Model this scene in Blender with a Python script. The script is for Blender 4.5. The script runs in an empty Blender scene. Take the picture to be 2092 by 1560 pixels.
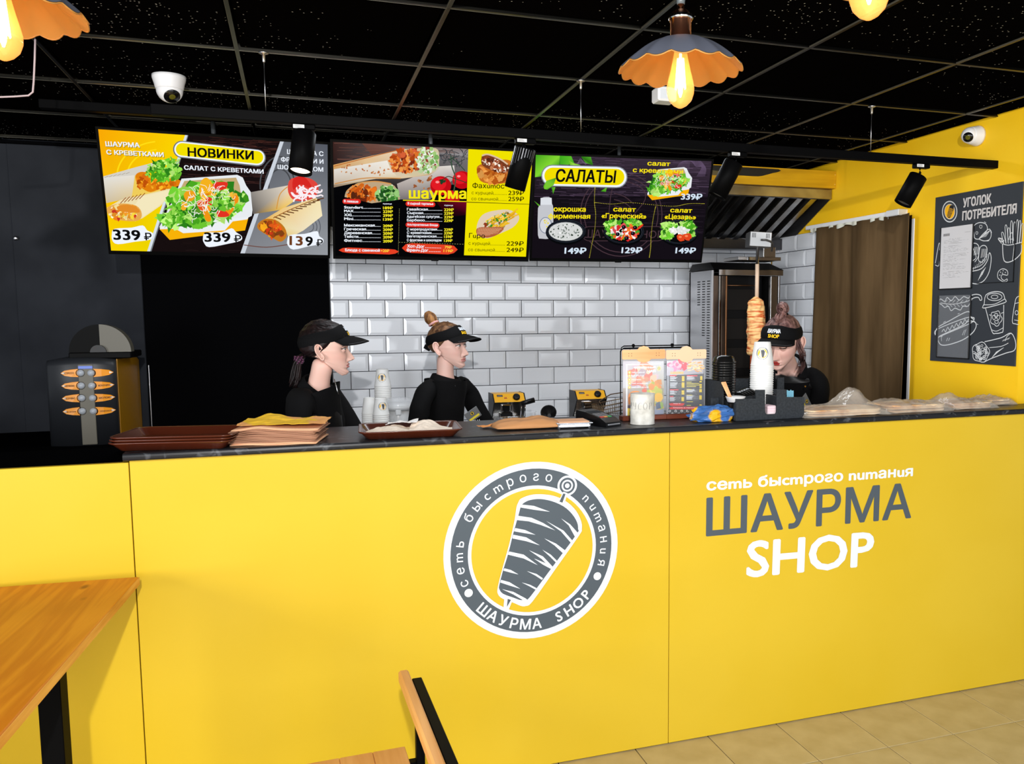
import bpy, bmesh, math, random
from mathutils import Vector, Matrix, Euler, noise
random.seed(7)
PI = math.pi
sc = bpy.context.scene
COL = sc.collection

# ------------------------------------------------------------------ camera
F_PX, CX, CY = 1737.76, 1195.444, 814.140
RX, RY, RZ = -0.0972466, 0.0046376, -0.3256751
CAMH = 1.61045
CAMR = Matrix.Rotation(RZ, 3, 'Z') @ Matrix.Rotation(RX, 3, 'X') @ Matrix.Rotation(RY, 3, 'Y')
cam_d = bpy.data.cameras.new('camera'); cam = bpy.data.objects.new('camera', cam_d); COL.objects.link(cam)
right, fwd, up = CAMR.col[0], CAMR.col[1], CAMR.col[2]
M4 = Matrix.Identity(4)
for i in range(3):
    M4[i][0] = right[i]; M4[i][1] = up[i]; M4[i][2] = -fwd[i]
M4.translation = Vector((0, 0, CAMH))
cam.matrix_world = M4
cam_d.sensor_fit = 'HORIZONTAL'; cam_d.sensor_width = 36.0
cam_d.lens = F_PX * 36.0 / 2092.0
cam_d.shift_x = (1046.0 - CX) / 2092.0
cam_d.shift_y = (CY - 780.0) / 2092.0
cam_d.clip_start = 0.05; cam_d.clip_end = 60
sc.camera = cam

# ------------------------------------------------------------------ light
sc.view_settings.view_transform = 'Standard'; sc.view_settings.look = 'None'
sc.view_settings.exposure = 0.0; sc.view_settings.gamma = 1.0
sc.view_settings.use_curve_mapping = False
w = bpy.data.worlds.new('daylight'); sc.world = w; w.use_nodes = True
bg = w.node_tree.nodes['Background']; bg.inputs[0].default_value = (0.86, 0.93, 1.0, 1); bg.inputs[1].default_value = 0.5
def area(name, loc, rot, sx, sy, power, color):
    d = bpy.data.lights.new(name, 'AREA'); d.shape = 'RECTANGLE'; d.size = sx; d.size_y = sy
    d.energy = power; d.color = color
    o = bpy.data.objects.new(name, d); o.location = loc; o.rotation_euler = rot; COL.objects.link(o); return o
# daylight through the shop front behind the camera
area('shop_front_daylight', (1.5, -3.4, 1.45), (math.radians(90), 0, 0), 6.5, 2.0, 165, (0.93, 0.96, 1.0))
area('left_side_fill', (-3.7, -1.6, 1.45), (math.radians(90), 0, math.radians(-90)), 4.0, 1.9, 330, (0.95, 0.97, 1.0))  # added fill from the left, lifts the yellow right wall
# the photographer's flash, held just above the camera
d = bpy.data.lights.new('flash', 'POINT'); d.energy = 400; d.shadow_soft_size = 0.03; d.color = (1.0, 0.985, 0.97)
o = bpy.data.objects.new('flash', d); o.location = (-0.10, -0.95, 2.38); COL.objects.link(o)
area('kitchen_fill', (1.2, 3.75, 2.47), (0, 0, 0), 2.2, 0.25, 22, (0.9, 0.95, 1.0))  # added fill above the kitchen, lifts the tiles and the worktop items
area('room_fill', (0.6, 0.2, 2.47), (0, 0, 0), 2.4, 0.5, 16, (1.0, 0.97, 0.93))  # added fill over the room, lifts worktop items, floor and table top

# ------------------------------------------------------------------ pixel -> room
def ray(x, y):
    return CAMR @ Vector(((x - CX) / F_PX, 1.0, -(y - CY) / F_PX))
CAMP = Vector((0, 0, CAMH))
def at_y(x, y, Y):
    d = ray(x, y); return CAMP + d * (Y / d.y)
def at_x(x, y, X):
    d = ray(x, y); return CAMP + d * (X / d.x)
def at_z(x, y, Z):
    d = ray(x, y); return CAMP + d * ((Z - CAMH) / d.z)
def at_plane(x, y, O, N):
    d = ray(x, y); return CAMP + d * ((O - CAMP).dot(N) / d.dot(N))

# ------------------------------------------------------------------ colours and materials
def s2l(c):
    return c / 12.92 if c <= 0.04045 else ((c + 0.055) / 1.055) ** 2.4
def rgb(r, g, b):
    return (s2l(r / 255), s2l(g / 255), s2l(b / 255), 1.0)
MATS = {}
def mat(name, col=(0.5, 0.5, 0.5, 1), rough=0.5, metal=0.0, spec=0.5, emit=None, es=0.0, trans=0.0, alpha=1.0, ior=1.45, coat=0.0, sss=0.0):
    if name in MATS: return MATS[name]
    m = bpy.data.materials.new(name); m.use_nodes = True
    b = m.node_tree.nodes['Principled BSDF']
    if len(col) == 3: col = (*col, 1)
    b.inputs['Base Color'].default_value = col; b.inputs['Roughness'].default_value = rough
    b.inputs['Metallic'].default_value = metal; b.inputs['Specular IOR Level'].default_value = spec
    b.inputs['Transmission Weight'].default_value = trans; b.inputs['Alpha'].default_value = alpha
    b.inputs['IOR'].default_value = ior; b.inputs['Coat Weight'].default_value = coat
    if sss: b.inputs['Subsurface Weight'].default_value = sss; b.inputs['Subsurface Radius'].default_value = (0.01, 0.004, 0.002)
    if emit: b.inputs['Emission Color'].default_value = emit; b.inputs['Emission Strength'].default_value = es
    m.diffuse_color = col
    MATS[name] = m; return m
def nodes(m):
    nt = m.node_tree; return nt, nt.nodes['Principled BSDF'], nt.nodes.new, nt.links.new
def noise_col(m, c1, c2, scale=(5, 5, 5), detail=4, lo=0.35, hi=0.65, dist=0.0, kind='noise', bump=0.0, coord='Object', rough=None):
    nt, b, N, L = nodes(m)
    tc = N('ShaderNodeTexCoord'); mp = N('ShaderNodeMapping'); mp.inputs['Scale'].default_value = scale
    L(tc.outputs[coord], mp.inputs['Vector'])
    if kind == 'noise':
        t = N('ShaderNodeTexNoise'); t.inputs['Scale'].default_value = 1; t.inputs['Detail'].default_value = detail; t.inputs['Distortion'].default_value = dist
        out = t.outputs['Fac']
    elif kind == 'wave':
        t = N('ShaderNodeTexWave'); t.inputs['Scale'].default_value = 1; t.inputs['Detail'].default_value = detail; t.inputs['Distortion'].default_value = dist
        out = t.outputs['Fac']
    else:
        t = N('ShaderNodeTexVoronoi'); t.inputs['Scale'].default_value = 1; out = t.outputs['Distance']
    L(mp.outputs[0], t.inputs['Vector'])
    r = N('ShaderNodeValToRGB'); r.color_ramp.elements[0].position = lo; r.color_ramp.elements[0].color = c1
    r.color_ramp.elements[1].position = hi; r.color_ramp.elements[1].color = c2
    L(out, r.inputs[0]); L(r.outputs[0], b.inputs['Base Color'])
    if bump:
        bp = N('ShaderNodeBump'); bp.inputs['Strength'].default_value = bump; bp.inputs['Distance'].default_value = 0.002
        L(out, bp.inputs['Height']); L(bp.outputs[0], b.inputs['Normal'])
    return m
def attr_mat(name, emission=False, strength=1.0, rough=0.5, spec=0.4):
    if name in MATS: return MATS[name]
    m = bpy.data.materials.new(name); m.use_nodes = True
    nt, b, N, L = nodes(m)
    a = N('ShaderNodeAttribute'); a.attribute_name = 'print'
    if emission:
        e = N('ShaderNodeEmission'); e.inputs[1].default_value = strength; L(a.outputs['Color'], e.inputs[0])
        nt.nodes.remove(b); L(e.outputs[0], nt.nodes['Material Output'].inputs[0])
    else:
        L(a.outputs['Color'], b.inputs['Base Color']); b.inputs['Roughness'].default_value = rough; b.inputs['Specular IOR Level'].default_value = spec
    MATS[name] = m; return m
def leaf_bump(m, scale, strength, dist=0.003, detail=3):
    nt, b, N, L = nodes(m)
    tc = N('ShaderNodeTexCoord'); t = N('ShaderNodeTexNoise'); t.inputs['Scale'].default_value = scale; t.inputs['Detail'].default_value = detail
    L(tc.outputs['Object'], t.inputs['Vector'])
    bp = N('ShaderNodeBump'); bp.inputs['Strength'].default_value = strength; bp.inputs['Distance'].default_value = dist
    L(t.outputs['Fac'], bp.inputs['Height']); L(bp.outputs[0], b.inputs['Normal']); return m

# ------------------------------------------------------------------ mesh builder
class MB:
    def __init__(s): s.v = []; s.f = []; s.m = []; s.s = []
    def add(s, vs, fs, m=0, smooth=False, M=None):
        o = len(s.v)
        for p in vs:
            p = Vector(p)
            s.v.append(M @ p if M is not None else p)
        for f in fs:
            s.f.append([i + o for i in f]); s.m.append(m); s.s.append(smooth)
        return s
    def box(s, a, b, m=0, bev=0.0, M=None):
        x0, y0, z0 = a; x1, y1, z1 = b
        if bev <= 0:
            vs = [(x0,y0,z0),(x1,y0,z0),(x1,y1,z0),(x0,y1,z0),(x0,y0,z1),(x1,y0,z1),(x1,y1,z1),(x0,y1,z1)]
            fs = [(0,3,2,1),(4,5,6,7),(0,1,5,4),(1,2,6,5),(2,3,7,6),(3,0,4,7)]
            return s.add(vs, fs, m, False, M)
        c = Vector(((x0+x1)/2, (y0+y1)/2, (z0+z1)/2)); h = Vector((abs(x1-x0)/2, abs(y1-y0)/2, abs(z1-z0)/2))
        bev = min(bev, min(h) * 0.95)
        vs = []; idx = {}
        for sx in (-1, 1):
            for sy in (-1, 1):
                for sz in (-1, 1):
                    for ax in range(3):
                        p = [h[0]-bev, h[1]-bev, h[2]-bev]; p[ax] = h[ax]
                        idx[(sx, sy, sz, ax)] = len(vs)
                        vs.append(c + Vector((p[0]*sx, p[1]*sy, p[2]*sz)))
        fs = []
        for ax in range(3):
            o = [i for i in range(3) if i != ax]
            for sg in (-1, 1):
                q = []
                for a_, b_ in ((-1,-1),(1,-1),(1,1),(-1,1)):
                    k = [0,0,0]; k[ax] = sg; k[o[0]] = a_; k[o[1]] = b_; q.append(idx[(*k, ax)])
                fs.append(q)
        for ax in range(3):
            o = [i for i in range(3) if i != ax]
            for a_ in (-1, 1):
                for b_ in (-1, 1):
                    k0 = [0,0,0]; k1 = [0,0,0]; k0[o[0]] = k1[o[0]] = a_; k0[o[1]] = k1[o[1]] = b_; k0[ax] = -1; k1[ax] = 1
                    fs.append([idx[(*k0, o[0])], idx[(*k1, o[0])], idx[(*k1, o[1])], idx[(*k0, o[1])]])
        for sx in (-1, 1):
            for sy in (-1, 1):
                for sz in (-1, 1):
                    fs.append([idx[(sx,sy,sz,0)], idx[(sx,sy,sz,1)], idx[(sx,sy,sz,2)]])
        return s.add(vs, fs, m, False, M)
    def rings(s, rs, m=0, cap0=True, cap1=True, smooth=True, closed=True):
        """rs: list of rings (lists of points, equal count)"""
        o = len(s.v); n = len(rs[0])
        for r in rs: s.v.extend(Vector(p) for p in r)
        for i in range(len(rs)-1):
            for j in range(n if closed else n-1):
                a = o+i*n+j; b = o+i*n+(j+1) % n
                s.f.append([a, b, b+n, a+n]); s.m.append(m); s.s.append(smooth)
        if cap0: s.f.append([o+j for j in range(n)][::-1]); s.m.append(m); s.s.append(False)
        if cap1: s.f.append([o+(len(rs)-1)*n+j for j in range(n)]); s.m.append(m); s.s.append(False)
        return s
    def lathe(s, prof, c=(0,0,0), n=24, m=0, axis=None, smooth=True, cap0=True, cap1=True):
        c = Vector(c); M = Matrix.Identity(3)
        if axis is not None: M = Vector(axis).normalized().to_track_quat('Z', 'Y').to_matrix()
        rs = [[c + M @ Vector((r*math.cos(2*PI*j/n), r*math.sin(2*PI*j/n), z)) for j in range(n)] for r, z in prof]
        return s.rings(rs, m, cap0, cap1, smooth)
    def cyl(s, a, b, r0, r1=None, n=16, m=0, smooth=True):
        a = Vector(a); b = Vector(b); r1 = r0 if r1 is None else r1
        return s.lathe([(r0, 0), (r1, (b-a).length)], a, n, m, b-a, smooth)
    def tube(s, pts, r, n=8, m=0, caps=True):
        pts = [Vector(p) for p in pts]; rs = []
        up_ = Vector((0.013, 0.021, 1))
        for i, p in enumerate(pts):
            d = (pts[min(i+1, len(pts)-1)] - pts[max(i-1, 0)])
            if d.length < 1e-9: d = Vector((0, 0, 1))
            d.normalize(); a = d.cross(up_)
            if a.length < 0.05: a = d.cross(Vector((1, 0.1, 0)))
            a.normalize(); b = d.cross(a); rr = r[i] if isinstance(r, (list, tuple)) else r
            rs.append([p + (a*math.cos(2*PI*j/n) + b*math.sin(2*PI*j/n))*rr for j in range(n)])
        return s.rings(rs, m, caps, caps)
    def prism(s, poly, z0, z1, m=0, M=None):
        n = len(poly)
        vs = [(x, y, z0) for x, y in poly] + [(x, y, z1) for x, y in poly]
        fs = [list(range(n))[::-1], list(range(n, 2*n))] + [[i, (i+1) % n, n+(i+1) % n, n+i] for i in range(n)]
        return s.add(vs, fs, m, False, M)
    def grid(s, fn, nu, nv, m=0, smooth=True):
        o = len(s.v)
        for i in range(nu+1):
            for j in range(nv+1): s.v.append(Vector(fn(i/nu, j/nv)))
        for i in range(nu):
            for j in range(nv):
                a = o+i*(nv+1)+j; s.f.append([a, a+nv+1, a+nv+2, a+1]); s.m.append(m); s.s.append(smooth)
        return s
    def mesh(s, name, mats):
        me = bpy.data.meshes.new(name); me.from_pydata([tuple(v) for v in s.v], [], s.f)
        for m_ in (mats if isinstance(mats, (list, tuple)) else [mats]): me.materials.append(m_)
        me.polygons.foreach_set('material_index', s.m); me.polygons.foreach_set('use_smooth', s.s)
        me.update(); return me
    def obj(s, name, mats, parent=None):
        """vertices are in world space; the object's origin stays with its parent"""
        org = parent.matrix_world.translation if parent else None
        if parent is not None:
            inv = wm(parent).inverted(); s.v = [inv @ v for v in s.v]
        return link(name, s.mesh(name, mats), parent)
WM = {}
def wm(o): return WM.get(o.name, Matrix.Identity(4))
def link(name, data, parent=None, M=None):
    o = bpy.data.objects.new(name, data); COL.objects.link(o)
    M = M or Matrix.Identity(4)
    if parent is not None:
        o.parent = parent; WM[o.name] = wm(parent) @ M
    else: WM[o.name] = M
    o.matrix_basis = M
    return o
def thing(name, label, cat, loc=(0, 0, 0), group=None, rotz=0.0):
    M = Matrix.Translation(Vector(loc)) @ Matrix.Rotation(rotz, 4, 'Z')
    o = link(name, None, None, M); o.empty_display_size = 0.05
    o['label'] = label; o['category'] = cat
    if group: o['group'] = group
    return o
def tag(o, label, cat, group=None):
    o['label'] = label; o['category'] = cat
    if group: o['group'] = group
    return o
def struct(name, mb, mats):
    o = mb.obj(name, mats); o['kind'] = 'structure'; return o
def recalc(me):
    bm = bmesh.new(); bm.from_mesh(me); bmesh.ops.recalc_face_normals(bm, faces=bm.faces); bm.to_mesh(me); bm.free()
def copy_tree(o, M, label=None, group=None):
    c = o.copy(); COL.objects.link(c); c.matrix_basis = M; WM[c.name] = M
    if label: c['label'] = label
    if group: c['group'] = group
    for ch in [k for k in ALLOBJ() if k.parent == o]:
        copy_child(ch, c)
    return c
def ALLOBJ(): return list(COL.objects)
def copy_child(ch, par):
    d = ch.copy(); COL.objects.link(d); d.parent = par; WM[d.name] = wm(par) @ ch.matrix_basis
    for g in [k for k in ALLOBJ() if k.parent == ch]: copy_child(g, d)

# ------------------------------------------------------------------ flat print
GL = {}
def fill_loops(P, E):
    """non-zero winding fill of outline edges, as trapezoids (font outlines overlap themselves)"""
    ys = set(round(p[1], 6) for p in P); ed = []
    for a, b in E:
        (x0, y0), (x1, y1) = P[a], P[b]
        if abs(y0-y1) < 1e-7: continue
        ed.append((x0, y0, x1, y1, 1) if y0 < y1 else (x1, y1, x0, y0, -1))
    for i in range(len(ed)):
        a = ed[i]
        for j in range(i+1, len(ed)):
            b = ed[j]; lo = max(a[1], b[1]); hi = min(a[3], b[3])
            if hi-lo < 1e-6: continue
            fa = lambda y, e: e[0]+(e[2]-e[0])*(y-e[1])/(e[3]-e[1])
            d0 = fa(lo, a)-fa(lo, b); d1 = fa(hi, a)-fa(hi, b)
            if d0*d1 < -1e-12: ys.add(round(lo+(hi-lo)*d0/(d0-d1), 6))
    ys = sorted(ys); vs = []; fs = []; prev = {}
    for y0, y1 in zip(ys, ys[1:]):
        if y1-y0 < 2e-6: continue
        ym = (y0+y1)/2; cr = []
        for k, e in enumerate(ed):
            if e[1] <= ym < e[3]: cr.append((e[0]+(e[2]-e[0])*(ym-e[1])/(e[3]-e[1]), k, e[4]))
        cr.sort(); w_ = 0; cur = {}; start = None
        X = lambda k, y: ed[k][0]+(ed[k][2]-ed[k][0])*(y-ed[k][1])/(ed[k][3]-ed[k][1])
        for x, k, d_ in cr:
            if w_ == 0: start = k
            w_ += d_
            if w_ == 0 and start is not None:
                key = (start, k)
                if key in prev:
                    o = prev[key]; vs[o+2] = (X(k, y1), y1, 0.0); vs[o+3] = (X(start, y1), y1, 0.0)
                else:
                    o = len(vs); vs += [(X(start, y0), y0, 0.0), (X(k, y0), y0, 0.0), (X(k, y1), y1, 0.0), (X(start, y1), y1, 0.0)]; fs.append([o, o+1, o+2, o+3])
                cur[key] = o
        prev = cur
    return vs, fs
CH_GL = {}
def glyph(s, bold):
    k = (s, bold)
    if k in GL: return GL[k]
    cu = bpy.data.curves.new('t', 'FONT'); cu.body = s; cu.size = 1; cu.resolution_u = 3; cu.fill_mode = 'NONE'
    ob = bpy.data.objects.new('t', cu)
    me = bpy.data.meshes.new_from_object(ob)
    P = [(v.co[0], v.co[1]) for v in me.vertices]; E = [tuple(e.vertices) for e in me.edges]
    bpy.data.objects.remove(ob); bpy.data.curves.remove(cu); bpy.data.meshes.remove(me)
    # loops, then letters (loops whose x ranges meet)
    loops = []; par = list(range(len(P)))
    def find(a):
        while par[a] != a: par[a] = par[par[a]]; a = par[a]
        return a
    for a, b in E: par[find(a)] = find(b)
    grp = {}
    for a, b in E: grp.setdefault(find(a), []).append((a, b))
    L = sorted(([min(P[a][0] for a, _ in g), max(P[a][0] for a, _ in g), g] for g in grp.values()), key=lambda q: q[0])
    cl = []
    for x0, x1, g in L:
        if cl and x0 < cl[-1][1]: cl[-1][1] = max(cl[-1][1], x1); cl[-1][2] = cl[-1][2]+g
        else: cl.append([x0, x1, list(g)])
    vs = []; fs = []
    for x0, x1, g in cl:
        # orientation: walk every loop in the order its edges are stored
        a_, b_ = fill_loops(P, orient(P, g)); o = len(vs); vs += a_; fs += [[i+o for i in f] for f in b_]
    if bold > 0:                                   # heavier weight: the same glyphs laid over themselves, slightly spread
        v0, f0 = vs, fs; vs = []; fs = []; n_ = 8 if bold_fine[0] else 4
        for a in range(n_):
            t_ = a*2*PI/n_+(0 if n_ == 8 else PI/4); dx, dy = bold*math.cos(t_)*(1 if n_ == 8 else 1.25), bold*math.sin(t_)*0.85; o = len(vs)
            vs = vs + [(x+dx, y+dy, q_+a*0.11) for x, y, q_ in v0]; fs = fs + [[i+o for i in f] for f in f0]
    GL[k] = (vs, fs); return GL[k]
bold_fine = [True]
def orient(P, g):
    return g
CAPH = [None]
def smooth_line(pts, n=6, closed=False):
    P = [Vector((p[0], p[1])) for p in pts]; out = []; m = len(P)
    rng = range(m if closed else m-1)
    for i in rng:
        p0 = P[(i-1) % m] if (closed or i > 0) else P[0]; p1 = P[i]; p2 = P[(i+1) % m]
        p3 = P[(i+2) % m] if (closed or i+2 < m) else P[-1]
        for k in range(n):
            t = k/n
            out.append(0.5*((2*p1)+(p2-p0)*t+(2*p0-5*p1+4*p2-p3)*t*t+(3*p1-p0-3*p2+p3)*t**3))
    if not closed: out.append(P[-1])
    return [(q.x, q.y) for q in out]
class Print:
    """flat artwork on the plane (O, U, V); authored in photo pixels via zoom frame (zs, zx, zy)"""
    def __init__(s, O, U, V, zoom=(1, 0, 0), step=2e-5, bold0=0.0):
        s.O = Vector(O); s.U = Vector(U).normalized(); s.V = Vector(V).normalized(); s.N = s.U.cross(s.V)
        s.z = zoom; s.step = step; s.h = step
        s.v = []; s.f = []; s.c = []
    def q(s, x, y):
        X, Y = s.z[1]+x*s.z[0], s.z[2]+y*s.z[0]
        P = at_plane(X, Y, s.O, s.N) - s.O
        return (P.dot(s.U), P.dot(s.V))
    def raw(s, uv, faces, cols, h=None):
        o = len(s.v); h = s.h if h is None else h
        for a in uv: s.v.append(s.O + s.U*a[0] + s.V*a[1] + s.N*(h+(a[2]*s.step if len(a) > 2 else 0)))
        for f in faces: s.f.append([i+o for i in f])
        if isinstance(cols, tuple): cols = [cols]*len(uv)
        s.c.extend(cols)
    def up(s, k=1.0): s.h += s.step*k
    def poly(s, pts, col, local=False):
        uv = pts if local else [s.q(*p) for p in pts]
        if not local: pass
        s.raw(uv, [list(range(len(uv)))], col if not isinstance(col, list) else col); s.up()
    def stroke(s, pts, w, col, closed=False, n=5, local=False, taper=False):
        """w in zoom px (or metres when local)"""
        pts = smooth_line(pts, n, closed) if n > 1 else pts
        uv = pts if local else [s.q(*p) for p in pts]
        if not local:
            a = s.q(*pts[0]); b = s.q(pts[0][0]+10, pts[0][1]); c = s.q(pts[0][0], pts[0][1]+10)
            w = w*(abs(b[0]-a[0])+abs(c[1]-a[1]))/20
        L = []; R = []; m = len(uv)
        for i in range(m):
            if closed: d = (uv[(i+1) % m][0]-uv[i-1][0], uv[(i+1) % m][1]-uv[i-1][1])
            else: d = (uv[min(i+1, m-1)][0]-uv[max(i-1, 0)][0], uv[min(i+1, m-1)][1]-uv[max(i-1, 0)][1])
            l = math.hypot(*d) or 1e-9; nx, ny = -d[1]/l, d[0]/l
            k = w/2*(1.0 if not taper else max(0.15, math.sin(PI*(i+0.5)/m)))
            L.append((uv[i][0]+nx*k, uv[i][1]+ny*k)); R.append((uv[i][0]-nx*k, uv[i][1]-ny*k))
        n_ = m if closed else m-1
        s.raw(L+R, [[i, (i+1) % m, m+(i+1) % m, m+i] for i in range(n_)], col); s.up()
    def text(s, t, p0, p1, hgt, col, bold=0.0, shear=0.0, box=False):
        """baseline p0 -> p1 (pixel frame); hgt = cap height in zoom px"""
        A = s.q(*p0); B = s.q(*p1); H = s.q(p0[0], p0[1]-hgt); h = math.hypot(H[0]-A[0], H[1]-A[1])
        s.text_uv(t, A, B, h, col, bold, shear)
    def text_uv(s, t, A, B, h, col, bold=0.0, shear=0.0):
        vs, fs = glyph(t, bold)
        if not vs: return
        x0 = min(v[0] for v in vs); x1 = max(v[0] for v in vs)
        L = math.hypot(B[0]-A[0], B[1]-A[1]); ux, uy = (B[0]-A[0])/L, (B[1]-A[1])/L
        sx = L/(x1-x0); sy = h/0.73
        s.raw([(A[0]+ux*(v[0]-x0)*sx - uy*v[1]*sy + shear*v[1]*sy*ux, A[1]+uy*(v[0]-x0)*sx + ux*v[1]*sy, v[2]) for v in vs], fs, col); s.up()
    def arc_text(s, t, c, R, h, a0, a1, col, bold=0.0, inward=False):
        """letters on a circle (metres, degrees, clockwise from a0 to a1; inward = baseline outside)"""
        n = len(t)
        for i, ch in enumerate(t):
            if ch == ' ': continue
            a = math.radians(a0 + (a1-a0)*(i+0.5)/n)
            vs, fs = glyph(ch, bold); xm = (min(v[0] for v in vs)+max(v[0] for v in vs))/2; k = h/0.73
            er = (math.cos(a), math.sin(a)); et = (math.sin(a), -math.cos(a))
            if inward: er = (-er[0], -er[1]); et = (-et[0], -et[1])
            s.raw([(c[0]+math.cos(a)*R + (v[0]-xm)*k*et[0] + v[1]*k*er[0], c[1]+math.sin(a)*R + (v[0]-xm)*k*et[1] + v[1]*k*er[1], v[2]) for v in vs], fs, col)
        s.up()
    def disc(s, c, r, col, r0=0.0, n=72, local=True, ry=None):
        ry = r if ry is None else ry
        o = [(c[0]+r*math.cos(2*PI*i/n), c[1]+ry*math.sin(2*PI*i/n)) for i in range(n)]
        if r0 <= 0: s.raw(o, [list(range(n))], col)
        else:
            k = r0/r; i_ = [(c[0]+(p[0]-c[0])*k, c[1]+(p[1]-c[1])*k) for p in o]
            s.raw(o+i_, [[i, (i+1) % n, n+(i+1) % n, n+i] for i in range(n)], col)
        s.up()
    def ell(s, cx, cy, rx, ry, col, ang=0.0, n=24, wob=0.0, cols=None):
        ca, sa = math.cos(math.radians(ang)), math.sin(math.radians(ang)); pts = []
        ph = random.random()*9
        for i in range(n):
            t = 2*PI*i/n; k = 1+wob*(noise.noise(Vector((math.cos(t)*1.7+ph, math.sin(t)*1.7, ph)))*2)
            x, y = rx*k*math.cos(t), ry*k*math.sin(t); pts.append((cx+x*ca-y*sa, cy+x*sa+y*ca))
        s.poly(pts, cols if cols else col)
    def pill(s, x0, y0, x1, y1, r, col, n=10):
        """capsule between two end centres, radius r (px)"""
        a = math.atan2(y1-y0, x1-x0); pts = []
        for i in range(n+1):
            t = a+PI/2+PI*i/n; pts.append((x0+r*math.cos(t), y0+r*math.sin(t)))
        for i in range(n+1):
            t = a-PI/2+PI*i/n; pts.append((x1+r*math.cos(t), y1+r*math.sin(t)))
        s.poly(pts, col)
    def bits(s, cx, cy, rx, ry, n, cols, sz, ang=0.0, wob=0.5, asp=1.0):
        ca, sa = math.cos(math.radians(ang)), math.sin(math.radians(ang)); keep = s.step; s.step = keep*0.12
        for _ in range(n):
            r = math.sqrt(random.random()); t = random.random()*2*PI; x, y = rx*r*math.cos(t), ry*r*math.sin(t)
            k = sz*(0.55+0.9*random.random()); c = random.choice(cols); f = 0.8+0.4*random.random()
            c = tuple(min(1, q*f) for q in c[:3])+(1,)
            s.ell(cx+x*ca-y*sa, cy+x*sa+y*ca, k*asp, k*(0.5+0.5*random.random()), c, random.random()*180, 9, wob)
        s.step = keep; s.up()
    def leaves(s, cx, cy, rx, ry, n, sz, ang=0.0, greens=None):
        G = greens or [rgb(70,160,30), rgb(110,200,50), rgb(150,220,80), rgb(40,120,25), rgb(185,235,120)]
        s.bits(cx, cy, rx, ry, n, G, sz, ang, 0.95)
    def threads(s, cx, cy, rx, ry, n, ln, col, w):
        keep = s.step; s.step = keep*0.12
        for _ in range(n):
            r = math.sqrt(random.random()); t = random.random()*2*PI; x, y = cx+rx*r*math.cos(t), cy+ry*r*math.sin(t)
            a = random.random()*2*PI; p = [(x, y)]
            for k in range(4):
                a += random.uniform(-0.9, 0.9); p.append((p[-1][0]+ln/4*math.cos(a), p[-1][1]+ln/4*math.sin(a)))
            s.stroke(p, w, col, n=2)
        s.step = keep; s.up()
    def obj(s, name, m, parent):
        inv = wm(parent).inverted() if parent else Matrix.Identity(4)
        me = bpy.data.meshes.new(name); me.from_pydata([tuple(inv @ v) for v in s.v], [], s.f)
        ca = me.color_attributes.new('print', 'FLOAT_COLOR', 'POINT')
        flat = []
        for c in s.c: flat.extend(c if len(c) == 4 else (*c, 1))
        ca.data.foreach_set('color', flat); me.materials.append(m); me.update()
        return link(name, me, parent)
WH = rgb(240, 246, 255); BK = (0.004, 0.004, 0.004, 1)

# ================================================================== THE ROOM
XR, YB, ZC = 3.0165, 5.024, 2.490           # right wall, back wall, ceiling
YC = 2.811                                   # front of the counter
M_black = mat('black_paint', (0.0025, 0.0025, 0.003), 0.8, spec=0.0)
M_grey_wall = noise_col(mat('charcoal_wall_paint', (0.02, 0.022, 0.027), 0.7, spec=0.25), (0.017, 0.019, 0.024, 1), (0.028, 0.031, 0.038, 1), (3, 3, 3), 4)
M_grey_wall.node_tree.nodes['Principled BSDF'].inputs['Specular IOR Level'].default_value = 0.1
M_yellow_wall = noise_col(mat('yellow_wall_paint', rgb(245, 195, 20), 0.55, spec=0.25), rgb(246, 190, 14), rgb(252, 204, 34), (2.5, 2.5, 2.5), 5, 0.3, 0.7)
M_grout = mat('dark_grout', (0.012, 0.014, 0.018), 0.8)
M_tile = leaf_bump(mat('white_glazed_tile', rgb(228, 231, 236), 0.07, spec=0.5), 7, 0.04, 0.003, 1)
M_white = mat('white_plastic', rgb(232, 232, 232), 0.35)
M_steel = leaf_bump(mat('brushed_steel', (0.50, 0.50, 0.51), 0.3, 1.0), 14, 0.05)
M_steel2 = mat('polished_steel', (0.62, 0.60, 0.58), 0.14, 1.0)
M_chrome = mat('chrome', (0.85, 0.85, 0.86), 0.07, 1.0)
M_bp = mat('black_plastic', (0.004, 0.004, 0.0045), 0.32, spec=0.3)
M_bm = mat('black_metal', (0.002, 0.002, 0.0022), 0.5, 0.0, spec=0.04)
M_wire = mat('steel_wire', (0.6, 0.6, 0.62), 0.3, 1.0)

# floor: slab with square tiles laid in front of the counter
mb = MB().box((-4.2, -4.5, -0.1), (5.2, YB+0.3, -0.009))
M_fgrout = mat('brown_floor_grout', (0.014, 0.009, 0.005), 0.95)
floor = struct('floor', mb, M_fgrout)
M_ftile = noise_col(mat('beige_floor_tile', rgb(190, 165, 105), 0.45), rgb(188, 168, 118), rgb(208, 190, 142), (9, 9, 9), 6, 0.3, 0.7)
noise_fine = M_ftile
t_ = MB().box((-0.1479, -0.1479, -0.008), (0.1479, 0.1479, 0.0), bev=0.0008)
ftile = t_.mesh('floor_tile', M_ftile)
n_t = 0
for j in range(-6, 8):
    for i in range(-9, 11):
        x = 1.1424 + 0.3*i + 0.15; y = YC - 0.2916 + 0.3*(1-j) - 0.15
        if y > YC+0.1 or y < 0.2 or x < -1.6: continue
        link('tile', ftile, floor, Matrix.Translation((x, y, 0))); n_t += 1
big = MB().box((-4.2, -4.5, -0.008), (5.2, 0.105, 0.0)); big.obj('tile_field', M_ftile, floor)

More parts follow.
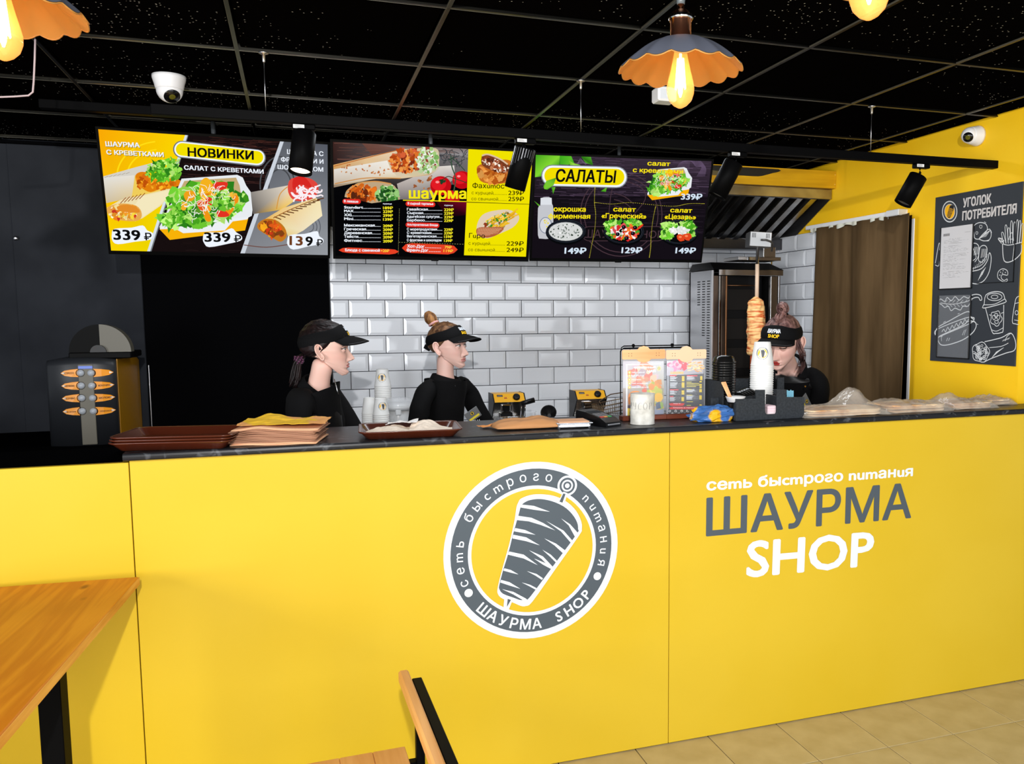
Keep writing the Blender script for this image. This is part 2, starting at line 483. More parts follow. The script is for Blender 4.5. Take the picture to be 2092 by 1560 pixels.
# ceiling: black lay-in panels on a T-bar grid
mb = MB().box((-4.2, -4.5, ZC+0.05), (5.2, YB+0.3, ZC+0.12))
ceiling = struct('ceiling', mb, M_black)
M_cpan = mat('black_mineral_fibre_panel', (0.010, 0.009, 0.009), 0.6, spec=0.0)
nt, b, N, L = nodes(M_cpan)
tc = N('ShaderNodeTexCoord'); mp = N('ShaderNodeMapping'); L(tc.outputs['Object'], mp.inputs[0]); mp.inputs['Scale'].default_value = (1, 1, 1)
oi = N('ShaderNodeObjectInfo'); va = N('ShaderNodeVectorMath'); va.operation = 'ADD'
L(mp.outputs[0], va.inputs[0]); L(oi.outputs['Location'], va.inputs[1])
vo = N('ShaderNodeTexVoronoi'); vo.inputs['Scale'].default_value = 95; vo.inputs['Randomness'].default_value = 1; L(va.outputs[0], vo.inputs['Vector'])
no = N('ShaderNodeTexNoise'); no.inputs['Scale'].default_value = 1.1; no.inputs['Detail'].default_value = 3; L(va.outputs[0], no.inputs['Vector'])
r1 = N('ShaderNodeMapRange'); r1.inputs['From Min'].default_value = 0.44; r1.inputs['From Max'].default_value = 0.70; r1.inputs['To Min'].default_value = 0.0; r1.inputs['To Max'].default_value = 0.26
L(no.outputs['Fac'], r1.inputs['Value'])
sep = N('ShaderNodeSeparateColor'); L(vo.outputs['Color'], sep.inputs[0])
gt = N('ShaderNodeMath'); gt.operation = 'LESS_THAN'; L(sep.outputs[0], gt.inputs[0]); L(r1.outputs[0], gt.inputs[1])
dd = N('ShaderNodeMath'); dd.operation = 'LESS_THAN'; L(vo.outputs['Distance'], dd.inputs[0]); dd.inputs[1].default_value = 0.23
mu = N('ShaderNodeMath'); mu.operation = 'MULTIPLY'; L(gt.outputs[0], mu.inputs[0]); L(dd.outputs[0], mu.inputs[1])
mx = N('ShaderNodeMix'); mx.data_type = 'RGBA'; mx.inputs[6].default_value = (0.0018, 0.0015, 0.0015, 1); mx.inputs[7].default_value = (0.42, 0.41, 0.39, 1)
L(mu.outputs[0], mx.inputs[0]); L(mx.outputs[2], b.inputs['Base Color'])
M_tbar = noise_col(mat('black_t_bar', (0.01, 0.01, 0.01), 0.32, 1.0), (0.02, 0.019, 0.016, 1), (0.12, 0.11, 0.08, 1), (1.6, 1.6, 40), 5, 0.5, 0.8)
M_tbar_edge = mat('bar_edge_glint', (0.13, 0.12, 0.09), 0.35, 0.6)  # pale edge colour painted in for reflections along the bars
GX, GY = 0.4457, 2.5263
pan = MB().box((-0.288, -0.288, 0), (0.288, 0.288, 0.014), bev=0.002).mesh('ceiling_panel', M_cpan)
pan_e = MB().box((-0.06, -0.288, 0), (0.06, 0.288, 0.014), bev=0.002)
for i in range(-5, 5):
    for j in range(-4, 5):
        x = GX+0.6*i+0.3; y = GY+0.6*j+0.3
        if x-0.3 > XR: continue
        if y > YB:
            if x+0.3 < XR: MB().box((x-0.288, GY+2.412, ZC+0.007), (x+0.288, YB-0.004, ZC+0.02), 0, 0.002).obj('panel', M_cpan, ceiling)
            continue
        if x+0.3 > XR-0.0:
            ww = (XR-0.012-(x-0.288))
            m2 = MB().box((0, -0.288, 0), (ww, 0.288, 0.014), bev=0.002).mesh('ceiling_panel', M_cpan)
            link('panel', m2, ceiling, Matrix.Translation((x-0.288, y, ZC+0.006+random.uniform(0, .003))))
        else:
            T = Matrix.Translation((x, y, ZC+0.006+random.uniform(0, .003))) @ Matrix.Rotation(random.uniform(-.006, .006), 4, 'X')
            link('panel', pan, ceiling, T)
def tbar(a, b, wdt=0.012):
    d = (Vector(b)-Vector(a)); L_ = d.length
    m_ = MB().box((0, -wdt/2, 0), (L_, wdt/2, 0.004), 0).box((0, -0.0015, 0.004), (L_, 0.0015, 0.03), 0)
    m_.box((0, wdt/2-0.0006, -0.0006), (L_, wdt/2+0.0008, 0.0045), 1)
    M = Matrix.Translation(a) @ Matrix.Rotation(math.atan2(d.y, d.x), 4, 'Z')
    link('grid_bar', m_.mesh('grid_bar', [M_tbar, M_tbar_edge]), ceiling, M)
for j in range(-4, 5):
    y = GY+0.6*j
    if y < YB: tbar((-2.6, y, ZC), (XR, y, ZC))
for i in range(-5, 5):
    x = GX+0.6*i
    if x < XR: tbar((x, 0.1, ZC-0.0006), (x, YB, ZC-0.0006))
MB().box((-4.2, -4.5, ZC), (5.2, 0.08, ZC+0.01)).obj('panel_field', M_cpan, ceiling)

# back wall : charcoal piece, black doorway, tiled piece
XT = 0.184                                   # left edge of the tiles
mb = MB().box((-4.2, YB+0.012, 0), (-0.762, YB+0.25, ZC+0.05), 0).box((-0.762, YB+0.012, 2.14), (XT, YB+0.25, ZC+0.05), 1)
mb.box((XT, YB+0.012, 0), (5.2, YB+0.25, ZC+0.05), 2)
wall_back = struct('wall_back', mb, [M_grey_wall, M_black, M_grout])
MB().box((-1.335, YB-0.006, 0.0), (-0.762, YB+0.012, 2.475), 0, 0.003).obj('painted_panel', M_grey_wall, wall_back)
MB().box((-1.45, YB-0.02, 2.476), (-0.76, YB+0.012, ZC), 0, 0.002).obj('cornice', M_black, wall_back)
MB().lathe([(0, 0), (0.012, 0.002), (0.012, 0.012), (0.004, 0.016)], (0, 0, 0), 12).obj('bolt_head', M_wire, wall_back)
bolt = COL.objects['bolt_head']; bolt.matrix_basis = Matrix.Translation((-1.318, YB-0.006, 2.01)) @ Matrix.Rotation(PI/2, 4, 'X')
# dark room behind the doorway
mb = MB().box((-1.4, YB+1.3, 0), (0.9, YB+1.4, ZC)).box((-1.5, YB+0.25, 0), (-1.4, YB+1.4, ZC)).box((0.9, YB+0.25, 0), (1.0, YB+1.4, ZC)).box((-1.5, YB+0.25, ZC), (1.0, YB+1.4, ZC+0.05)).box((-1.5, YB+0.25, -0.1), (1.0, YB+1.4, 0))
struct('wall_passage', mb, M_black)
d1 = MB().box((-0.758, YB-0.002, 0), (XT-0.006, YB+0.03, 2.13), 0, 0.002)
d1.box((-0.752, YB-0.012, 0.03), (-0.749, YB-0.002, 1.36), 1)
struct('door_1', d1, [M_black, M_wire])
# metro tiles
TW, TH = 0.202, 0.102
def metro(wd, hg):
    t = 0.0095; b = min(0.016, wd*0.4); g = 0.0020
    m_ = MB(); x1 = wd/2-g; z1 = hg/2-g; xi = x1-b; zi = z1-b
    vs = [(-x1,0,-z1),(x1,0,-z1),(x1,0,z1),(-x1,0,z1),(-x1,-t*.45,-z1),(x1,-t*.45,-z1),(x1,-t*.45,z1),(-x1,-t*.45,z1),(-xi,-t,-zi),(xi,-t,-zi),(xi,-t,zi),(-xi,-t,zi)]
    fs = [(0,1,5,4),(1,2,6,5),(2,3,7,6),(3,0,4,7),(4,5,9,8),(5,6,10,9),(6,7,11,10),(7,4,8,11),(8,9,10,11)]
    return m_.add(vs, fs).mesh('metro_tile', M_tile)
metro_cache = {}
def put_tile(x0, x1, z0, z1, par, M):
    wd, hg = round(x1-x0, 4), round(z1-z0, 4)
    if wd < 0.02 or hg < 0.012: return
    if (wd, hg) not in metro_cache: metro_cache[(wd, hg)] = metro(wd, hg)
    J = Matrix.Rotation(random.uniform(-.0035, .0035), 4, 'Z') @ Matrix.Rotation(random.uniform(-.004, .004), 4, 'X')
    link('tile', metro_cache[(wd, hg)], par, M @ Matrix.Translation(((x0+x1)/2, 0, (z0+z1)/2)) @ J)
X0, Z0 = 0.2847, 1.9097
Mb = Matrix.Translation((0, YB+0.010, 0))
for j in range(-2, 10):
    z1 = Z0-TH*j; z0 = z1-TH
    off = 0.0 if j % 2 == 0 else TW/2
    k = -2
    while True:
        x0 = X0+off+TW*k; x1 = x0+TW; k += 1
        if x0 >= XR-0.01: break
        x0 = max(x0, XT); x1 = min(x1, XR-0.004)
        if x1 > x0: put_tile(x0, x1, z0, z1, wall_back, Mb)
MB().box((XT-0.004, YB-0.004, 0), (XT, YB+0.02, 2.2)).obj('tile_trim', M_grout, wall_back)
MB().box((XT, YB+0.001, Z0-10*TH-0.9), (XR, YB+0.012, Z0-10*TH)).obj('splash_board', M_steel, wall_back)

# right wall with the kitchen doorway
DY0, DY1, DZ = 3.668, 4.500, 2.118
mb = MB()
mb.box((XR, 2.945, 0), (XR+0.12, DY0, ZC+0.05), 0).box((XR, DY0, DZ), (XR+0.12, DY1, ZC+0.05), 0).box((XR, DY1, 0), (XR+0.12, YB+0.25, ZC+0.05), 0)
wall_right = struct('wall_right', mb, M_yellow_wall)
Mr = Matrix.Translation((XR, YB, 0)) @ Matrix.Rotation(-PI/2, 4, 'Z')      # local x runs towards the camera
MB().box((XR-0.0012, DY1, 0.9), (XR, YB, Z0+2*TH)).obj('grout_bed', M_grout, wall_right)
Mr = Matrix.Translation((XR-0.001, YB, 0)) @ Matrix.Rotation(-PI/2, 4, 'Z')
for j in range(-2, 9):
    z1 = Z0-TH*j; z0 = z1-TH
    k = -1
    while True:
        y0 = 0.095+TW*k - (0.0 if j % 2 == 0 else TW/2); y1 = y0+TW; k += 1
        if y0 > YB-DY1: break
        y0 = max(y0, 0.004); y1 = min(y1, YB-DY1-0.002)
        if y1 > y0: put_tile(y0, y1, z0, z1, wall_right, Mr)
# far end of the wall: pale strip standing in for the slit of light, and what lies beyond the doorway
jm = MB().box((XR-0.004, DY0-0.022, 0.6), (XR+0.02, DY0-0.002, DZ-0.02), 0, 0.002)
struct('light_slit_1', jm, mat('pale_light_slit', rgb(226, 229, 232), 0.5))
mb = MB().box((XR+1.2, 3.2, 0), (XR+1.3, 5.3, ZC)).box((XR+0.12, 5.3, 0), (XR+1.3, 5.4, ZC)).box((XR+0.12, 3.1, 0), (XR+1.3, 3.2, ZC))
struct('wall_store', mb, M_black)

# ------------------------------------------------------------------ service counter
M_counter = noise_col(mat('yellow_laminate', rgb(255, 213, 30), 0.38, spec=0.35), rgb(206, 172, 32), rgb(211, 178, 44), (1.2, 1.2, 1.2), 3)
counter = thing('service_counter', 'long yellow laminate service counter with grey and white kebab logos', 'counter', (0, YC, 0))
p_left = MB().box((-3.4, YC, 0.004), (-0.4895, YC+0.02, 1.181), 0, 0.001).obj('front_panel', M_counter, counter)
p_mid = MB().box((-0.4865, YC-0.001, 0.004), (1.2730, YC+0.02, 1.188), 0, 0.001).obj('front_panel', M_counter, counter)
p_right = MB().box((1.2755, YC-0.001, 0.004), (3.9, YC+0.02, 1.188), 0, 0.001).obj('front_panel', M_counter, counter)
MB().box((-3.4, YC+0.021, 0.0), (3.9, 3.18, 1.165), 0).obj('carcass', M_bp, counter)
MB().box((-3.4, YC+0.021, 1.166), (-0.505, 3.18, 1.178), 0).obj('black_shelf_top', M_black, counter)
# logo (flat vinyl on the middle panel)
Lg = Print((0, YC-0.0014, 0), (1, 0, 0), (0, 0, 1), (0.26282, 880, 920), step=0.00022)
GR = rgb(72, 82, 91); LW = rgb(222, 229, 238)
c0 = (0.7555, 0.795); R0 = 0.3140
Lg.disc(c0, R0, LW, 0.2190); Lg.disc(c0, R0-0.0235, GR, 0.2310)
YL = rgb(254, 209, 30)
Lg.arc_text('сеmь быcmроƨо', c0, 0.2475, 0.0345, 205.6, 71.9, LW, 0.003)
Lg.arc_text('numанuя', c0, 0.2475, 0.0345, 46.2, -19.5, LW, 0.003)
Lg.arc_text('ШАУРМА SHOP', c0, 0.2800, 0.0370, 222.2, 322.0, LW, 0.022, True)
for a in (208.5, -26.0):
    a = math.radians(a); Lg.disc((c0[0]+0.2625*math.cos(a), c0[1]+0.2625*math.sin(a)), 0.0145, LW, n=24)
# skewer ring
e_ = Lg.q(1060, 272); Lg.disc(e_, 0.036, LW, n=32); Lg.disc(e_, 0.0285, GR, 0.021, 32); Lg.disc(e_, 0.0150, GR, 0.0085, 24)
# meat cone : white outline, grey body, white cuts
body = [(700,372),(770,345),(850,338),(960,352),(1060,400),(1130,470),(1168,550),(1172,610),(1150,660),(960,930),(790,1170),(740,1205),(700,1205),(640,1180),(560,1150),(522,1115),(520,1060),(560,900),(610,720),(650,540),(665,440),(680,400)]
Lg.poly(smooth_line(body, 3, True), LW)
Lg.poly([(990,395),(1030,318),(1062,330),(1040,402),(1020,440)], LW)
Lg.poly([(570,1150),(635,1160),(600,1245),(562,1240)], LW)
Lg.poly([(998,396),(1028,332),(1046,336),(1022,404)], GR)
Lg.poly([(596,1150),(622,1158),(590,1214)], GR)
inner = [(730,400),(775,382),(850,375),(940,392),(1030,432),(1095,490),(1135,555),(1143,610),(1130,650),(945,900),(770,1135),(740,1150),(700,1160),(640,1140),(560,1110),(532,1075),(532,1040),(560,930),(600,800),(640,640),(680,500),(700,430)]
Lg.poly(smooth_line(inner, 3, True), GR)
for c_ in ([(708,418),(800,428),(925,474),(800,458),(695,440)], [(678,505),(780,520),(870,560),(965,618),(850,575),(760,548),(668,538)],
           [(655,600),(730,615),(812,652),(730,640),(645,625)], [(640,652),(740,672),(845,734),(740,702),(632,680)],
           [(608,782),(720,806),(830,888),(720,836),(598,806)], [(570,912),(620,925),(680,960),(620,946),(562,930)],
           [(545,1002),(610,1020),(695,1072),(610,1046),(538,1022)], [(1143,640),(1080,570),(1012,526),(1070,580),(1125,680)],
           [(1105,705),(1030,620),(895,545),(1010,626),(1090,718)], [(1045,776),(970,720),(880,680),(960,735),(1030,800)],
           [(985,860),(930,806),(865,768),(925,822),(975,872)], [(950,905),(870,820),(762,772),(860,840),(935,918)],
           [(945,902),(880,868),(800,836),(870,884),(930,916)], [(870,990),(820,956),(745,934),(810,968),(862,1002)],
           [(820,1066),(770,1040),(705,1022),(765,1052),(812,1078)], [(740,1148),(640,1095),(552,1074),(640,1115),(715,1160)]):
    Lg.poly(c_, LW); Lg.h -= Lg.step*0.9
lg = Lg.obj('round_logo', attr_mat('vinyl_print', rough=0.45), p_mid); lg['label'] = 'round grey and white kebab emblem'
Lt = Print((0, YC-0.0014, 0), (1, 0, 0), (0, 0, 1), (0.23901, 1400, 920), step=0.00022)
Lt.text('сеmь быcmроƨо numанuя', (180, 340), (1945, 215), 95, LW, 0.030)
Lt.text('ШАУРМА', (176, 728), (1930, 570), 318, GR, 0.018)
Lt.text('SHOP', (518, 1078), (1606, 975), 312, LW, 0.024)
lt = Lt.obj('shop_lettering', attr_mat('vinyl_print'), p_right); lt['label'] = 'white and grey shop lettering'
# worktop
M_top = noise_col(mat('black_stone_laminate', (0.02, 0.02, 0.024), 0.34, spec=0.25), (0.014, 0.015, 0.018, 1), (0.11, 0.12, 0.135, 1), (22, 22, 22), 8, 0.56, 0.78, 1.2)
wt = MB(); x0, x1 = -0.499, 3.9
prof = [(3.20, 1.1885), (2.790, 1.1885), (2.7835, 1.1905), (2.7805, 1.195), (2.780, 1.201), (2.7815, 1.207), (2.785, 1.2105), (2.791, 1.212), (3.20, 1.212)]
wt.rings([[(x, y, z) for y, z in prof] for x in (x0, x1)], 0, True, True, False)
worktop = tag(wt.obj('worktop', M_top), 'black speckled worktop on top of the yellow counter', 'worktop')

# ================================================================== MENU SCREENS
bold_fine[0] = False
M_screen = attr_mat('screen_picture', True, 1.0)
M_bezel = mat('screen_bezel', (0.002, 0.002, 0.002), 0.35, spec=0.06)
TVS = [((-0.307, 4.311, 2.164), 0.341, 0.053), ((0.658, 4.204, 2.155), 0.337, -0.024), ((1.650, 4.270, 2.168), 0.316, -0.104)]
TVL = ['leftmost menu screen, yellow and grey with salad box and shrimp wraps', 'middle menu screen with kebab price list and yellow right column', 'rightmost menu screen, dark wood with salads and bowls']
def tv_make(k):
    (x, y, z), a, yaw = TVS[k]
    ux = Vector((math.cos(yaw), math.sin(yaw), 0)); n = Vector((-math.sin(yaw), math.cos(yaw), 0))
    upv = -(Vector((0, 0, -math.cos(a))) + n*math.sin(a)); back = ux.cross(upv)*-1
    t = thing('menu_screen', TVL[k], 'screen', (x, y, z), 'menu screens above the counter')
    R = Matrix((ux, -back.normalized()*-1, upv)).transposed().to_4x4()
    M = Matrix.Translation((x, y, z)) @ R           # local x right, y back, z up
    W2, H2 = 0.4705, 0.2645
    mb = MB()
    mb.box((-W2-0.010, 0.004, -H2-0.016), (W2+0.010, 0.028, H2+0.010), 0, 0.003, M)
    mb.box((-0.3, 0.028, -0.2), (0.3, 0.055, 0.12), 0, 0.01, M)
    mb.obj('housing', M_bezel, t)
    fr = MB()
    fr.box((-W2-0.011, -0.003, H2), (W2+0.011, 0.006, H2+0.011), 0, 0, M).box((-W2-0.011, -0.003, -H2-0.017), (W2+0.011, 0.006, -H2), 0, 0, M)
    fr.box((-W2-0.011, -0.003, -H2), (-W2, 0.006, H2), 0, 0, M).box((W2, -0.003, -H2), (W2+0.011, 0.006, H2), 0, 0, M)
    fr.obj('bezel', M_bezel, t)
    MB().box((-0.014, -0.004, -H2-0.021), (0.022, 0.004, -H2-0.012), 0, 0.001, M).obj('sensor_tab', M_bezel, t)
    for sx in (0.0,):
        p = M @ Vector((-0.02, 0.04, H2-0.05)); q_ = Vector((p.x, p.y, ZC))
        MB().cyl(p, q_, 0.010, n=10).obj('ceiling_rod', mat('grey_rod', (0.05, 0.055, 0.06), 0.4), t)
    O = Vector((x, y, z)) ; N_ = ux.cross(upv)
    return t, O + N_*0.0045, ux, upv, M, W2, H2
Y1 = rgb(252, 214, 0); Y2 = rgb(238, 214, 0); OR = rgb(250, 168, 5)
WD = rgb(32, 20, 20)
TORT = [rgb(240, 226, 205), rgb(226, 206, 180)]
def quadgrad(P, pts, cols): P.raw([P.q(*p) for p in pts], [list(range(len(pts)))], cols); P.up()
def local_rect(P, W2, H2, col): 
    x0 = P.O.dot(P.U)*0; P.raw([(-W2, -H2), (W2, -H2), (W2, H2), (-W2, H2)], [[0, 1, 2, 3]], col); P.up()
def woodlines(P, pts, n, base, rng, ln):
    for _ in range(n):
        x = random.uniform(rng[0], rng[2]); y = random.uniform(rng[1], rng[3]); f = random.uniform(0.5, 1.7)
        P.stroke([(x, y), (x+ln*0.5, y+random.uniform(-3, 5)), (x+ln, y+random.uniform(0, 8))], random.uniform(1.5, 4.5), tuple(min(1, c*f) for c in base[:3])+(1,), n=2); P.h -= P.step*0.92
    P.up()
def clipped(P, W2, H2):
    """keep the artwork inside the display"""
    for i, v in enumerate(P.v):
        d = v-P.O; a = max(-W2, min(W2, d.dot(P.U))); b_ = max(-H2, min(H2, d.dot(P.V)))
        P.v[i] = P.O + P.U*a + P.V*b_ + P.N*d.dot(P.N)
def price(P, t, x0, y0, x1, y1, h, col, cloud=None, c1=None):
    if cloud:
        P.poly(smooth_line(cloud, 3, True), WH)
    if c1:
        P.text(t[:2], (x0, y0), (x0+(x1-x0)*0.40, y0+(y1-y0)*0.4), h, c1, 0.03); P.text(t[2:3], (x0+(x1-x0)*0.48, y0+(y1-y0)*0.5), (x0+(x1-x0)*0.70, y0+(y1-y0)*0.7), h, col, 0.03)
    else:
        P.text(t[:3], (x0, y0), (x0+(x1-x0)*0.71, y0+(y1-y0)*0.71), h, col, 0.03)
    P.text(t[3:], (x0+(x1-x0)*0.80, y0+(y1-y0)*0.8), (x1, y1), h*0.72, col, 0.02)
def salad_box(P, f):
    """open white and yellow box with salad; f maps design px -> zoom px"""
    g = lambda L_: [f(*p) for p in L_]
    P.poly(g([(745,500),(1240,465),(1290,490),(1320,560),(1390,660),(1370,830),(1340,845),(560,945),(548,930),(690,640)]), rgb(232, 236, 240))
    P.poly(g([(770,520),(1230,490),(1262,560),(1290,740),(1100,850),(640,900),(600,860),(700,660)]), rgb(196, 170, 120))
    P.poly(g([(548,948),(1340,845),(1310,960),(640,1045)]), rgb(248, 178, 8))
    P.poly(g([(552,935),(1345,838),(1330,862),(1200,880),(1130,960),(760,985),(690,945),(552,950)]), rgb(236, 240, 244))
    k = f(100, 0)[0]-f(0, 0)[0]; k /= 100
    cx, cy = f(960, 720)
    P.leaves(cx, cy, 330*k, 170*k, 150, 42*k)
    cx, cy = f(700, 860); P.leaves(cx, cy, 120*k, 60*k, 40, 40*k)
    cx, cy = f(880, 850); P.leaves(cx, cy, 90*k, 60*k, 30, 38*k)
    cx, cy = f(1000, 700); P.bits(cx, cy, 240*k, 130*k, 30, [rgb(240,140,20), rgb(235,170,40), rgb(225,60,30), rgb(250,190,60), rgb(90,150,40)], 34*k)
    P.poly(smooth_line(g([(915,530),(960,490),(1005,520),(1040,600),(980,630),(905,620)]), 3, True), rgb(245, 178, 30))
    P.poly(smooth_line(g([(1020,560),(1060,530),(1155,535),(1130,600),(1080,610)]), 3, True), rgb(226, 50, 35))
    P.poly(smooth_line(g([(1060,800),(1100,765),(1170,820),(1140,840),(1070,838)]), 3, True), rgb(226, 50, 35))
    P.poly(smooth_line(g([(765,640),(810,600),(870,630),(850,690),(790,700)]), 3, True), rgb(240, 160, 25))
    P.poly(smooth_line(g([(930,770),(970,780),(1005,840),(1000,880),(960,870)]), 3, True), rgb(240, 150, 20))
    P.poly(smooth_line(g([(885,700),(925,690),(960,730),(930,790),(890,750)]), 3, True), rgb(230, 90, 30))
    cx, cy = f(940, 700); P.threads(cx, cy, 250*k, 150*k, 60, 75*k, rgb(245, 245, 235), 5*k)
    cx, cy = f(1130, 690); P.leaves(cx, cy, 110*k, 70*k, 26, 28*k)
    cx, cy = f(990, 640); P.threads(cx, cy, 200*k, 90*k, 18, 60*k, rgb(250, 250, 245), 5*k)
# --- left screen
t, O, U, V, M, W2, H2 = tv_make(0)
P = Print(O, U, V, (0.22945, 200, 250), 1.6e-5)
local_rect(P, W2, H2, rgb(22, 14, 15))
for (a, b_, c_) in ((900, 130, 70), (820, 500, 40), (600, 1060, 60)):
    pass
woodlines(P, None, 120, rgb(70, 38, 32), (820, 120, 1560, 330), 120)
woodlines(P, None, 90, rgb(60, 34, 32), (720, 330, 1500, 560), 120)
woodlines(P, None, 70, rgb(34, 22, 22), (500, 900, 1300, 1140), 110)
quadgrad(P, [(0, 50), (790, 95), (440, 1160), (90, 1160)], [OR, Y1, Y2, Y1])
for r in (200, 260): P.stroke([(240+r*1.3*math.cos(t_), 520+r*math.sin(t_)*1.4) for t_ in [PI+0.35*i for i in range(10)]] and [(560+r*1.5*math.cos(a), 480+r*1.2*math.sin(a)) for a in [PI*0.95+0.2*i for i in range(9)]], 12, rgb(255, 222, 20))
quadgrad(P, [(775, 95), (805, 97), (470, 1160), (440, 1160)], [rgb(215, 225, 235)]*4); quadgrad(P, [(797, 95), (805, 97), (478, 1160), (466, 1160)], [rgb(120, 125, 130)]*4)
quadgrad(P, [(1650, 150), (2080, 170), (2080, 1200), (1290, 1200)], [rgb(92, 96, 104), rgb(84, 88, 98), rgb(150, 154, 160), rgb(130, 132, 138)])
for r, c_ in ((120, 66), (160, 74), (90, 70)): P.stroke([(1620+r*1.1*math.cos(a), 560+r*1.6*math.sin(a)) for a in [3.0+0.25*i for i in range(13)]], 12, rgb(c_, c_+2, c_+6))
for r in (70, 40, 100): P.stroke([(1880+r*math.cos(a), 930+r*math.sin(a)*1.1) for a in [-1.2+0.3*i for i in range(10)]], 7, rgb(88, 92, 100))
quadgrad(P, [(1622, 150), (1655, 152), (1310, 1200), (1270, 1200)], [rgb(205, 212, 222)]*4)
P.stroke([(1300, 1090), (1500, 1110), (1700, 1085)], 8, rgb(110, 70, 60))
# wrap with shrimp, upper left
P.poly([(48,480),(330,400),(545,345),(520,380),(420,440),(330,480),(345,560),(300,665),(75,712),(60,600)], rgb(214, 210, 200))
P.raw([P.q(*p) for p in [(50,490),(325,470),(300,668),(75,718)]], [[0,1,2,3]], [rgb(226,224,218), rgb(232,226,214), rgb(222,200,150), rgb(205,190,160)]); P.up()
P.poly([(330,470),(560,560),(650,585),(520,630),(300,668)], rgb(240, 205, 90))
P.poly(smooth_line([(335,470),(380,440),(440,450),(470,500),(560,520),(660,495),(740,520),(735,555),(640,590),(560,590),(470,620),(400,590),(350,540)], 3, True), rgb(226, 128, 12))
P.bits(540, 550, 170, 35, 30, [rgb(240,150,20), rgb(250,175,40), rgb(205,100,10)], 22, 3)
P.bits(390, 520, 50, 60, 14, [rgb(225,110,20), rgb(235,140,30), rgb(190,80,10)], 22)
P.leaves(580, 430, 150, 85, 90, 26); P.leaves(660, 390, 60, 60, 30, 24)
for i in range(6): P.stroke([(60+i*38, 492-i*7), (92+i*38, 478-i*7)], 3, rgb(150, 130, 105), n=1)
# cut wrap, lower left
P.poly([(78,760),(200,690),(420,640),(640,590),(648,640),(560,740),(400,850),(330,880),(360,800),(300,740)], rgb(238, 224, 176))
P.poly([(380,660),(640,600),(640,650),(540,745),(400,840),(385,780),(330,735)], rgb(244, 232, 190))
P.poly(smooth_line([(78,770),(130,735),(230,720),(340,740),(385,790),(385,850),(330,878),(200,870),(110,840)], 3, True), rgb(232, 170, 80))
P.bits(230, 800, 140, 62, 70, [rgb(240,220,150), rgb(225,120,30), rgb(215,60,40), rgb(245,210,60), rgb(250,240,200), rgb(235,150,40)], 20)
P.poly(smooth_line([(170,750),(260,730),(350,760),(370,800),(280,800),(200,790)], 3, True), rgb(228, 140, 40))
for i in range(6): P.stroke([(200+i*34, 720-i*8), (250+i*34, 668-i*8)], 6, rgb(150, 70, 20), n=1)
# salad box
salad_box(P, lambda x, y: (x, y))
# wrap with cream, right
P.raw([P.q(*p) for p in [(1360,620),(1690,560),(1760,690),(1640,775),(1380,815)]], [[0,1,2,3,4]], [rgb(140,135,130), rgb(226,216,200), rgb(246,214,130), rgb(236,190,80), rgb(90,84,80)]); P.up()
P.stroke([(1690, 570), (1620, 640), (1590, 770)], 8, rgb(215, 150, 60))
P.poly(smooth_line([(1690,590),(1720,500),(1860,490),(1950,540),(1960,620),(1900,680),(1790,700),(1720,670)], 3, True), rgb(225, 70, 60))
P.threads(1850, 620, 90, 60, 30, 90, rgb(252, 240, 245), 13); P.poly(smooth_line([(1740,500),(1830,480),(1900,560),(1880,580),(1800,550),(1740,600)], 3, True), rgb(215, 40, 35))
P.raw([P.q(*p) for p in [(1420,900),(1650,760),(1940,670),(1980,700),(1998,830),(1830,960),(1700,1030),(1660,930),(1560,860)]], [list(range(9))], [rgb(228,170,70), rgb(238,200,130), rgb(240,214,150), rgb(244,228,180), rgb(246,232,190), rgb(240,226,190), rgb(230,200,120), rgb(236,220,170), rgb(238,200,120)]); P.up()
for i in range(11): P.stroke([(1570+i*38, 838-i*15), (1632+i*38, 862-i*19)], 9, rgb(95, 50, 14), n=1, taper=False)
P.stroke([(1560, 850), (1700, 780), (1940, 680)], 7, rgb(150, 85, 20))
P.poly(smooth_line([(1420,910),(1480,860),(1580,865),(1660,930),(1680,1010),(1630,1060),(1560,1030),(1440,960)], 3, True), rgb(196, 120, 30))
P.bits(1550, 950, 90, 60, 50, [rgb(225,90,25), rgb(170,70,20), rgb(235,160,30), rgb(200,60,25), rgb(120,60,20)], 22, 30)
# heading pill, words, prices
P.pill(745, 238, 1420, 315, 76, rgb(105, 110, 116)); P.pill(748, 238, 1418, 312, 68, WH); P.pill(750, 238, 1416, 310, 56, rgb(243, 224, 0))
P.text('НОВИНКИ', (800, 300), (1388, 330), 78, BK, 0.035, 0.03)
for s_, a, b_, h in (('ШАУРМА', (70, 210), (375, 222), 42), ('С КРЕВЕТКАМИ', (78, 282), (588, 306), 40)): P.text(s_, (a[0]+5, a[1]+6), (b_[0]+5, b_[1]+6), h, rgb(150, 120, 20), 0.035); P.text(s_, a, b_, h, WH, 0.035)
P.text('САЛАТ С КРЕВЕТКАМИ', (768, 418), (1476, 455), 38, WH, 0.035)
P.text('ШАУРМА С', (1684, 278), (2008, 298), 40, WH, 0.03); P.text('ФРУКТАМИ И', (1630, 345), (2008, 366), 38, WH, 0.03); P.text('ШОКОЛАДОМ', (1600, 412), (2006, 437), 38, WH, 0.03)
price(P, '339₽', 140, 1040, 482, 1048, 92, BK, [(125,990),(150,945),(300,935),(400,915),(440,960),(490,985),(470,1040),(330,1060),(180,1082),(130,1050)])
price(P, '339₽', 950, 1058, 1278, 1062, 84, BK, [(935,1030),(960,980),(1100,975),(1190,940),(1230,975),(1280,1010),(1270,1050),(1150,1080),(990,1108),(945,1070)])
price(P, '139₽', 1705, 1088, 2002, 1100, 84, BK, [(1685,1050),(1710,1000),(1840,990),(1950,965),(1970,1010),(2008,1040),(1990,1080),(1880,1100),(1740,1130),(1690,1090)], rgb(110, 60, 30))
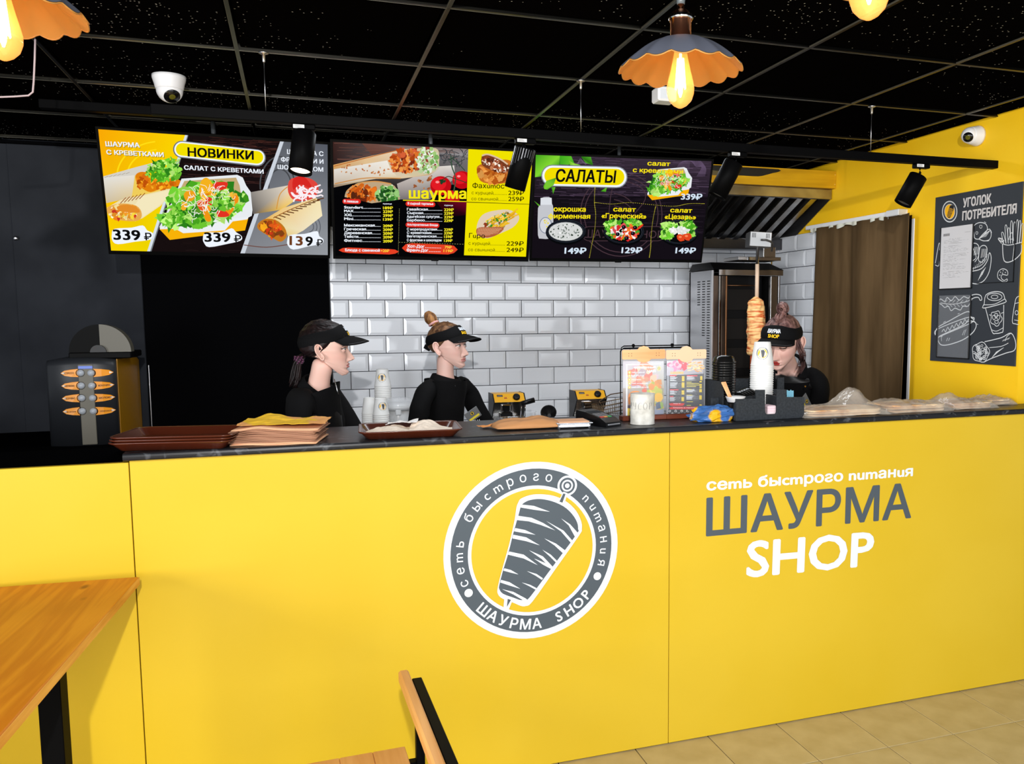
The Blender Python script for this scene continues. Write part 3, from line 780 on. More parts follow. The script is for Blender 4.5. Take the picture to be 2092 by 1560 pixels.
clipped(P, W2, H2); P.obj('screen_picture', M_screen, t)
# --- middle screen
t, O, U, V, M, W2, H2 = tv_make(1)
P = Print(O, U, V, (0.19837, 680, 280), 1.6e-5)
local_rect(P, W2, H2, rgb(6, 6, 8))
quadgrad(P, [(0, 40), (1400, 105), (1385, 480), (700, 520), (0, 460)], [rgb(60,36,32), rgb(120,118,120), rgb(96,90,92), rgb(40,30,30), rgb(22,18,20)])
quadgrad(P, [(300, 50), (1400, 105), (1398, 200), (700, 120), (400, 180)], [rgb(110,72,62), rgb(128,116,116), rgb(150,150,152), rgb(110,80,72), rgb(96,60,52)])
woodlines(P, None, 60, rgb(100, 64, 54), (0, 60, 1200, 230), 160)
P.threads(1250, 200, 130, 60, 26, 90, rgb(60, 62, 66), 7)
P.raw([P.q(*p) for p in [(660,480),(1100,300),(1250,290),(1260,420),(1000,640),(760,700),(690,640)]], [list(range(7))], [rgb(180,170,165), rgb(220,212,204), rgb(225,220,214), rgb(170,160,158), rgb(110,104,108), rgb(70,66,70), rgb(120,112,112)]); P.up()
P.bits(960, 460, 180, 90, 14, [rgb(160,90,50), rgb(190,120,70)], 14)
P.raw([P.q(*p) for p in [(5,285),(320,210),(700,125),(980,110),(1090,160),(1095,330),(1000,390),(720,425),(420,430),(10,518)]], [list(range(10))], [rgb(215,160,90), rgb(226,190,140), rgb(230,215,190), rgb(235,225,205), rgb(225,222,205), rgb(205,200,190), rgb(200,160,110), rgb(226,200,160), rgb(222,200,160), rgb(150,130,110)]); P.up()
P.raw([P.q(*p) for p in [(10,330),(560,240),(600,340),(660,400),(10,490)]], [list(range(5))], [rgb(225,220,212), rgb(240,235,226), rgb(236,228,214), rgb(226,208,176), rgb(196,180,160)]); P.up()
P.bits(330, 330, 280, 70, 26, [rgb(190,110,60), rgb(205,140,90)], 10)
P.stroke([(10, 300), (300, 225), (560, 160), (700, 128)], 9, rgb(190, 110, 50)); P.stroke([(20, 480), (300, 425), (500, 420), (700, 425)], 10, rgb(205, 140, 70))
P.poly(smooth_line([(580,230),(640,160),(780,120),(920,115),(1060,115),(1095,180),(1080,320),(980,380),(820,400),(680,360),(590,300)], 3, True), rgb(210, 196, 160))
P.bits(760, 240, 170, 120, 150, [rgb(180,70,20), rgb(215,110,40), rgb(140,50,25), rgb(235,150,70), rgb(120,40,20), rgb(200,90,50)], 24, -8)
P.bits(970, 240, 110, 130, 130, [rgb(190,215,160), rgb(225,235,215), rgb(120,170,90), rgb(160,200,120), rgb(240,245,235), rgb(150,60,50)], 20)
P.poly(smooth_line([(120,620),(150,540),(260,470),(420,452),(600,480),(670,560),(680,700),(500,720),(300,690),(130,690)], 3, True), rgb(190, 165, 130))
P.bits(300, 580, 160, 90, 110, [rgb(190,80,20), rgb(220,110,30), rgb(110,40,15), rgb(90,40,20), rgb(240,140,50)], 24)
P.bits(560, 590, 110, 80, 90, [rgb(60,130,50), rgb(150,200,120), rgb(200,225,180), rgb(30,80,30), rgb(110,170,80)], 24)
P.stroke([(140, 560), (260, 480), (430, 455), (600, 480)], 12, rgb(215, 150, 80))
quadgrad(P, [(0, 640), (0, 590), (400, 680), (700, 640), (1380, 660), (1370, 1230), (0, 1230)], [rgb(5,5,7)]*7)
P.raw([P.q(*p) for p in [(90,600),(680,600),(690,720),(90,700)]], [[0,1,2,3]], [(0.004,0.003,0.002,1)]*4) if False else None
for cx, cy, r in ((1110, 500, 108), (1330, 440, 100), (1230, 620, 80)):
    P.ell(cx, cy, r, r*0.92, rgb(190, 12, 22)); P.ell(cx-20, cy-20, r*0.72, r*0.62, rgb(226, 26, 36)); P.ell(cx-34, cy-38, r*0.18, r*0.12, rgb(255, 150, 150))
P.raw([P.q(*p) for p in [(1060,660),(1380,660),(1376,800),(1180,820)]], [[0,1,2,3]], [rgb(60,4,14), rgb(120,8,40), rgb(40,2,16), rgb(10,2,6)]); P.up()
P.stroke([(1215, 190), (1225, 300), (1262, 420), (1245, 560)], 13, rgb(60, 84, 66)); P.stroke([(1225, 215), (1290, 270), (1360, 345)], 9, rgb(50, 74, 56)); P.stroke([(1120, 450), (1180, 405), (1240, 420), (1380, 470)], 8, rgb(36, 60, 42))
P.stroke([(1190, 240), (1250, 200)], 9, rgb(50, 70, 56)); P.bits(1120, 450, 26, 20, 8, [rgb(30,60,36)], 14)
# yellow column
YY = rgb(240, 226, 0)
P.poly([(1395,112),(2058,152),(2022,690),(1378,665)], YY); P.poly([(1377,672),(2021,692),(1988,1230),(1350,1215)], YY)
P.stroke([(1377, 668), (2022, 690)], 5, rgb(30, 28, 10), n=1)
P.raw([P.q(*p) for p in smooth_line([(1480,330),(1520,280),(1640,250),(1780,230),(1850,270),(1860,420),(1780,470),(1640,480),(1520,450)], 3, True)], [list(range(27))], rgb(196, 110, 36)); P.up()
P.bits(1650, 380, 160, 80, 60, [rgb(190,100,30), rgb(220,140,60), rgb(170,80,20), rgb(230,160,80)], 26)
P.poly(smooth_line([(1530,210),(1560,175),(1660,190),(1790,270),(1850,330),(1760,370),(1660,350),(1540,290)], 3, True), rgb(120, 60, 34))
P.bits(1680, 290, 150, 50, 70, [rgb(235,215,195), rgb(150,70,40), rgb(90,40,24), rgb(245,235,220), rgb(190,120,80)], 17, 25)
P.stroke([(1535, 190), (1600, 178), (1720, 225), (1800, 280)], 16, rgb(220, 190, 160))
P.raw([P.q(*p) for p in smooth_line([(1480,960),(1490,880),(1540,800),(1640,760),(1800,745),(1900,790),(1915,850),(1850,930),(1700,1000),(1590,1040),(1500,1010)], 3, True)], [list(range(33))], rgb(225, 205, 180)); P.up()
P.bits(1700, 860, 150, 70, 40, [rgb(150,60,30), rgb(190,150,90), rgb(90,130,40), rgb(230,220,200)], 20, -25)
for i in range(34):
    x = random.uniform(1570, 1850); y = 880-(x-1700)*0.35+random.uniform(-60, 60); P.stroke([(x, y), (x+75, y-random.uniform(20, 60))], 15, random.choice([rgb(240,190,40), rgb(225,165,30), rgb(250,210,80)]), n=1); P.h -= P.step*0.9
P.bits(1700, 850, 140, 60, 16, [rgb(60,140,40)], 11, -25); P.up(5)
P.poly(smooth_line([(1475,970),(1500,930),(1620,925),(1760,930),(1700,1000),(1590,1035),(1500,1015)], 3, True), rgb(176, 96, 60))
for i in range(14): P.stroke([(1500+i*18, 930), (1480+i*16, 1020-i*2)], 4, rgb(225, 170, 130), n=1); P.h -= P.step*.9
for i in range(5): P.stroke([(1490, 945+i*17), (1740-i*30, 945+i*15)], 4, rgb(225, 170, 130), n=1); P.h -= P.step*.9
P.up(5)
P.text('Фахumос', (1436, 522), (1765, 528), 52, rgb(25, 22, 4), 0.01); P.text('Гuро', (1400, 1035), (1565, 1040), 50, rgb(25, 22, 4), 0.01)
for a, b_, y, pr in (('с курuцей', 1428, 586, '239₽'), ('со свuнuной', 1426, 648, '259₽'), ('с курuцей', 1396, 1106, '229₽'), ('со свuнuной', 1392, 1172, '249₽')):
    xe = 1650 if 'к' == a[2] else 1700
    P.text(a, (b_, y), (xe-(34 if y > 900 else 0), y+5), 34, rgb(40, 36, 6), 0.0); P.text('...........', (xe-(30 if y > 900 else 0), y+5), (1790-(20 if y > 900 else 0), y+7), 34, rgb(40, 36, 6), 0.0)
    P.text(pr, (1804-(18 if y > 900 else 0), y+8), (1966-(4 if y > 900 else 0), y+12), 46, rgb(18, 16, 2), 0.012)
# title and price lists
P.text('шаурма', (782, 628), (1374, 632), 108, rgb(246, 232, 20), 0.035); P.stroke([(722, 648), (1376, 662)], 9, rgb(246, 232, 20), n=1)
RD = rgb(226, 44, 34)
for (a, b_, c_, d_) in ((125, 660, 262, 662), (775, 684, 1028, 692), (775, 900, 1070, 908)): P.pill(a, b_, c_, d_, 26, RD)
P.text('В лаваше', (114, 668), (262, 674), 24, WH, 0.035); P.text('В сырной тортилье', (770, 692), (1034, 698), 24, WH, 0.035); P.text('Альтернативные блюда', (764, 908), (1080, 914), 22, WH, 0.035)
P.text('курица', (516, 690), (606, 692), 14, WH, 0.02); P.text('курица', (1148, 706), (1236, 708), 14, WH, 0.02)
for i, (n_, xe) in enumerate((('Standart', 312), ('MAX', 215), ('XXL', 205), ('Mini', 210), ('Мексиканская', 432), ('Греческая', 342), ('Деревенская', 402), ('Тейсти', 262), ('Фитнес', 302))):
    y = [733, 771, 811, 851, 918, 957, 996, 1034, 1075][i]
    P.text(n_, (116, y), (xe, y+1), 27, WH, 0.035); P.text('.'*max(4, int((492-xe)/13)), (xe+3, y+1), (492, y+2), 26, WH, 0.02)
    P.text(['189₽', '229₽', '299₽', '139₽', '209₽', '209₽', '209₽', '209₽', '209₽'][i], (516, y+7), (618, y+8), 28, rgb(250, 236, 40), 0.035)
for i, (n_, xe) in enumerate((('Гавайская', 978), ('Сырная', 930), ('Адыгейская сулугуни', 1096), ('Барбекю', 946), ('С морепродуктами', 1072), ('С креветками', 1014), ('Вегетарианская', 1066), ('С фруктами и шоколадом', 1118))):
    y = [753, 790, 828, 865, 958, 994, 1030, 1070][i]
    P.text(n_, (762, y), (xe, y+1), 26, WH, 0.03)
    if xe < 1110: P.text('.'*max(2, int((1125-xe)/13)), (xe+3, y+1), (1126, y+2), 26, WH, 0.02)
    P.text(['229₽', '229₽', '229₽', '229₽', '229₽', '339₽', '159₽', '139₽'][i], (1144, y+6), (1244-i*2, y+7), 28, rgb(250, 236, 40), 0.035)
def brush(a, b_, c_, d_, r):
    P.poly([(a-40, b_), (a, b_-r*.8), (a+60, b_-r), (c_-60, d_-r), (c_, d_-r*.8), (c_+40, d_), (c_, d_+r*.7), (c_-60, d_+r), (a+60, b_+r), (a, b_+r*.7)], rgb(228, 64, 36))
brush(100, 1162, 640, 1178, 28); brush(750, 1140, 1245, 1156, 50)
P.text('Блюда с свининой', (126, 1172), (484, 1178), 28, WH, 0.035); P.text('+20₽', (492, 1180), (580, 1182), 28, rgb(255, 210, 60), 0.03)
P.text('Хот-Дог', (764, 1134), (944, 1138), 30, WH, 0.035); P.text('..........', (948, 1138), (1114, 1142), 28, WH, 0.02); P.text('79₽', (1150, 1144), (1222, 1146), 28, rgb(255, 210, 60), 0.03)
P.text('Френч-Дог', (758, 1174), (982, 1178), 30, WH, 0.035); P.text('.......', (986, 1178), (1108, 1180), 28, WH, 0.02); P.text('119₽', (1138, 1180), (1236, 1184), 28, rgb(255, 210, 60), 0.03)
for i in range(28): P.stroke([(684-i*0.4, 735+i*17), (684-i*0.4, 743+i*17)], 3, rgb(190, 190, 120), n=1); P.h -= P.step*.9
for i in range(26): P.stroke([(680+i*26, 1080+i*.8), (692+i*26, 1080+i*.8)], 3, rgb(190, 190, 120), n=1); P.h -= P.step*.9
clipped(P, W2, H2); P.obj('screen_picture', M_screen, t)
# --- right screen
t, O, U, V, M, W2, H2 = tv_make(2)
P = Print(O, U, V, (0.18164, 1080, 300), 1.6e-5)
local_rect(P, W2, H2, rgb(20, 15, 22))
quadgrad(P, [(60, 80), (2060, 140), (2030, 560), (50, 560)], [rgb(48,38,50), rgb(58,46,60), rgb(34,26,38), rgb(26,20,28)])
woodlines(P, None, 330, rgb(78, 62, 82), (60, 90, 1900, 560), 170)
woodlines(P, None, 200, rgb(36, 28, 38), (60, 560, 1900, 1000), 170)
for i in range(16): P.stroke([(1650+i*10, 330-i*4), (1700+i*8, 180-i*2), (1880, 130+i*6), (1990-i*3, 230), (1980-i*6, 330)], 3, rgb(96, 78, 104)); P.h -= P.step*.9
for i in range(8): P.stroke([(560-i*8, 200), (580, 130+i*8), (640+i*5, 200-i*3)], 3, rgb(110, 92, 118)); P.h -= P.step*.9
P.up(4)
for y in (560, 300): P.stroke([(60, y), (1000, y+6), (2010, y+16)], 5, rgb(10, 7, 11), n=2)
# faint emblem
BRN = rgb(72, 52, 60)
for r in (460, 415): P.stroke([(1040+r*math.cos(2*PI*i/40), 760+r*1.02*math.sin(2*PI*i/40)) for i in range(40)], 10, BRN, True, 1)
P.stroke([(950,420),(1100,390),(1280,470),(1310,590),(1200,740),(1000,980),(900,900)], 9, BRN, True, 3)
for a in (0, 70, 140): P.stroke([(960, 520+a), (1080, 560+a), (1180, 640+a)], 9, BRN)
P.pill(680, 975, 1450, 975, 84, BRN); P.pill(680, 975, 1450, 975, 76, rgb(16, 12, 16)); P.text('ШАУРМА SHOP', (620, 1020), (1500, 1025), 92, BRN, 0.0)
quadgrad(P, [(40, 1040), (2020, 1060), (2000, 1300), (30, 1300)], [rgb(10,8,10), rgb(10,8,10), rgb(4,4,5), rgb(4,4,5)]) if False else None
# green leaves in the corner
for L_, c1, c2 in (([(70,86),(350,94),(345,200),(230,210),(150,330),(70,340)], rgb(130,215,50), rgb(60,160,30)), ([(350,94),(480,96),(515,190),(440,200),(350,196)], rgb(90,190,40), rgb(60,170,30)),
                   ([(590,100),(700,100),(724,205),(640,180)], rgb(80,170,40), rgb(40,110,20)), ([(450,150),(500,180),(585,205),(520,228),(470,215)], rgb(150,215,70), rgb(110,190,40))):
    P.raw([P.q(*p) for p in L_], [list(range(len(L_)))], [c1 if i % 2 else c2 for i in range(len(L_))]); P.up()
P.pill(262, 322, 990, 340, 122, rgb(128, 134, 142)); P.pill(264, 322, 988, 340, 112, WH); P.pill(268, 324, 985, 338, 92, rgb(243, 222, 0))
P.text('САЛАТЫ', (300, 388), (972, 402), 138, BK, 0.03, 0.05)
for L_ in ([(165,440),(200,380),(310,345),(280,430),(210,480),(175,472)], [(255,450),(300,452),(275,530)], [(810,498),(880,450),(868,505)], [(50,605),(125,655),(115,670)]):
    P.raw([P.q(*p) for p in L_], [list(range(len(L_)))], [rgb(120,200,50) if i % 2 else rgb(60,150,30) for i in range(len(L_))]); P.up()
f3 = lambda x, y: (1340+(x-560)*0.60, 235+(y-480)*0.63+(1-(x-560)/830)*8)
salad_box(P, f3)
# bottle
P.poly(smooth_line([(134,600),(150,570),(200,562),(250,572),(262,640),(278,700),(270,1000),(240,1030),(140,1030),(104,990),(104,690),(130,660)], 2, True), rgb(196, 198, 204))
P.poly([(134,572),(258,572),(262,650),(132,650)], rgb(222, 226, 232)); P.ell(190, 880, 72, 92, rgb(120, 130, 150)); P.ell(190, 880, 64, 84, rgb(214, 216, 222)); P.bits(190, 860, 30, 40, 6, [rgb(240,220,60)], 9)
def bowl(cx, cy, rx, ry):
    P.ell(cx, cy+14, rx+6, ry+12, rgb(8, 9, 12)); P.ell(cx, cy, rx, ry, rgb(34, 40, 50)); P.ell(cx, cy+2, rx-8, ry-8, rgb(6, 7, 9)); P.ell(cx, cy+4, rx-18, ry-16, rgb(60, 66, 78)); P.ell(cx, cy+6, rx-24, ry-20, rgb(8, 9, 12))
bowl(418, 945, 222, 130); P.ell(416, 950, 190, 104, rgb(214, 216, 214)); P.bits(416, 950, 170, 88, 60, [rgb(60,80,60), rgb(120,130,125), rgb(40,56,44), rgb(240,240,240)], 8)
bowl(1070, 950, 226, 136)
P.leaves(950, 880, 80, 50, 50, 24); P.leaves(1160, 860, 80, 50, 50, 24); P.leaves(920, 940, 60, 50, 30, 22)
P.bits(1080, 960, 150, 80, 90, [rgb(225,70,30), rgb(215,40,40), rgb(245,240,235), rgb(240,120,40), rgb(70,150,40), rgb(250,245,240), rgb(230,80,90)], 24)
for cx, cy in ((1068, 900), (1195, 905), (1100, 1025), (1000, 980), (1170, 970)): P.ell(cx, cy, 24, 22, rgb(12, 8, 20)); P.ell(cx-4, cy-4, 8, 6, rgb(110, 100, 120))
P.ell(1250, 900, 50, 12, rgb(230, 60, 30), -40); P.ell(1060, 1010, 48, 12, rgb(235, 110, 30), -60)
bowl(1685, 955, 212, 134)
P.leaves(1590, 900, 80, 50, 50, 24); P.leaves(1790, 900, 76, 70, 60, 26); P.leaves(1560, 980, 70, 50, 40, 24); P.leaves(1800, 980, 60, 40, 30, 22)
P.bits(1690, 940, 110, 46, 70, [rgb(240,240,235), rgb(225,228,222), rgb(250,250,250)], 17)
for cx, cy in ((1710, 1018), (1780, 1008)): P.ell(cx, cy, 46, 38, rgb(226, 70, 30), 20, 16, 0.2); P.ell(cx-8, cy-8, 18, 12, rgb(250, 140, 90))
YT = rgb(248, 226, 20)
for s_, a, b_, h in (('салат', (1332, 205), (1588, 214), 50), ('с креветками', (1168, 280), (1732, 300), 50), ('окрошка', (278, 722), (640, 726), 56), ('фирменная', (220, 800), (690, 804), 54), ('салат', (948, 722), (1202, 728), 52), ('«Греческий»', (816, 796), (1320, 804), 54), ('салат', (1588, 732), (1834, 738), 50), ('«Цезарь»', (1526, 806), (1878, 812), 52)):
    P.text(s_, a, b_, h, YT, 0.03)
P.text('149₽', (400, 1196), (645, 1200), 68, rgb(214, 230, 245), 0.035); P.text('129₽', (1040, 1190), (1272, 1194), 66, rgb(214, 230, 245), 0.035); P.text('149₽', (1646, 1192), (1874, 1196), 64, rgb(214, 230, 245), 0.035); P.text('339₽', (1708, 588), (1946, 592), 66, rgb(214, 230, 245), 0.035)
def dots(pts):
    L_ = smooth_line(pts, 12); d_ = 0
    for i in range(0, len(L_)-1):
        n_ = max(1, int(math.hypot(L_[i+1][0]-L_[i][0], L_[i+1][1]-L_[i][1])/15))
        for k in range(n_):
            x = L_[i][0]+(L_[i+1][0]-L_[i][0])*k/n_; y = L_[i][1]+(L_[i+1][1]-L_[i][1])*k/n_
            P.ell(x, y, 4.4, 3.2, rgb(226, 214, 60), 0, 6); P.h -= P.step*.96
    P.up(3)
dots([(744,455),(738,620),(752,760),(740,940),(710,1090),(680,1250)]); dots([(738,622),(930,640),(1140,624),(1400,650),(1640,664),(1800,636),(1980,636)]); dots([(1425,670),(1395,820),(1375,1000),(1370,1130),(1354,1245)])
clipped(P, W2, H2); P.obj('screen_picture', M_screen, t)

# ================================================================== CEILING ITEMS
ZW = 1.212                                     # top of the worktop
M_copper = mat('copper', (0.72, 0.30, 0.15), 0.18, 1.0)
M_shade_out = mat('slate_enamel', rgb(84, 88, 100), 0.45)
M_shade_in = mat('cream_enamel', rgb(176, 122, 56), 0.5)
M_fil = mat('glowing_filament', (1, 0.75, 0.4), emit=(1.0, 0.62, 0.26, 1), es=16)
M_core = mat('hot_filament_core', (1, 0.9, 0.7), emit=(1.0, 0.80, 0.50, 1), es=12)
M_amber = mat('amber_bulb_glass', (0.8, 0.36, 0.10), 0.05, alpha=0.40, spec=0.5, emit=(1.0, 0.40, 0.10, 1), es=0.6)
def pendant(x, y, zb, label, tone=1.0):
    """zb = bottom of the bulb"""
    t = thing('pendant_lamp', label, 'lamp', (x, y, ZC), 'scalloped pendant lamps')
    zs = zb+0.160                              # shade top
    n, R = 120, 0.146
    def shade(r_in, off):
        rs = []
        for k in range(13):
            u = k/12; r = 0.022+(R-0.022)*u; base = zs-0.068*(u**1.7)
            ring = []
            for j in range(n):
                a = 2*PI*j/n; sc_ = abs(math.cos(8*a)); rr = r*(1-0.030*u*(1-sc_)**1.0)
                z = base+off-0.010*u*u*(sc_) + 0.004*u*u
                ring.append((x+rr*math.cos(a), y+rr*math.sin(a), z))
            rs.append(ring)
        return rs
    MB().rings(shade(0, 0.0012), 0, False, False).obj('shade', M_shade_out, t)
    rs = shade(0, -0.0012)
    MB().rings([r[::-1] for r in rs], 0, False, False).obj('shade_lining', M_shade_in, t)
    m = MB(); last = rs[-1]
    m.tube(last+[last[0]], 0.0017, 6, 0, False); m.obj('rolled_rim', M_shade_in, t)
    sk = MB().lathe([(0.0245, zs-0.004), (0.0245, zs+0.040), (0.027, zs+0.0405), (0.0275, zs+0.052), (0.024, zs+0.055), (0.018, zs+0.062), (0.008, zs+0.068), (0.008, zs+0.080)], (x, y, 0), 28, 0)
    sk.obj('socket', M_copper, t)
    MB().lathe([(0.0278, zs+0.042), (0.0295, zs+0.044), (0.0295, zs+0.050), (0.0278, zs+0.052)], (x, y, 0), 28, 0, cap0=False, cap1=False).obj('collar', M_chrome, t)
    MB().lathe([(0.009, zs+0.078), (0.0105, zs+0.088), (0.008, zs+0.092), (0.0095, zs+0.112), (0.004, zs+0.116)], (x, y, 0), 14, 0).obj('cable_grip', mat('smoke_plastic', (0.10, 0.12, 0.13), 0.3), t)
    MB().cyl((x, y, zs+0.11), (x, y, ZC), 0.0028, n=8).obj('cable', M_bp, t)
    MB().lathe([(0.05, ZC-0.001), (0.05, ZC-0.02), (0.012, ZC-0.03)], (x, y, 0), 24).obj('ceiling_rose', M_bp, t)
    gb = MB().lathe([(0.012, zs-0.004), (0.0135, zs-0.018), (0.0175, zs-0.045), (0.0235, zs-0.072), (0.0300, zs-0.097), (0.0330, zs-0.113), (0.0322, zs-0.126), (0.0265, zs-0.142), (0.016, zs-0.153), (0.006, zs-0.1585), (0.001, zs-0.160)], (x, y, 0), 32, 0, cap0=False)
    gb.obj('bulb', M_amber, t)
    f = MB()
    for j in range(10):
        a = 2*PI*j/10; f.tube([(x+0.0075*math.cos(a), y+0.0075*math.sin(a), zs-0.045), (x+0.0125*math.cos(a+.1), y+0.0125*math.sin(a+.1), zs-0.115)], 0.0011, 5)
    f.lathe([(0.0055, zs-0.050), (0.0085, zs-0.075), (0.0085, zs-0.108), (0.004, zs-0.118)], (x, y, 0), 12, 0)
    f.obj('filament', M_fil, t)
    MB().lathe([(0.003, zs-0.012), (0.003, zs-0.112), (0.006, zs-0.122), (0.002, zs-0.134)], (x, y, 0), 8, 0).obj('filament_post', M_core, t)
    d = bpy.data.lights.new('bulb_light', 'POINT'); d.energy = 0.15; d.color = (1.0, 0.60, 0.24); d.shadow_soft_size = 0.03
    lo = bpy.data.objects.new('bulb_light', d); lo.location = Vector((0, 0, zb+0.012-ZC)); COL.objects.link(lo); lo.parent = t
    return t
zbulb = 2.100
pendant(0.884, 1.90, zbulb, 'scalloped pendant lamp with copper socket, whole shade in view at the upper right')
pendant(0.926, 1.249, zbulb, 'pendant lamp at the top right edge, only its bulb tip in view')
pendant(-0.511, 1.949, zbulb, 'pendant lamp cut off by the top left corner of the picture')

# track with four spotlights
track = thing('lighting_track', 'long black lighting track hanging on steel wires', 'track', (0, 3.126, 2.28))
MB().box((-0.42, 3.108, 2.262), (3.06, 3.144, 2.296), 0, 0.002).obj('rail', M_bm, track)
for x in (-0.072, 1.044, 2.346):
    wr = MB().tube([(x, 3.126, ZC-0.02), (x, 3.126, 2.296)], 0.0013, 6).obj('suspension_wire', M_wire, track)
    MB().lathe([(0.016, ZC-0.001), (0.016, ZC-0.004), (0.005, ZC-0.008), (0.0045, ZC-0.03), (0.002, ZC-0.034)], (x, 3.126, 0), 16).obj('wire_anchor', M_wire, wr)
def spot(x, p_top, p_bot, label, holes, lit):
    t = thing('track_spotlight', label, 'spotlight', (x, 3.126, 2.262), 'black cylinder spotlights on the track')
    MB().box((x-0.038, 3.111, 2.243), (x+0.038, 3.141, 2.262), 0, 0.003).obj('adapter', M_bm, t)
    MB().box((x-0.034, 3.1095, 2.247), (x+0.002, 3.1108, 2.259)).obj('white_sticker', M_white, t)
    st = Print((0, 3.1093, 0), (1, 0, 0), (0, 0, 1), (1, 0, 0), 5e-5)
    for q in range(3): st.raw([(x-0.031, 2.2495+q*.003), (x-0.031+random.uniform(.015, .028), 2.2495+q*.003), (x-0.006, 2.2507+q*.003), (x-0.031, 2.2507+q*.003)], [[0, 1, 2, 3]], (0.05, 0.05, 0.05, 1))
    st.obj('sticker_print', attr_mat('sticker_print'), t)
    a = Vector(p_top); b_ = Vector(p_bot); d_ = (b_-a).normalized()
    MB().tube([(x-0.006, 3.126, 2.245), (x-0.004, 3.126, 2.225), a+d_*0.01], 0.006, 8).obj('stem', M_bm, t)
    L_ = (b_-a).length; r = 0.039
    c = MB().lathe([(r-0.003, 0), (r, 0.003), (r, L_), (r-0.002, L_), (r-0.004, L_-0.012), (r-0.010, L_-0.03), (0.018, L_-0.045)], a, 36, 0, d_, cap1=True)
    c.obj('cylinder', M_bm, t)
    if holes:
        h = MB(); M = d_.to_track_quat('Z', 'Y').to_matrix()
        for j in range(24):
            an = 2*PI*j/24
            h.add([a+M @ Vector((r*1.004*math.cos(an+e), r*1.004*math.sin(an+e), z)) for e, z in ((-.045, .006), (.045, .006), (.045, .055+.02*math.sin(an*2)), (-.045, .055+.02*math.sin(an*2)))], [(0, 1, 2, 3)], 0)
        h.obj('cooling_slots', mat('slot_shine', (0.12, 0.12, 0.13), 0.3, 0.6), t)
    M_l = mat('lit_reflector', (0.9, 0.8, 0.7), 0.3, emit=(1.0, 0.78, 0.6, 1), es=2.2) if lit else mat('dark_reflector', (0.1, 0.1, 0.1), 0.3, 0.5)
    MB().lathe([(r-0.006, L_-0.010), (0.016, L_-0.036), (0.001, L_-0.036)], a, 28, 0, d_, cap0=False).obj('reflector', M_l, t)
spot(0.047, (0.049, 3.126, 2.236), (0.030, 3.095, 2.098), 'black spotlight with a glowing mouth before the leftmost menu screen', False, True)
spot(0.826, (0.826, 3.126, 2.230), (0.790, 3.15, 2.083), 'black slotted spotlight before the middle menu screen', True, False)
spot(1.709, (1.694, 3.126, 2.222), (1.630, 3.15, 2.090), 'black tilted spotlight before the extraction hood', False, False)
spot(2.610, (2.598, 3.126, 2.212), (2.538, 3.15, 2.092), 'black spotlight before the yellow wall, farthest right on the track', False, False)
rail = MB().box((-0.95, 4.03, 2.452), (2.2, 4.07, 2.488), 0, 0.002)
tag(rail.obj('screen_mounting_beam', M_bm), 'black ceiling beam above the three menu screens', 'beam')

# white turret cameras
M_cam = mat('white_camera_shell', rgb(225, 225, 226), 0.3)
def turret(c, axis, look, label, r=0.05):
    t = thing('ceiling_camera', label, 'camera', c)
    c = Vector(c); ax = Vector(axis).normalized(); lk = Vector(look).normalized()
    MB().lathe([(r, 0), (r*1.0, 0.010), (r*0.97, 0.016), (r*0.90, 0.030), (r*0.84, 0.045), (r*0.8, 0.05)], c, 36, 0, ax).obj('base', M_cam, t)
    bc = c+ax*0.050
    prof = [(r*0.80*math.sin(a), r*0.80*(-math.cos(a))) for a in [PI*i/14 for i in range(1, 12)]]
    ball = MB().lathe(prof, bc, 32, 0, lk)
    b_ = ball.obj('ball', M_cam, t)
    z1 = prof[-1][1]; r1 = prof[-1][0]
    MB().lathe([(r1*1.0, z1-0.0005), (r1*0.96, z1+0.003), (0.001, z1+0.004)], bc, 28, 0, lk, cap0=False).obj('lens_window', mat('camera_glass', (0.004, 0.004, 0.004), 0.08), t)
    MB().lathe([(0.011, z1+0.0045), (0.008, z1+0.0055), (0.001, z1+0.005)], bc, 18, 0, lk, cap0=False).obj('lens', mat('lens_yellow', (0.10, 0.09, 0.01), 0.15), t)
    return t
turret((-0.41, 3.529, ZC), (0, 0, -1), (0.28, -0.62, -0.75), 'white turret camera on the black ceiling, left of the pendants', 0.057)
c2 = turret((XR, 3.235, 2.428), (-1, 0, 0), (-0.75, -0.5, -0.42), 'white turret camera high on the yellow wall', 0.046)
pr = Print((0, 0, 0), (0, -1, 0), (0, 0, 1)); 
# hanging wire loop and small ceiling socket
p0 = at_z(72, 80, ZC); pts = [p0, p0+Vector((0, 0, -0.02))]
q = lambda X, Y_: at_y(X, Y_, p0.y)
pts = [p0, q(71, 120), q(69, 165), q(67, 188), q(58, 195), q(30, 197), q(4, 198), q(-40, 199)]
tag(MB().tube(pts, 0.003, 8).obj('loose_cable', mat('pinkish_cable', rgb(190, 170, 172), 0.5)), 'pale loose cable hanging from the ceiling at the far left', 'cable')
sk = thing('ceiling_socket', 'white socket box on the ceiling behind the nearest pendant lamp', 'socket', (1.394, 3.131, ZC))
MB().box((1.35, 3.10, ZC-0.055), (1.43, 3.17, ZC), 0, 0.006).obj('box', M_white, sk)
MB().box((1.358, 3.0985, ZC-0.048), (1.40, 3.1005, ZC-0.01), 0, 0).obj('cover_plate', mat('pale_grey_plastic', rgb(206, 210, 216), 0.4), sk)

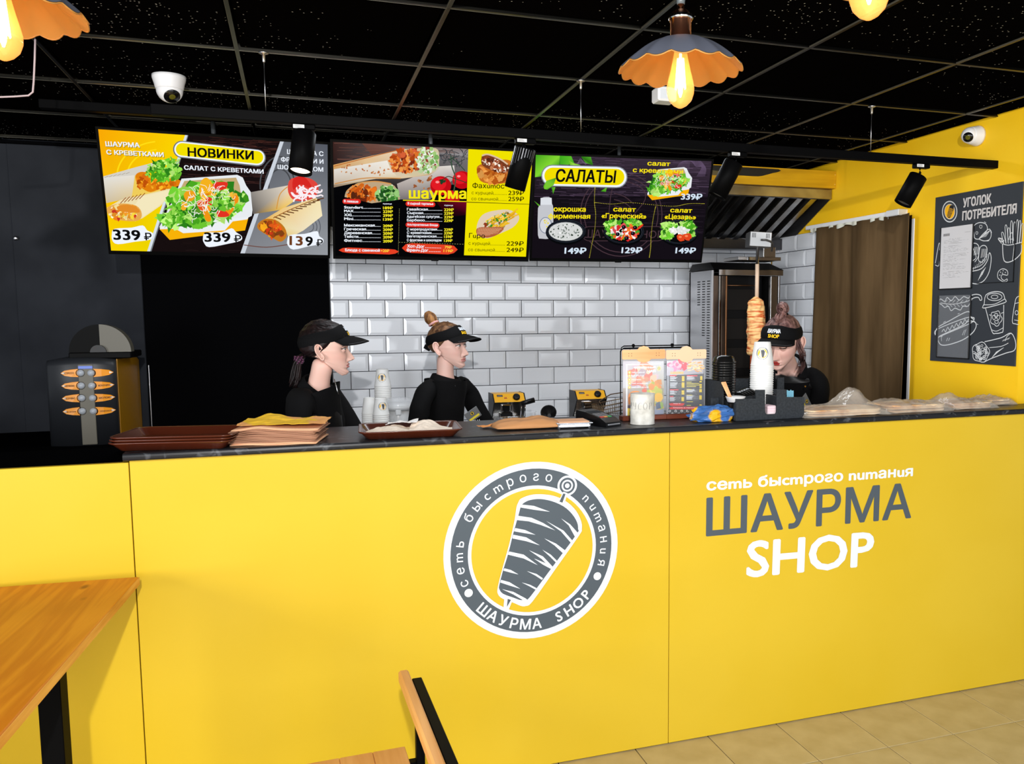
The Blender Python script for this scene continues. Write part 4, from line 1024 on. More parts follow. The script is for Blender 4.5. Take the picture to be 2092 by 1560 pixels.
# ================================================================== HOOD, GRILL, BEAM
bm_ = thing('boxing_beam', 'yellow and black painted plywood beam over the extraction hood', 'beam', (2.6, 4.35, 2.343))
M_ply = noise_col(mat('yellow_painted_ply', rgb(200, 150, 10), 0.5, spec=0.3), rgb(176, 128, 6), rgb(222, 170, 20), (2, 2, 18), 5, 0.3, 0.7)
MB().box((1.95, 4.33, 2.343), (XR-0.002, 4.36, 2.442), 0, 0.001).obj('board', M_ply, bm_)
bp_ = Print((0, 4.3295, 0), (1, 0, 0), (0, 0, 1), (0.14343, 1420, 320), 1e-4)
bp_.poly(smooth_line([(230,118),(700,150),(1190,180),(1190,215),(1110,232),(1000,262),(900,280),(700,270),(400,250),(232,190)], 2, True), (0.01, 0.008, 0.004, 1))
bp_.poly([(232,190),(420,215),(420,268),(245,262)], rgb(96, 84, 50))
for (x_, y_) in ((1995, 258), (1990, 395)): bp_.ell(x_, y_, 7, 6, rgb(225, 200, 120), 0, 8)
bp_.obj('black_paint_patch', attr_mat('paint_patch'), bm_)
hood = thing('extraction_hood', 'stainless extraction hood with slanted baffle filters', 'hood', (2.6, 4.7, 2.03))
M_hood = noise_col(mat('hood_steel', (0.42, 0.40, 0.38), 0.22, 1.0), (0.30, 0.26, 0.22, 1), (0.55, 0.55, 0.55, 1), (6, 6, 6), 3, 0.35, 0.65)  # brown and grey mottling stands in for reflections in the steel
M_bs = mat('baffle_dark', (0.012, 0.010, 0.009), 0.35, 0.3)
hx0, hx1 = 1.95, XR-0.006
A0 = Vector((0, 4.40, 2.318)); A1 = Vector((0, 4.89, 2.092))
MB().box((hx0, 4.362, 2.285), (hx1, 4.395, 2.343), 0, 0.002).obj('front_band', M_hood, hood)
MB().box((hx0, 4.89, 2.030), (hx1, YB-0.012, 2.10), 0, 0.002).obj('drip_channel', mat('dark_steel', (0.05, 0.05, 0.055), 0.3, 0.8), hood)
m = MB(); m.add([(hx0, A0.y, A0.z+0.03), (hx1, A0.y, A0.z+0.03), (hx1, A1.y, A1.z+0.03), (hx0, A1.y, A1.z+0.03), (hx0, A0.y, 2.45), (hx1, A0.y, 2.45), (hx1, YB-.02, 2.45), (hx0, YB-.02, 2.45)], [(0, 1, 2, 3), (0, 4, 5, 1), (4, 7, 6, 5), (3, 2, 6, 7), (0, 3, 7, 4), (1, 5, 6, 2)])
m.obj('canopy', M_bs, hood)
pitch = 0.094; x = hx0+0.03
sl = []
while x < hx1-0.02:
    w_ = 0.047; xe = min(x+w_, hx1-0.004)
    d_ = (A1-A0).normalized(); nrm = Vector((0, -d_.z, d_.y)); nrm = -nrm if nrm.z > 0 else nrm
    P0 = A0+nrm*0.004; P1 = A1+nrm*0.004
    vs = []
    for base in (P0, P1):
        for dx, dn in ((x, -0.022), (x+0.004, 0.0), (xe-0.004, 0.0), (xe, -0.022), (xe-0.003, -0.022), (xe-0.006, -0.004), (x+0.006, -0.004), (x+0.003, -0.022)):
            v = base+nrm*dn; vs.append((dx, v.y, v.z))
    fs = [[i, (i+1) % 8, 8+(i+1) % 8, 8+i] for i in range(8)]+[list(range(8))[::-1], list(range(8, 16))]
    MB().add(vs, fs).obj('baffle', M_hood, hood); x += pitch
MB().box((hx1-0.004, 4.38, 2.03), (hx1, YB-0.02, 2.31), 0, 0).obj('side_plate', M_steel, hood)
COL.objects['side_plate'].data.clear_geometry()
COL.objects['side_plate'].data.from_pydata([(hx1, 4.38, 2.345), (hx1, YB-.02, 2.345), (hx1, YB-.02, 2.03), (hx1, 4.89, 2.03), (hx1, 4.38, 2.285), (hx1+.004, 4.38, 2.345), (hx1+.004, YB-.02, 2.345), (hx1+.004, YB-.02, 2.03), (hx1+.004, 4.89, 2.03), (hx1+.004, 4.38, 2.285)], [], [(0,1,2,3,4), (9,8,7,6,5), (0,5,6,1), (1,6,7,2), (2,7,8,3), (3,8,9,4), (4,9,5,0)])
COL.objects['side_plate'].matrix_basis = wm(hood).inverted()

# steel table along the back wall
bt = thing('steel_work_table', 'steel work table along the tiled wall behind the workers', 'table', (1.5, 4.7, 0))
MB().box((0.25, 4.36, 0.925), (2.925, YB-0.012, 0.955), 0, 0.003).obj('table_top', M_steel, bt)
for x in (0.30, 1.6, 2.89):
    for y in (4.42, 4.94): MB().box((x-0.02, y-0.02, 0), (x+0.02, y+0.02, 0.925), 0, 0.002).obj('leg', M_steel, bt)
MB().box((0.28, 4.40, 0.22), (2.91, 4.96, 0.24), 0, 0.002).obj('lower_shelf', M_steel, bt)

gr = thing('kebab_grill', 'upright steel kebab grill with black top and louvred side', 'grill', (2.58, 4.75, 0.957))
gx0, gx1, gy = 2.350, 2.815, 4.590
MB().box((gx0, gy, 0.957), (gx0+0.012, 4.90, 1.878), 0, 0.002).obj('side_panel', M_steel, gr)
MB().box((gx1-0.012, gy, 0.957), (gx1, 4.90, 1.878), 0, 0.002).obj('side_panel', M_steel, gr)
MB().box((gx0, 4.88, 0.957), (gx1, 4.90, 1.878), 0, 0.002).obj('back_panel', M_bs, gr)
MB().box((gx0+0.012, gy+0.04, 0.957), (gx1-0.012, 4.88, 1.02), 0, 0.002).obj('drip_tray', M_steel, gr)
cap = MB(); cz0, cz1 = 1.880, 1.925
cap.add([(gx0-.004, gy-.03, cz0), (gx1+.004, gy-.03, cz0), (gx1+.004, 4.90, cz0), (gx0-.004, 4.90, cz0), (gx0+.01, gy+.05, cz1), (gx1-.05, gy+.05, cz1), (gx1-.05, 4.88, cz1), (gx0+.01, 4.88, cz1)], [(0,3,2,1), (4,5,6,7), (0,1,5,4), (1,2,6,5), (2,3,7,6), (3,0,4,7)]).obj('black_top', M_bp, gr)
MB().box((gx0+.03, gy-.032, cz0-.035), (gx1, gy-.022, cz0), 0, 0.002).obj('front_lip', M_steel2, gr)
for (a, b_, mt) in ((2.362, 2.395, 'dark'), (2.400, 2.412, 'steel'), (2.418, 2.442, 'dark'), (2.446, 2.456, 'copper'), (2.752, 2.80, 'steel')):
    m_ = {'dark': noise_col(mat('heat_stained_steel', (0.06, 0.045, 0.035), 0.35, 0.8), (0.03, 0.022, 0.018, 1), (0.16, 0.11, 0.08, 1), (8, 8, 3), 4), 'steel': M_steel2, 'copper': mat('heat_tinted_steel', (0.35, 0.17, 0.08), 0.3, 0.9)}[mt]
    MB().box((a, gy+0.005, 1.02), (b_, gy+0.03, 1.845), 0, 0.002).obj('upright', m_, gr)
MB().box((2.456, 4.70, 1.03), (2.75, 4.88, 1.86), 0, 0.003).obj('burner_housing', M_bp, gr)
for z in (1.10, 1.28, 1.46, 1.64): MB().box((2.485, 4.695, z), (2.72, 4.70, z+0.13), 0, 0.002).obj('burner', M_bs, gr)
g_ = MB()
for a, b_ in (((2.46, 4.66, 1.79), (2.70, 4.66, 1.79)), ((2.46, 4.66, 1.03), (2.46, 4.66, 1.79)), ((2.70, 4.66, 1.03), (2.70, 4.66, 1.79))): g_.tube([a, b_], 0.004, 6)
g_.obj('guard_frame', mat('heat_tinted_steel'), gr)
lv = MB()
for col_, y0_, n_ in ((0, 4.635, 62), (1, 4.70, 22), (2, 4.765, 10)):
    for i in range(n_):
        z = 1.81-0.0155*i; lv.box((gx0-0.0012, y0_-0.018, z), (gx0+0.0002, y0_+0.018, z+0.006))
lv_ = lv.obj('louvre_slots', mat('slot_black', (0.01, 0.01, 0.01), 0.6), gr); lv_['kind'] = 'stuff'
sp = thing('kebab_spit', 'vertical spit with sliced chicken meat before the kebab grill', 'spit', (2.517, 4.35, 0.955))
sx, sy = 2.514, 4.35
MB().cyl((sx, sy, 1.30), (sx, sy, 1.995), 0.0085, n=14).obj('skewer_pole', M_chrome, sp)
MB().cyl((sx, sy, 1.66), (sx, sy, 1.90), 0.0115, n=10).obj('greasy_sleeve', mat('greasy_steel', rgb(214, 186, 160), 0.45), sp)
M_meat = noise_col(mat('grilled_chicken', rgb(236, 160, 80), 0.5, spec=0.4), rgb(206, 78, 8), rgb(255, 206, 136), (7, 7, 38), 5, 0.40, 0.56, 1.2, bump=0.7)
prof = [(0.012, 1.715), (0.030, 1.705), (0.052, 1.690), (0.061, 1.672), (0.064, 1.63), (0.067, 1.58), (0.069, 1.52), (0.071, 1.46), (0.073, 1.41), (0.071, 1.385), (0.052, 1.375)]
P_ = []
for i in range(len(prof)-1):
    for k in range(10):
        u = k/10; P_.append((prof[i][0]*(1-u)+prof[i+1][0]*u, prof[i][1]*(1-u)+prof[i+1][1]*u))
rs = []
for r, z in P_:
    r *= 0.76
    rs.append([(sx+0.008*(z-1.55)*-4+(r*(1+0.16*noise.noise(Vector((math.cos(a)*2.2, math.sin(a)*2.2, z*34)))+0.10*noise.noise(Vector((math.cos(a)*5, math.sin(a)*5, z*95)))))*math.cos(a), sy+r*(1+0.16*noise.noise(Vector((math.cos(a)*2.2, math.sin(a)*2.2, z*34))))*math.sin(a), z) for a in [2*PI*j/44 for j in range(44)]])
MB().rings([r_[::-1] for r_ in rs]).obj('meat', M_meat, sp)
MB().lathe([(0.034, 1.300), (0.032, 1.39), (0.02, 1.40)], (sx+0.0, sy, 0), 24).obj('orange_sleeve', mat('orange_plastic', rgb(238, 92, 10), 0.35), sp)
MB().lathe([(0.05, 1.235), (0.048, 1.245), (0.034, 1.25), (0.036, 1.27), (0.030, 1.275), (0.030, 1.295), (0.034, 1.30)], (sx, sy, 0), 28).obj('chrome_foot', M_chrome, sp)
MB().lathe([(0.10, 0.956), (0.10, 0.97), (0.02, 0.985), (0.015, 1.24)], (sx, sy, 0), 28).obj('turntable', M_steel2, sp)
mo = MB(); Mm = Matrix.Translation((sx+0.005, sy, 2.035)) @ Matrix.Rotation(-0.32, 4, 'Z') @ Matrix.Rotation(0.06, 4, 'Y')
mo.box((-0.062, -0.065, -0.042), (0.062, 0.065, 0.042), 0, 0.003, Mm); mb_ = mo.obj('motor_box', mat('satin_steel', (0.42, 0.42, 0.42), 0.42, 1.0), sp)
vs_ = MB()
for x_ in (-0.048, -0.040, -0.032, 0.030, 0.038, 0.046): vs_.box((x_-0.0015, -0.0665, 0.008), (x_+0.0015, -0.0645, 0.034), 0, 0, Mm)
vs_.obj('vent_slots', mat('slot_black'), sp)['kind'] = 'stuff'
MB().tube([Mm @ Vector(p) for p in ((-0.0, -0.070, -0.004), (0.03, -0.074, -0.003), (0.055, -0.068, -0.010), (0.072, -0.05, -0.022), (0.074, -0.03, -0.06))], 0.006, 8).obj('power_cable', mat('grey_cable', (0.06, 0.055, 0.05), 0.4), sp)
MB().box((2.42, 4.40, 1.925), (2.70, 4.58, 1.945), 0, 0.002).box((2.56, 4.36, 1.94), (2.64, 4.43, 2.0), 0, 0.003).obj('swing_arm', M_steel2, sp)

# curtain and its rail
cr = thing('curtain_rail', 'white curtain rail over the kitchen doorway', 'rail', (XR, 4.15, 2.13))
MB().box((XR-0.052, 3.76, 2.125), (XR, 4.56, 2.147), 0, 0.002).obj('rail_profile', M_white, cr)
MB().box((XR-0.06, 3.70, 2.119), (XR, 3.80, 2.151), 0, 0.003).obj('end_cap', M_white, cr)
g2 = MB()
def frill(u, v):
    y = 4.50-0.72*u; return (XR-0.056+0.006*math.sin(u*60), y, 2.126-0.022*v*(0.5+0.8*abs(math.sin(u*17+1))*(0.5+noise.noise(Vector((u*9, 0, 0))))))
g2.grid(frill, 60, 2).obj('gathering_tape', mat('ivory_tape', rgb(205, 205, 190), 0.8), cr)
M_curt = noise_col(mat('brown_black_curtain', (0.05, 0.034, 0.018), 0.85, spec=0.15), (0.075, 0.044, 0.018, 1), (0.125, 0.076, 0.034, 1), (14, 14, 2), 3)
def curtain(u, v):
    y = 4.425-0.805*u; z = 2.122-1.98*v
    f = math.sin(u*27+1.1*math.sin(v*2+u*5))*0.45+math.sin(u*12+0.6+v*0.6)*0.75
    return (XR-0.050-0.042*f*(0.35+0.65*v), y+0.008*math.sin(u*30+1.5), z)
cc = tag(MB().grid(curtain, 110, 24).obj('doorway_curtain', M_curt), 'dark brown curtain filling the kitchen doorway', 'curtain')
sm = cc.modifiers.new('thickness', 'SOLIDIFY'); sm.thickness = 0.003

# ================================================================== CONSUMER BOARD (poster on the right wall)
po = thing('wall_poster', 'dark poster with white chalk food drawings on the yellow wall', 'poster', (XR, 3.23, 1.38))
py0, py1, pz0, pz1 = 3.495, 2.958, 1.378, 2.182
MB().box((XR-0.006, py1, pz0), (XR, py0, pz1), 0, 0.0008).obj('board', mat('slate_board', rgb(50, 54, 60), 0.5, spec=0.3), po)
P = Print((XR-0.0064, 0, 0), (0, -1, 0), (0, 0, 1), (0.26914, 1860, 360), 6e-5)
CH = rgb(214, 216, 218)
def st(pts, w_=4.5, closed=False, n=4): P.stroke(pts, w_, CH, closed, n); P.h -= P.step*0.9
P.text('УГОЛОК', (398, 236), (612, 200), 66, rgb(205, 200, 198), 0.045); P.text('ПОТРЕБИТЕЛЯ', (392, 334), (805, 278), 66, rgb(205, 200, 198), 0.045)
P.ell(298, 268, 58, 82, CH, 0, 40); P.ell(298, 268, 52, 74, rgb(60, 64, 70), 0, 40); P.ell(298, 268, 40, 58, CH, 0, 40); P.ell(298, 268, 37, 54, rgb(245, 180, 10), 0, 40)
P.poly(smooth_line([(300,225),(325,222),(328,250),(305,310),(285,312),(280,290)], 3, True), (0.01, 0.01, 0.01, 1))
for i in range(7): P.stroke([(282, 238+i*11), (322, 250+i*9)], 3, rgb(245, 180, 10), n=1); P.h -= P.step*.9
P.up(3)
def lump(cx, cy, rx, ry, n=10, w_=4.5, ph=0.0, am=0.12):
    st([(cx+rx*(1+am*math.sin(5*a+ph))*math.cos(a), cy+ry*(1+am*math.sin(5*a+ph))*math.sin(a)) for a in [2*PI*i/n for i in range(n)]], w_, True)
# bun at the top
st([(485,440),(482,380),(520,352),(570,360),(585,400),(560,440),(520,475),(490,470)], 5, True); st([(520,475),(560,430),(600,400),(614,440),(600,480),(560,490),(525,478)], 5, True)
for i in range(5): st([(530+i*10, 468-i*2), (560+i*9, 440-i*4), (590+i*4, 420-i*3)], 3)
lump(535, 382, 10, 12, 8, 3); lump(505, 430, 8, 10, 8, 3)
for a in ((560,345,575,352), (612,410,618,430), (580,492,600,488)): st([a[:2], a[2:]], 3, n=1)
# fries
st([(700,512),(712,640),(775,642),(838,585),(845,520)], 6); st([(775,642),(790,520)], 4); st([(700,512),(740,522),(790,515),(845,500)], 5)
for i in range(9):
    x = 700+i*17; h = [470, 430, 380, 400, 352, 360, 345, 350, 370][i]; dx = [-26, -18, -8, -4, 0, 6, 10, 12, 14][i]
    st([(x-7, 510), (x-7+dx, h+5), (x+7+dx, h), (x+9, 508)], 4.5, False, 3)
st([(700,500),(672,480),(690,470),(712,492)], 4.5); st([(740,495),(770,425),(785,490)], 4); st([(752,478),(778,476)], 3, n=1)
# bowl / ice cream
st([(472,720),(540,700),(585,640),(600,580),(614,620),(600,720),(560,790),(510,815),(472,812)], 5.5); st([(472,700),(530,680),(570,640),(585,590)], 4)
st([(475,640),(500,610),(470,520),(500,510),(522,540),(515,610),(490,650)], 5); st([(520,600),(530,540),(560,524),(582,545),(575,600),(545,650),(520,640)], 5, True)
for i in range(5): st([(482+i*8, 600-i*2), (488+i*8, 535)], 3, n=1); st([(536+i*9, 620-i*3), (545+i*8, 550)], 3, n=1)
for i in range(8): st([(478+i*14, 712-i*11), (480+i*14, 690-i*12)], 3.4, n=1)
for i in range(4): st([(515+i*10, 790-i*14), (545+i*9, 720-i*10)], 3.4, n=1)
st([(190,660),(215,520),(225,515),(222,560)], 5); st([(188,672),(214,680),(222,640)], 4)
# croissant-like sweet
st([(700,798),(665,770),(668,725),(700,702),(735,715),(738,750),(700,745),(690,770),(712,790),(735,778),(732,798),(705,800)], 4.5, True)
for x, y in ((685,728), (705,716), (722,730), (680,750), (700,735)): lump(x, y, 2.5, 3, 6, 2.5)
# lettuce
st([(218,960),(230,930),(262,950),(280,918),(312,945),(340,912),(372,940),(405,912),(440,925),(460,905),(500,895),(535,905),(543,935),(530,940),(515,918),(470,930),(440,985),(400,985),(380,1015),(340,1000),(310,1020),(290,985),(262,995),(240,975)], 5, True, 3)
st([(230,960),(320,970),(430,950),(470,925)], 4); 
for i in range(6): st([(262+i*30, 958), (282+i*30, 938)], 3, n=1); st([(272+i*28, 972), (290+i*28, 990)], 3, n=1)
# hot dog
st([(190,1205),(205,1150),(300,1095),(410,1035),(450,1030),(460,1065),(485,1075),(480,1100)], 5.5); st([(190,1205),(205,1160),(420,1075),(470,1078),(465,1110),(260,1200),(215,1220)], 5)
st([(215,1220),(260,1195),(400,1130),(440,1100),(490,1105),(500,1140),(470,1190),(400,1240),(300,1275),(240,1280),(215,1255)], 6, True)
st([(240,1180),(255,1160),(268,1180),(285,1145),(300,1168),(318,1130),(332,1152),(350,1115),(365,1138),(385,1100),(398,1122),(415,1085),(428,1105),(445,1080)], 5, False, 3)
for (a, b_, c_, d_) in ((275,1250,285,1225), (290,1248,300,1225), (395,1205,412,1165), (408,1205,424,1160), (235,1215,238,1250), (228,1214,246,1216), (360,1045,375,1040), (505,1120,515,1125), (250,1110,270,1100)): st([(a, b_), (c_, d_)], 3.4, n=1)
# cup
st([(562,965),(575,900),(640,875),(700,885),(718,930),(718,958),(560,1000),(558,975)], 5.5, True, 3); lump(640, 915, 56, 28, 14, 4.5, 0, 0.0); lump(640, 915, 26, 14, 10, 4, 0, 0)
st([(560,975),(640,970),(718,930)], 4.5); st([(572,1002),(620,1175),(650,1192),(690,1185),(706,1160),(710,975)], 5.5); st([(620,1165),(655,1175),(704,1150)], 4)
lump(652, 1078, 42, 55, 16, 4.5, 1, 0.12)
for k in range(3): lump(636+k*16, 1070-(k % 2)*14, 12, 17, 8, 4)
lump(655, 1105, 14, 12, 8, 4); st([(600,1050),(618,1056)], 4, n=1); st([(690,1040),(708,1032)], 4, n=1)
# bottle at the edge
st([(826,910),(808,920),(795,960),(775,1100),(800,1120),(822,1125)], 5); st([(795,965),(826,958)], 4, n=1); lump(808, 1035, 12, 16, 10, 4, 0, 0); st([(790,1090),(822,1095)], 4, n=1)
# kebab wrap
st([(565,1255),(690,1225),(765,1190),(800,1260),(790,1320),(730,1340),(620,1380),(560,1410)], 5.5); st([(765,1190),(735,1215),(720,1250)], 4); st([(600,1300),(690,1290),(745,1265)], 4)
lump(535, 1335, 64, 74, 22, 5, 2, 0.07)
for i in range(40):
    a = random.random()*2*PI; r = random.random()**.5; lump(535+52*r*math.cos(a), 1335+60*r*math.sin(a), 6+random.random()*7, 5+random.random()*7, 7, 3.2, a, 0.2)
for i in range(6): st([(620+i*6, 1375-i*8), (670+i*8, 1330-i*6)], 3, n=1); st([(700+i*9, 1252-i*3), (712+i*9, 1238-i*3)], 2.6, n=1)
P.obj('chalk_drawing', attr_mat('chalk_print'), po)
# document pocket with a sheet, and empty pocket
def pocket(x0, y0, x1, y1, x2, y2, x3, y3, paper):
    Q = [at_x(1860+a*0.26914, 360+b_*0.26914, XR-0.008) for a, b_ in ((x0, y0), (x1, y1), (x2, y2), (x3, y3))]
    yl = (Q[0].y+Q[3].y)/2; yr = (Q[1].y+Q[2].y)/2; zt = (Q[0].z+Q[1].z)/2; zb_ = (Q[2].z+Q[3].z)/2
    m = MB(); e = 0.005
    for a, b_ in (((yr, zb_), (yl, zb_+e)), ((yl-e, zb_), (yl, zt)), ((yr, zb_), (yr+e, zt))): m.box((XR-0.013, a[0], a[1]), (XR-0.0066, b_[0], b_[1]), 0, 0.0006)
    fr_ = m.obj('pocket_frame', M_bp, po)
    if paper:
        MB().box((XR-0.0112, yr+e+0.002, zb_+e), (XR-0.0108, yl-e-0.001, zt-0.002)).obj('paper_sheet', mat('printed_sheet', rgb(206, 204, 206), 0.6), po)
        pp = Print((XR-0.0114, 0, 0), (0, -1, 0), (0, 0, 1), (1, 0, 0), 5e-5)
        def ln(u0, u1, v, h_=0.0016, c_=0.16): pp.raw([(-yl+(yl-yr)*u0, zt-(zt-zb_)*v), (-yl+(yl-yr)*u1, zt-(zt-zb_)*v), (-yl+(yl-yr)*u1, zt-(zt-zb_)*v+h_), (-yl+(yl-yr)*u0, zt-(zt-zb_)*v+h_)], [[0, 1, 2, 3]], (c_, c_, c_*1.05, 1))
        for i in range(9): ln(0.10+i*0.022, 0.112+i*0.022, 0.145, 0.012, 0.02)
        ln(0.75, 0.92, 0.12, 0.001)
        for i in range(34):
            v = 0.2+i*0.0185
            if i in (5, 12, 20, 27): continue
            u0 = 0.12 if i % 4 else 0.28; u1 = random.uniform(0.5, 0.92)
            k = u0
            while k < u1: ln(k, min(k+random.uniform(0.03, 0.12), u1), v, 0.0010, random.choice((0.12, 0.25, 0.4))); k += random.uniform(0.05, 0.14)
        pp.obj('document_text', attr_mat('document_print'), po)
    else:
        MB().box((XR-0.0112, yr+e, zb_+e), (XR-0.0106, yl-e, zt)).obj('clear_sheet', mat('clear_sheet', (0.6, 0.62, 0.66), 0.12, alpha=0.10), po)
pocket(232, 392, 478, 358, 472, 850, 218, 862, True)
pocket(214, 905, 464, 900, 446, 1388, 202, 1374, False)
po2 = MB(); po2.box((XR-0.0095, 2.985, 1.75), (XR-0.0066, 3.20, 1.753)).box((XR-0.0095, 2.985, 1.75), (XR-0.0066, 2.988, 2.02)).obj('pocket_frame', M_bp, po)

# ================================================================== ON THE WORKTOP
M_tray = mat('brown_tray_plastic', rgb(76, 32, 18), 0.22, spec=0.55)
def rrect(w_, d_, r, n=5):
    pts = []
    for cx, cy, a0 in ((w_/2-r, d_/2-r, 0), (-w_/2+r, d_/2-r, 90), (-w_/2+r, -d_/2+r, 180), (w_/2-r, -d_/2+r, 270)):
        for k in range(n+1):
            a = math.radians(a0+90*k/n); pts.append((cx+r*math.cos(a), cy+r*math.sin(a)))
    return pts
def tray(c, w_, d_, rot, z, label, group):
    M = Matrix.Translation((c[0], c[1], z)) @ Matrix.Rotation(rot, 4, 'Z')
    t = thing('serving_tray', label, 'tray', (c[0], c[1], z), group, rot)
    prof = [(0.030, 0.0), (0.024, 0.0012), (0.006, 0.022), (0.0035, 0.026), (0.0, 0.0275), (-0.0015, 0.0265), (-0.001, 0.0245), (0.0015, 0.024), (0.0055, 0.0195), (0.0235, -0.0002+0.0004)]
    def ring(i, h, r): return [M @ Vector((x, y, h)) for x, y in rrect(w_-2*i, d_-2*i, max(r-i*0.5, 0.006))]
    outer = [ring(0.034, 0.0, .03)]+[ring(i, h, .03) for i, h in ((0.028, 0.0008), (0.009, 0.020), (0.002, 0.0235), (0.0, 0.0255))]
    inner = [ring(i, h, .03) for i, h in ((0.0015, 0.0275), (0.005, 0.0278), (0.009, 0.0255), (0.026, 0.0055), (0.031, 0.0035))]
    MB().rings([r[::-1] for r in outer]+[r[::-1] for r in inner], 0, True, True).obj('tray_body', M_tray, t)
    m = MB(); rr = ring(0.0012, 0.0265, .03); m.tube(rr+[rr[0]], 0.0022, 6, 0, False); m.obj('rolled_edge', M_tray, t)
    return t
for k in range(3):
    tray((-0.352+0.003*k, 2.908-0.002*k), 0.352, 0.258, -0.185, ZW+0.0005+0.0088*k, ['bottom one of the three stacked brown trays', 'middle one of the three stacked brown trays', 'topmost empty brown tray of the stack at the left'][k], 'brown trays stacked at the left end')
tray((0.352, 2.905), 0.335, 0.250, -0.075, ZW+0.0005, 'brown tray holding crumpled white napkins', None)
# napkins in the tray
M_nap = leaf_bump(mat('cream_napkin', rgb(250, 234, 216), 0.8), 60, 0.3, 0.001)
def sheet(name, c, w_, d_, rot, z, amp, mats, label, cat, seed, group=None, lift=None, th=0.0008, parent=None):
    M = Matrix.Translation((c[0], c[1], z)) @ Matrix.Rotation(rot, 4, 'Z')
    def fn(u, v):
        x, y = (u-0.5)*w_, (v-0.5)*d_
        h = 0.15+1.1*abs(noise.noise(Vector((x*16+seed, y*16, seed))))+0.6*abs(noise.noise(Vector((x*38+seed, y*38, seed))))
        h = max(0, h)*amp+(lift(u, v) if lift else 0)
        return M @ Vector((x+0.006*noise.noise(Vector((y*40, seed, 0))), y+0.006*noise.noise(Vector((x*40, seed, 3))), h))
    o = MB().grid(fn, 26, 20, smooth=False).obj(name, mats, parent)
    if label: tag(o, label, cat, group)
    s_ = o.modifiers.new('paper', 'SOLIDIFY'); s_.thickness = th; s_.offset = 1
    return o
n1 = sheet('paper_napkin', (0.300, 2.895), 0.165, 0.150, 0.10, ZW+0.0055, 0.009, M_nap, 'cream paper sheet lying in the left half of the napkin tray', 'napkin', 3.1, None, lambda u, v: 0.016*max(0, math.sin(PI*u))*v)
n2 = sheet('paper_napkin', (0.425, 2.900), 0.150, 0.150, -0.2, ZW+0.0060, 0.010, M_nap, 'folded cream napkin humped up in the right half of the napkin tray', 'napkin', 9.4, None, lambda u, v: 0.030*math.exp(-((u-0.35)/0.3)**2)*v)
n3 = sheet('paper_napkin', (0.335, 2.975), 0.105, 0.06, -0.25, ZW+0.024, 0.010, mat('white_napkin', rgb(236, 234, 232), 0.8), 'small white napkin at the back of the napkin tray', 'napkin', 5.7, None, lambda u, v: 0.008*u)
# stack of kraft paper bags
M_kraft = leaf_bump(mat('kraft_paper', rgb(158, 116, 92), 0.75, spec=0.2), 30, 0.3, 0.001)
M_kraft2 = mat('pale_kraft_paper', rgb(222, 170, 132), 0.75, spec=0.2)
M_yk = noise_col(mat('yellow_printed_kraft', rgb(246, 186, 60), 0.7, spec=0.2), rgb(244, 176, 104), rgb(250, 200, 50), (9, 9, 9), 2, 0.48, 0.52)
NB = 13
for i in range(NB):
    z = ZW+0.0006+i*0.0037; w_ = 0.262+random.uniform(-.006, .006); d_ = 0.20
    cx, cy = -0.062+random.uniform(-.004, .004)+(0.008 if i > 10 else 0), 2.905+random.uniform(-.004, .004)
    rot = -0.20+random.uniform(-.03, .03); top = i == NB-1
    M = Matrix.Translation((cx, cy, z)) @ Matrix.Rotation(rot, 4, 'Z')
    def surf(zz):
        return lambda u, v: M @ Vector(((u-.5)*w_, (v-.5)*d_, zz+0.010*math.exp(-((u-0.28)/0.18)**2)*(i/NB)+0.0012*math.sin(u*9+i*1.3)))
    m = MB().grid(surf(0.0030), 16, 4, 0).grid(surf(0.0), 16, 4, 0)
    o = m.obj('paper_bag', M_kraft2 if i in (0, 1, NB-1) else M_kraft)
    o.data.flip_normals() if False else None
    bm = bmesh.new(); bm.from_mesh(o.data); eds = [e for e in bm.edges if e.is_boundary]; bmesh.ops.bridge_loops(bm, edges=eds); bmesh.ops.recalc_face_normals(bm, faces=bm.faces); bm.to_mesh(o.data); bm.free()
    tag(o, 'flat kraft paper bag in the pile beside the brown trays' if 0 < i < NB-1 else ('flat pale kraft bag at the bottom of the paper pile' if i == 0 else 'topmost pale kraft bag of the paper pile'), 'paper bag', 'kraft paper bags piled beside the trays')
tb = sheet('paper_bag', (-0.045, 2.93), 0.27, 0.17, -0.16, ZW+0.0615-0.004, 0.006, M_yk, 'yellow printed kraft bag lying askew on the paper pile', 'paper bag', 2.2, None, lambda u, v: 0.016*math.exp(-((u-0.3)/0.16)**2)*v)
lb = MB().box((-0.01, 2.868, ZW+0.0003), (0.20, 2.90, ZW+0.001)); 
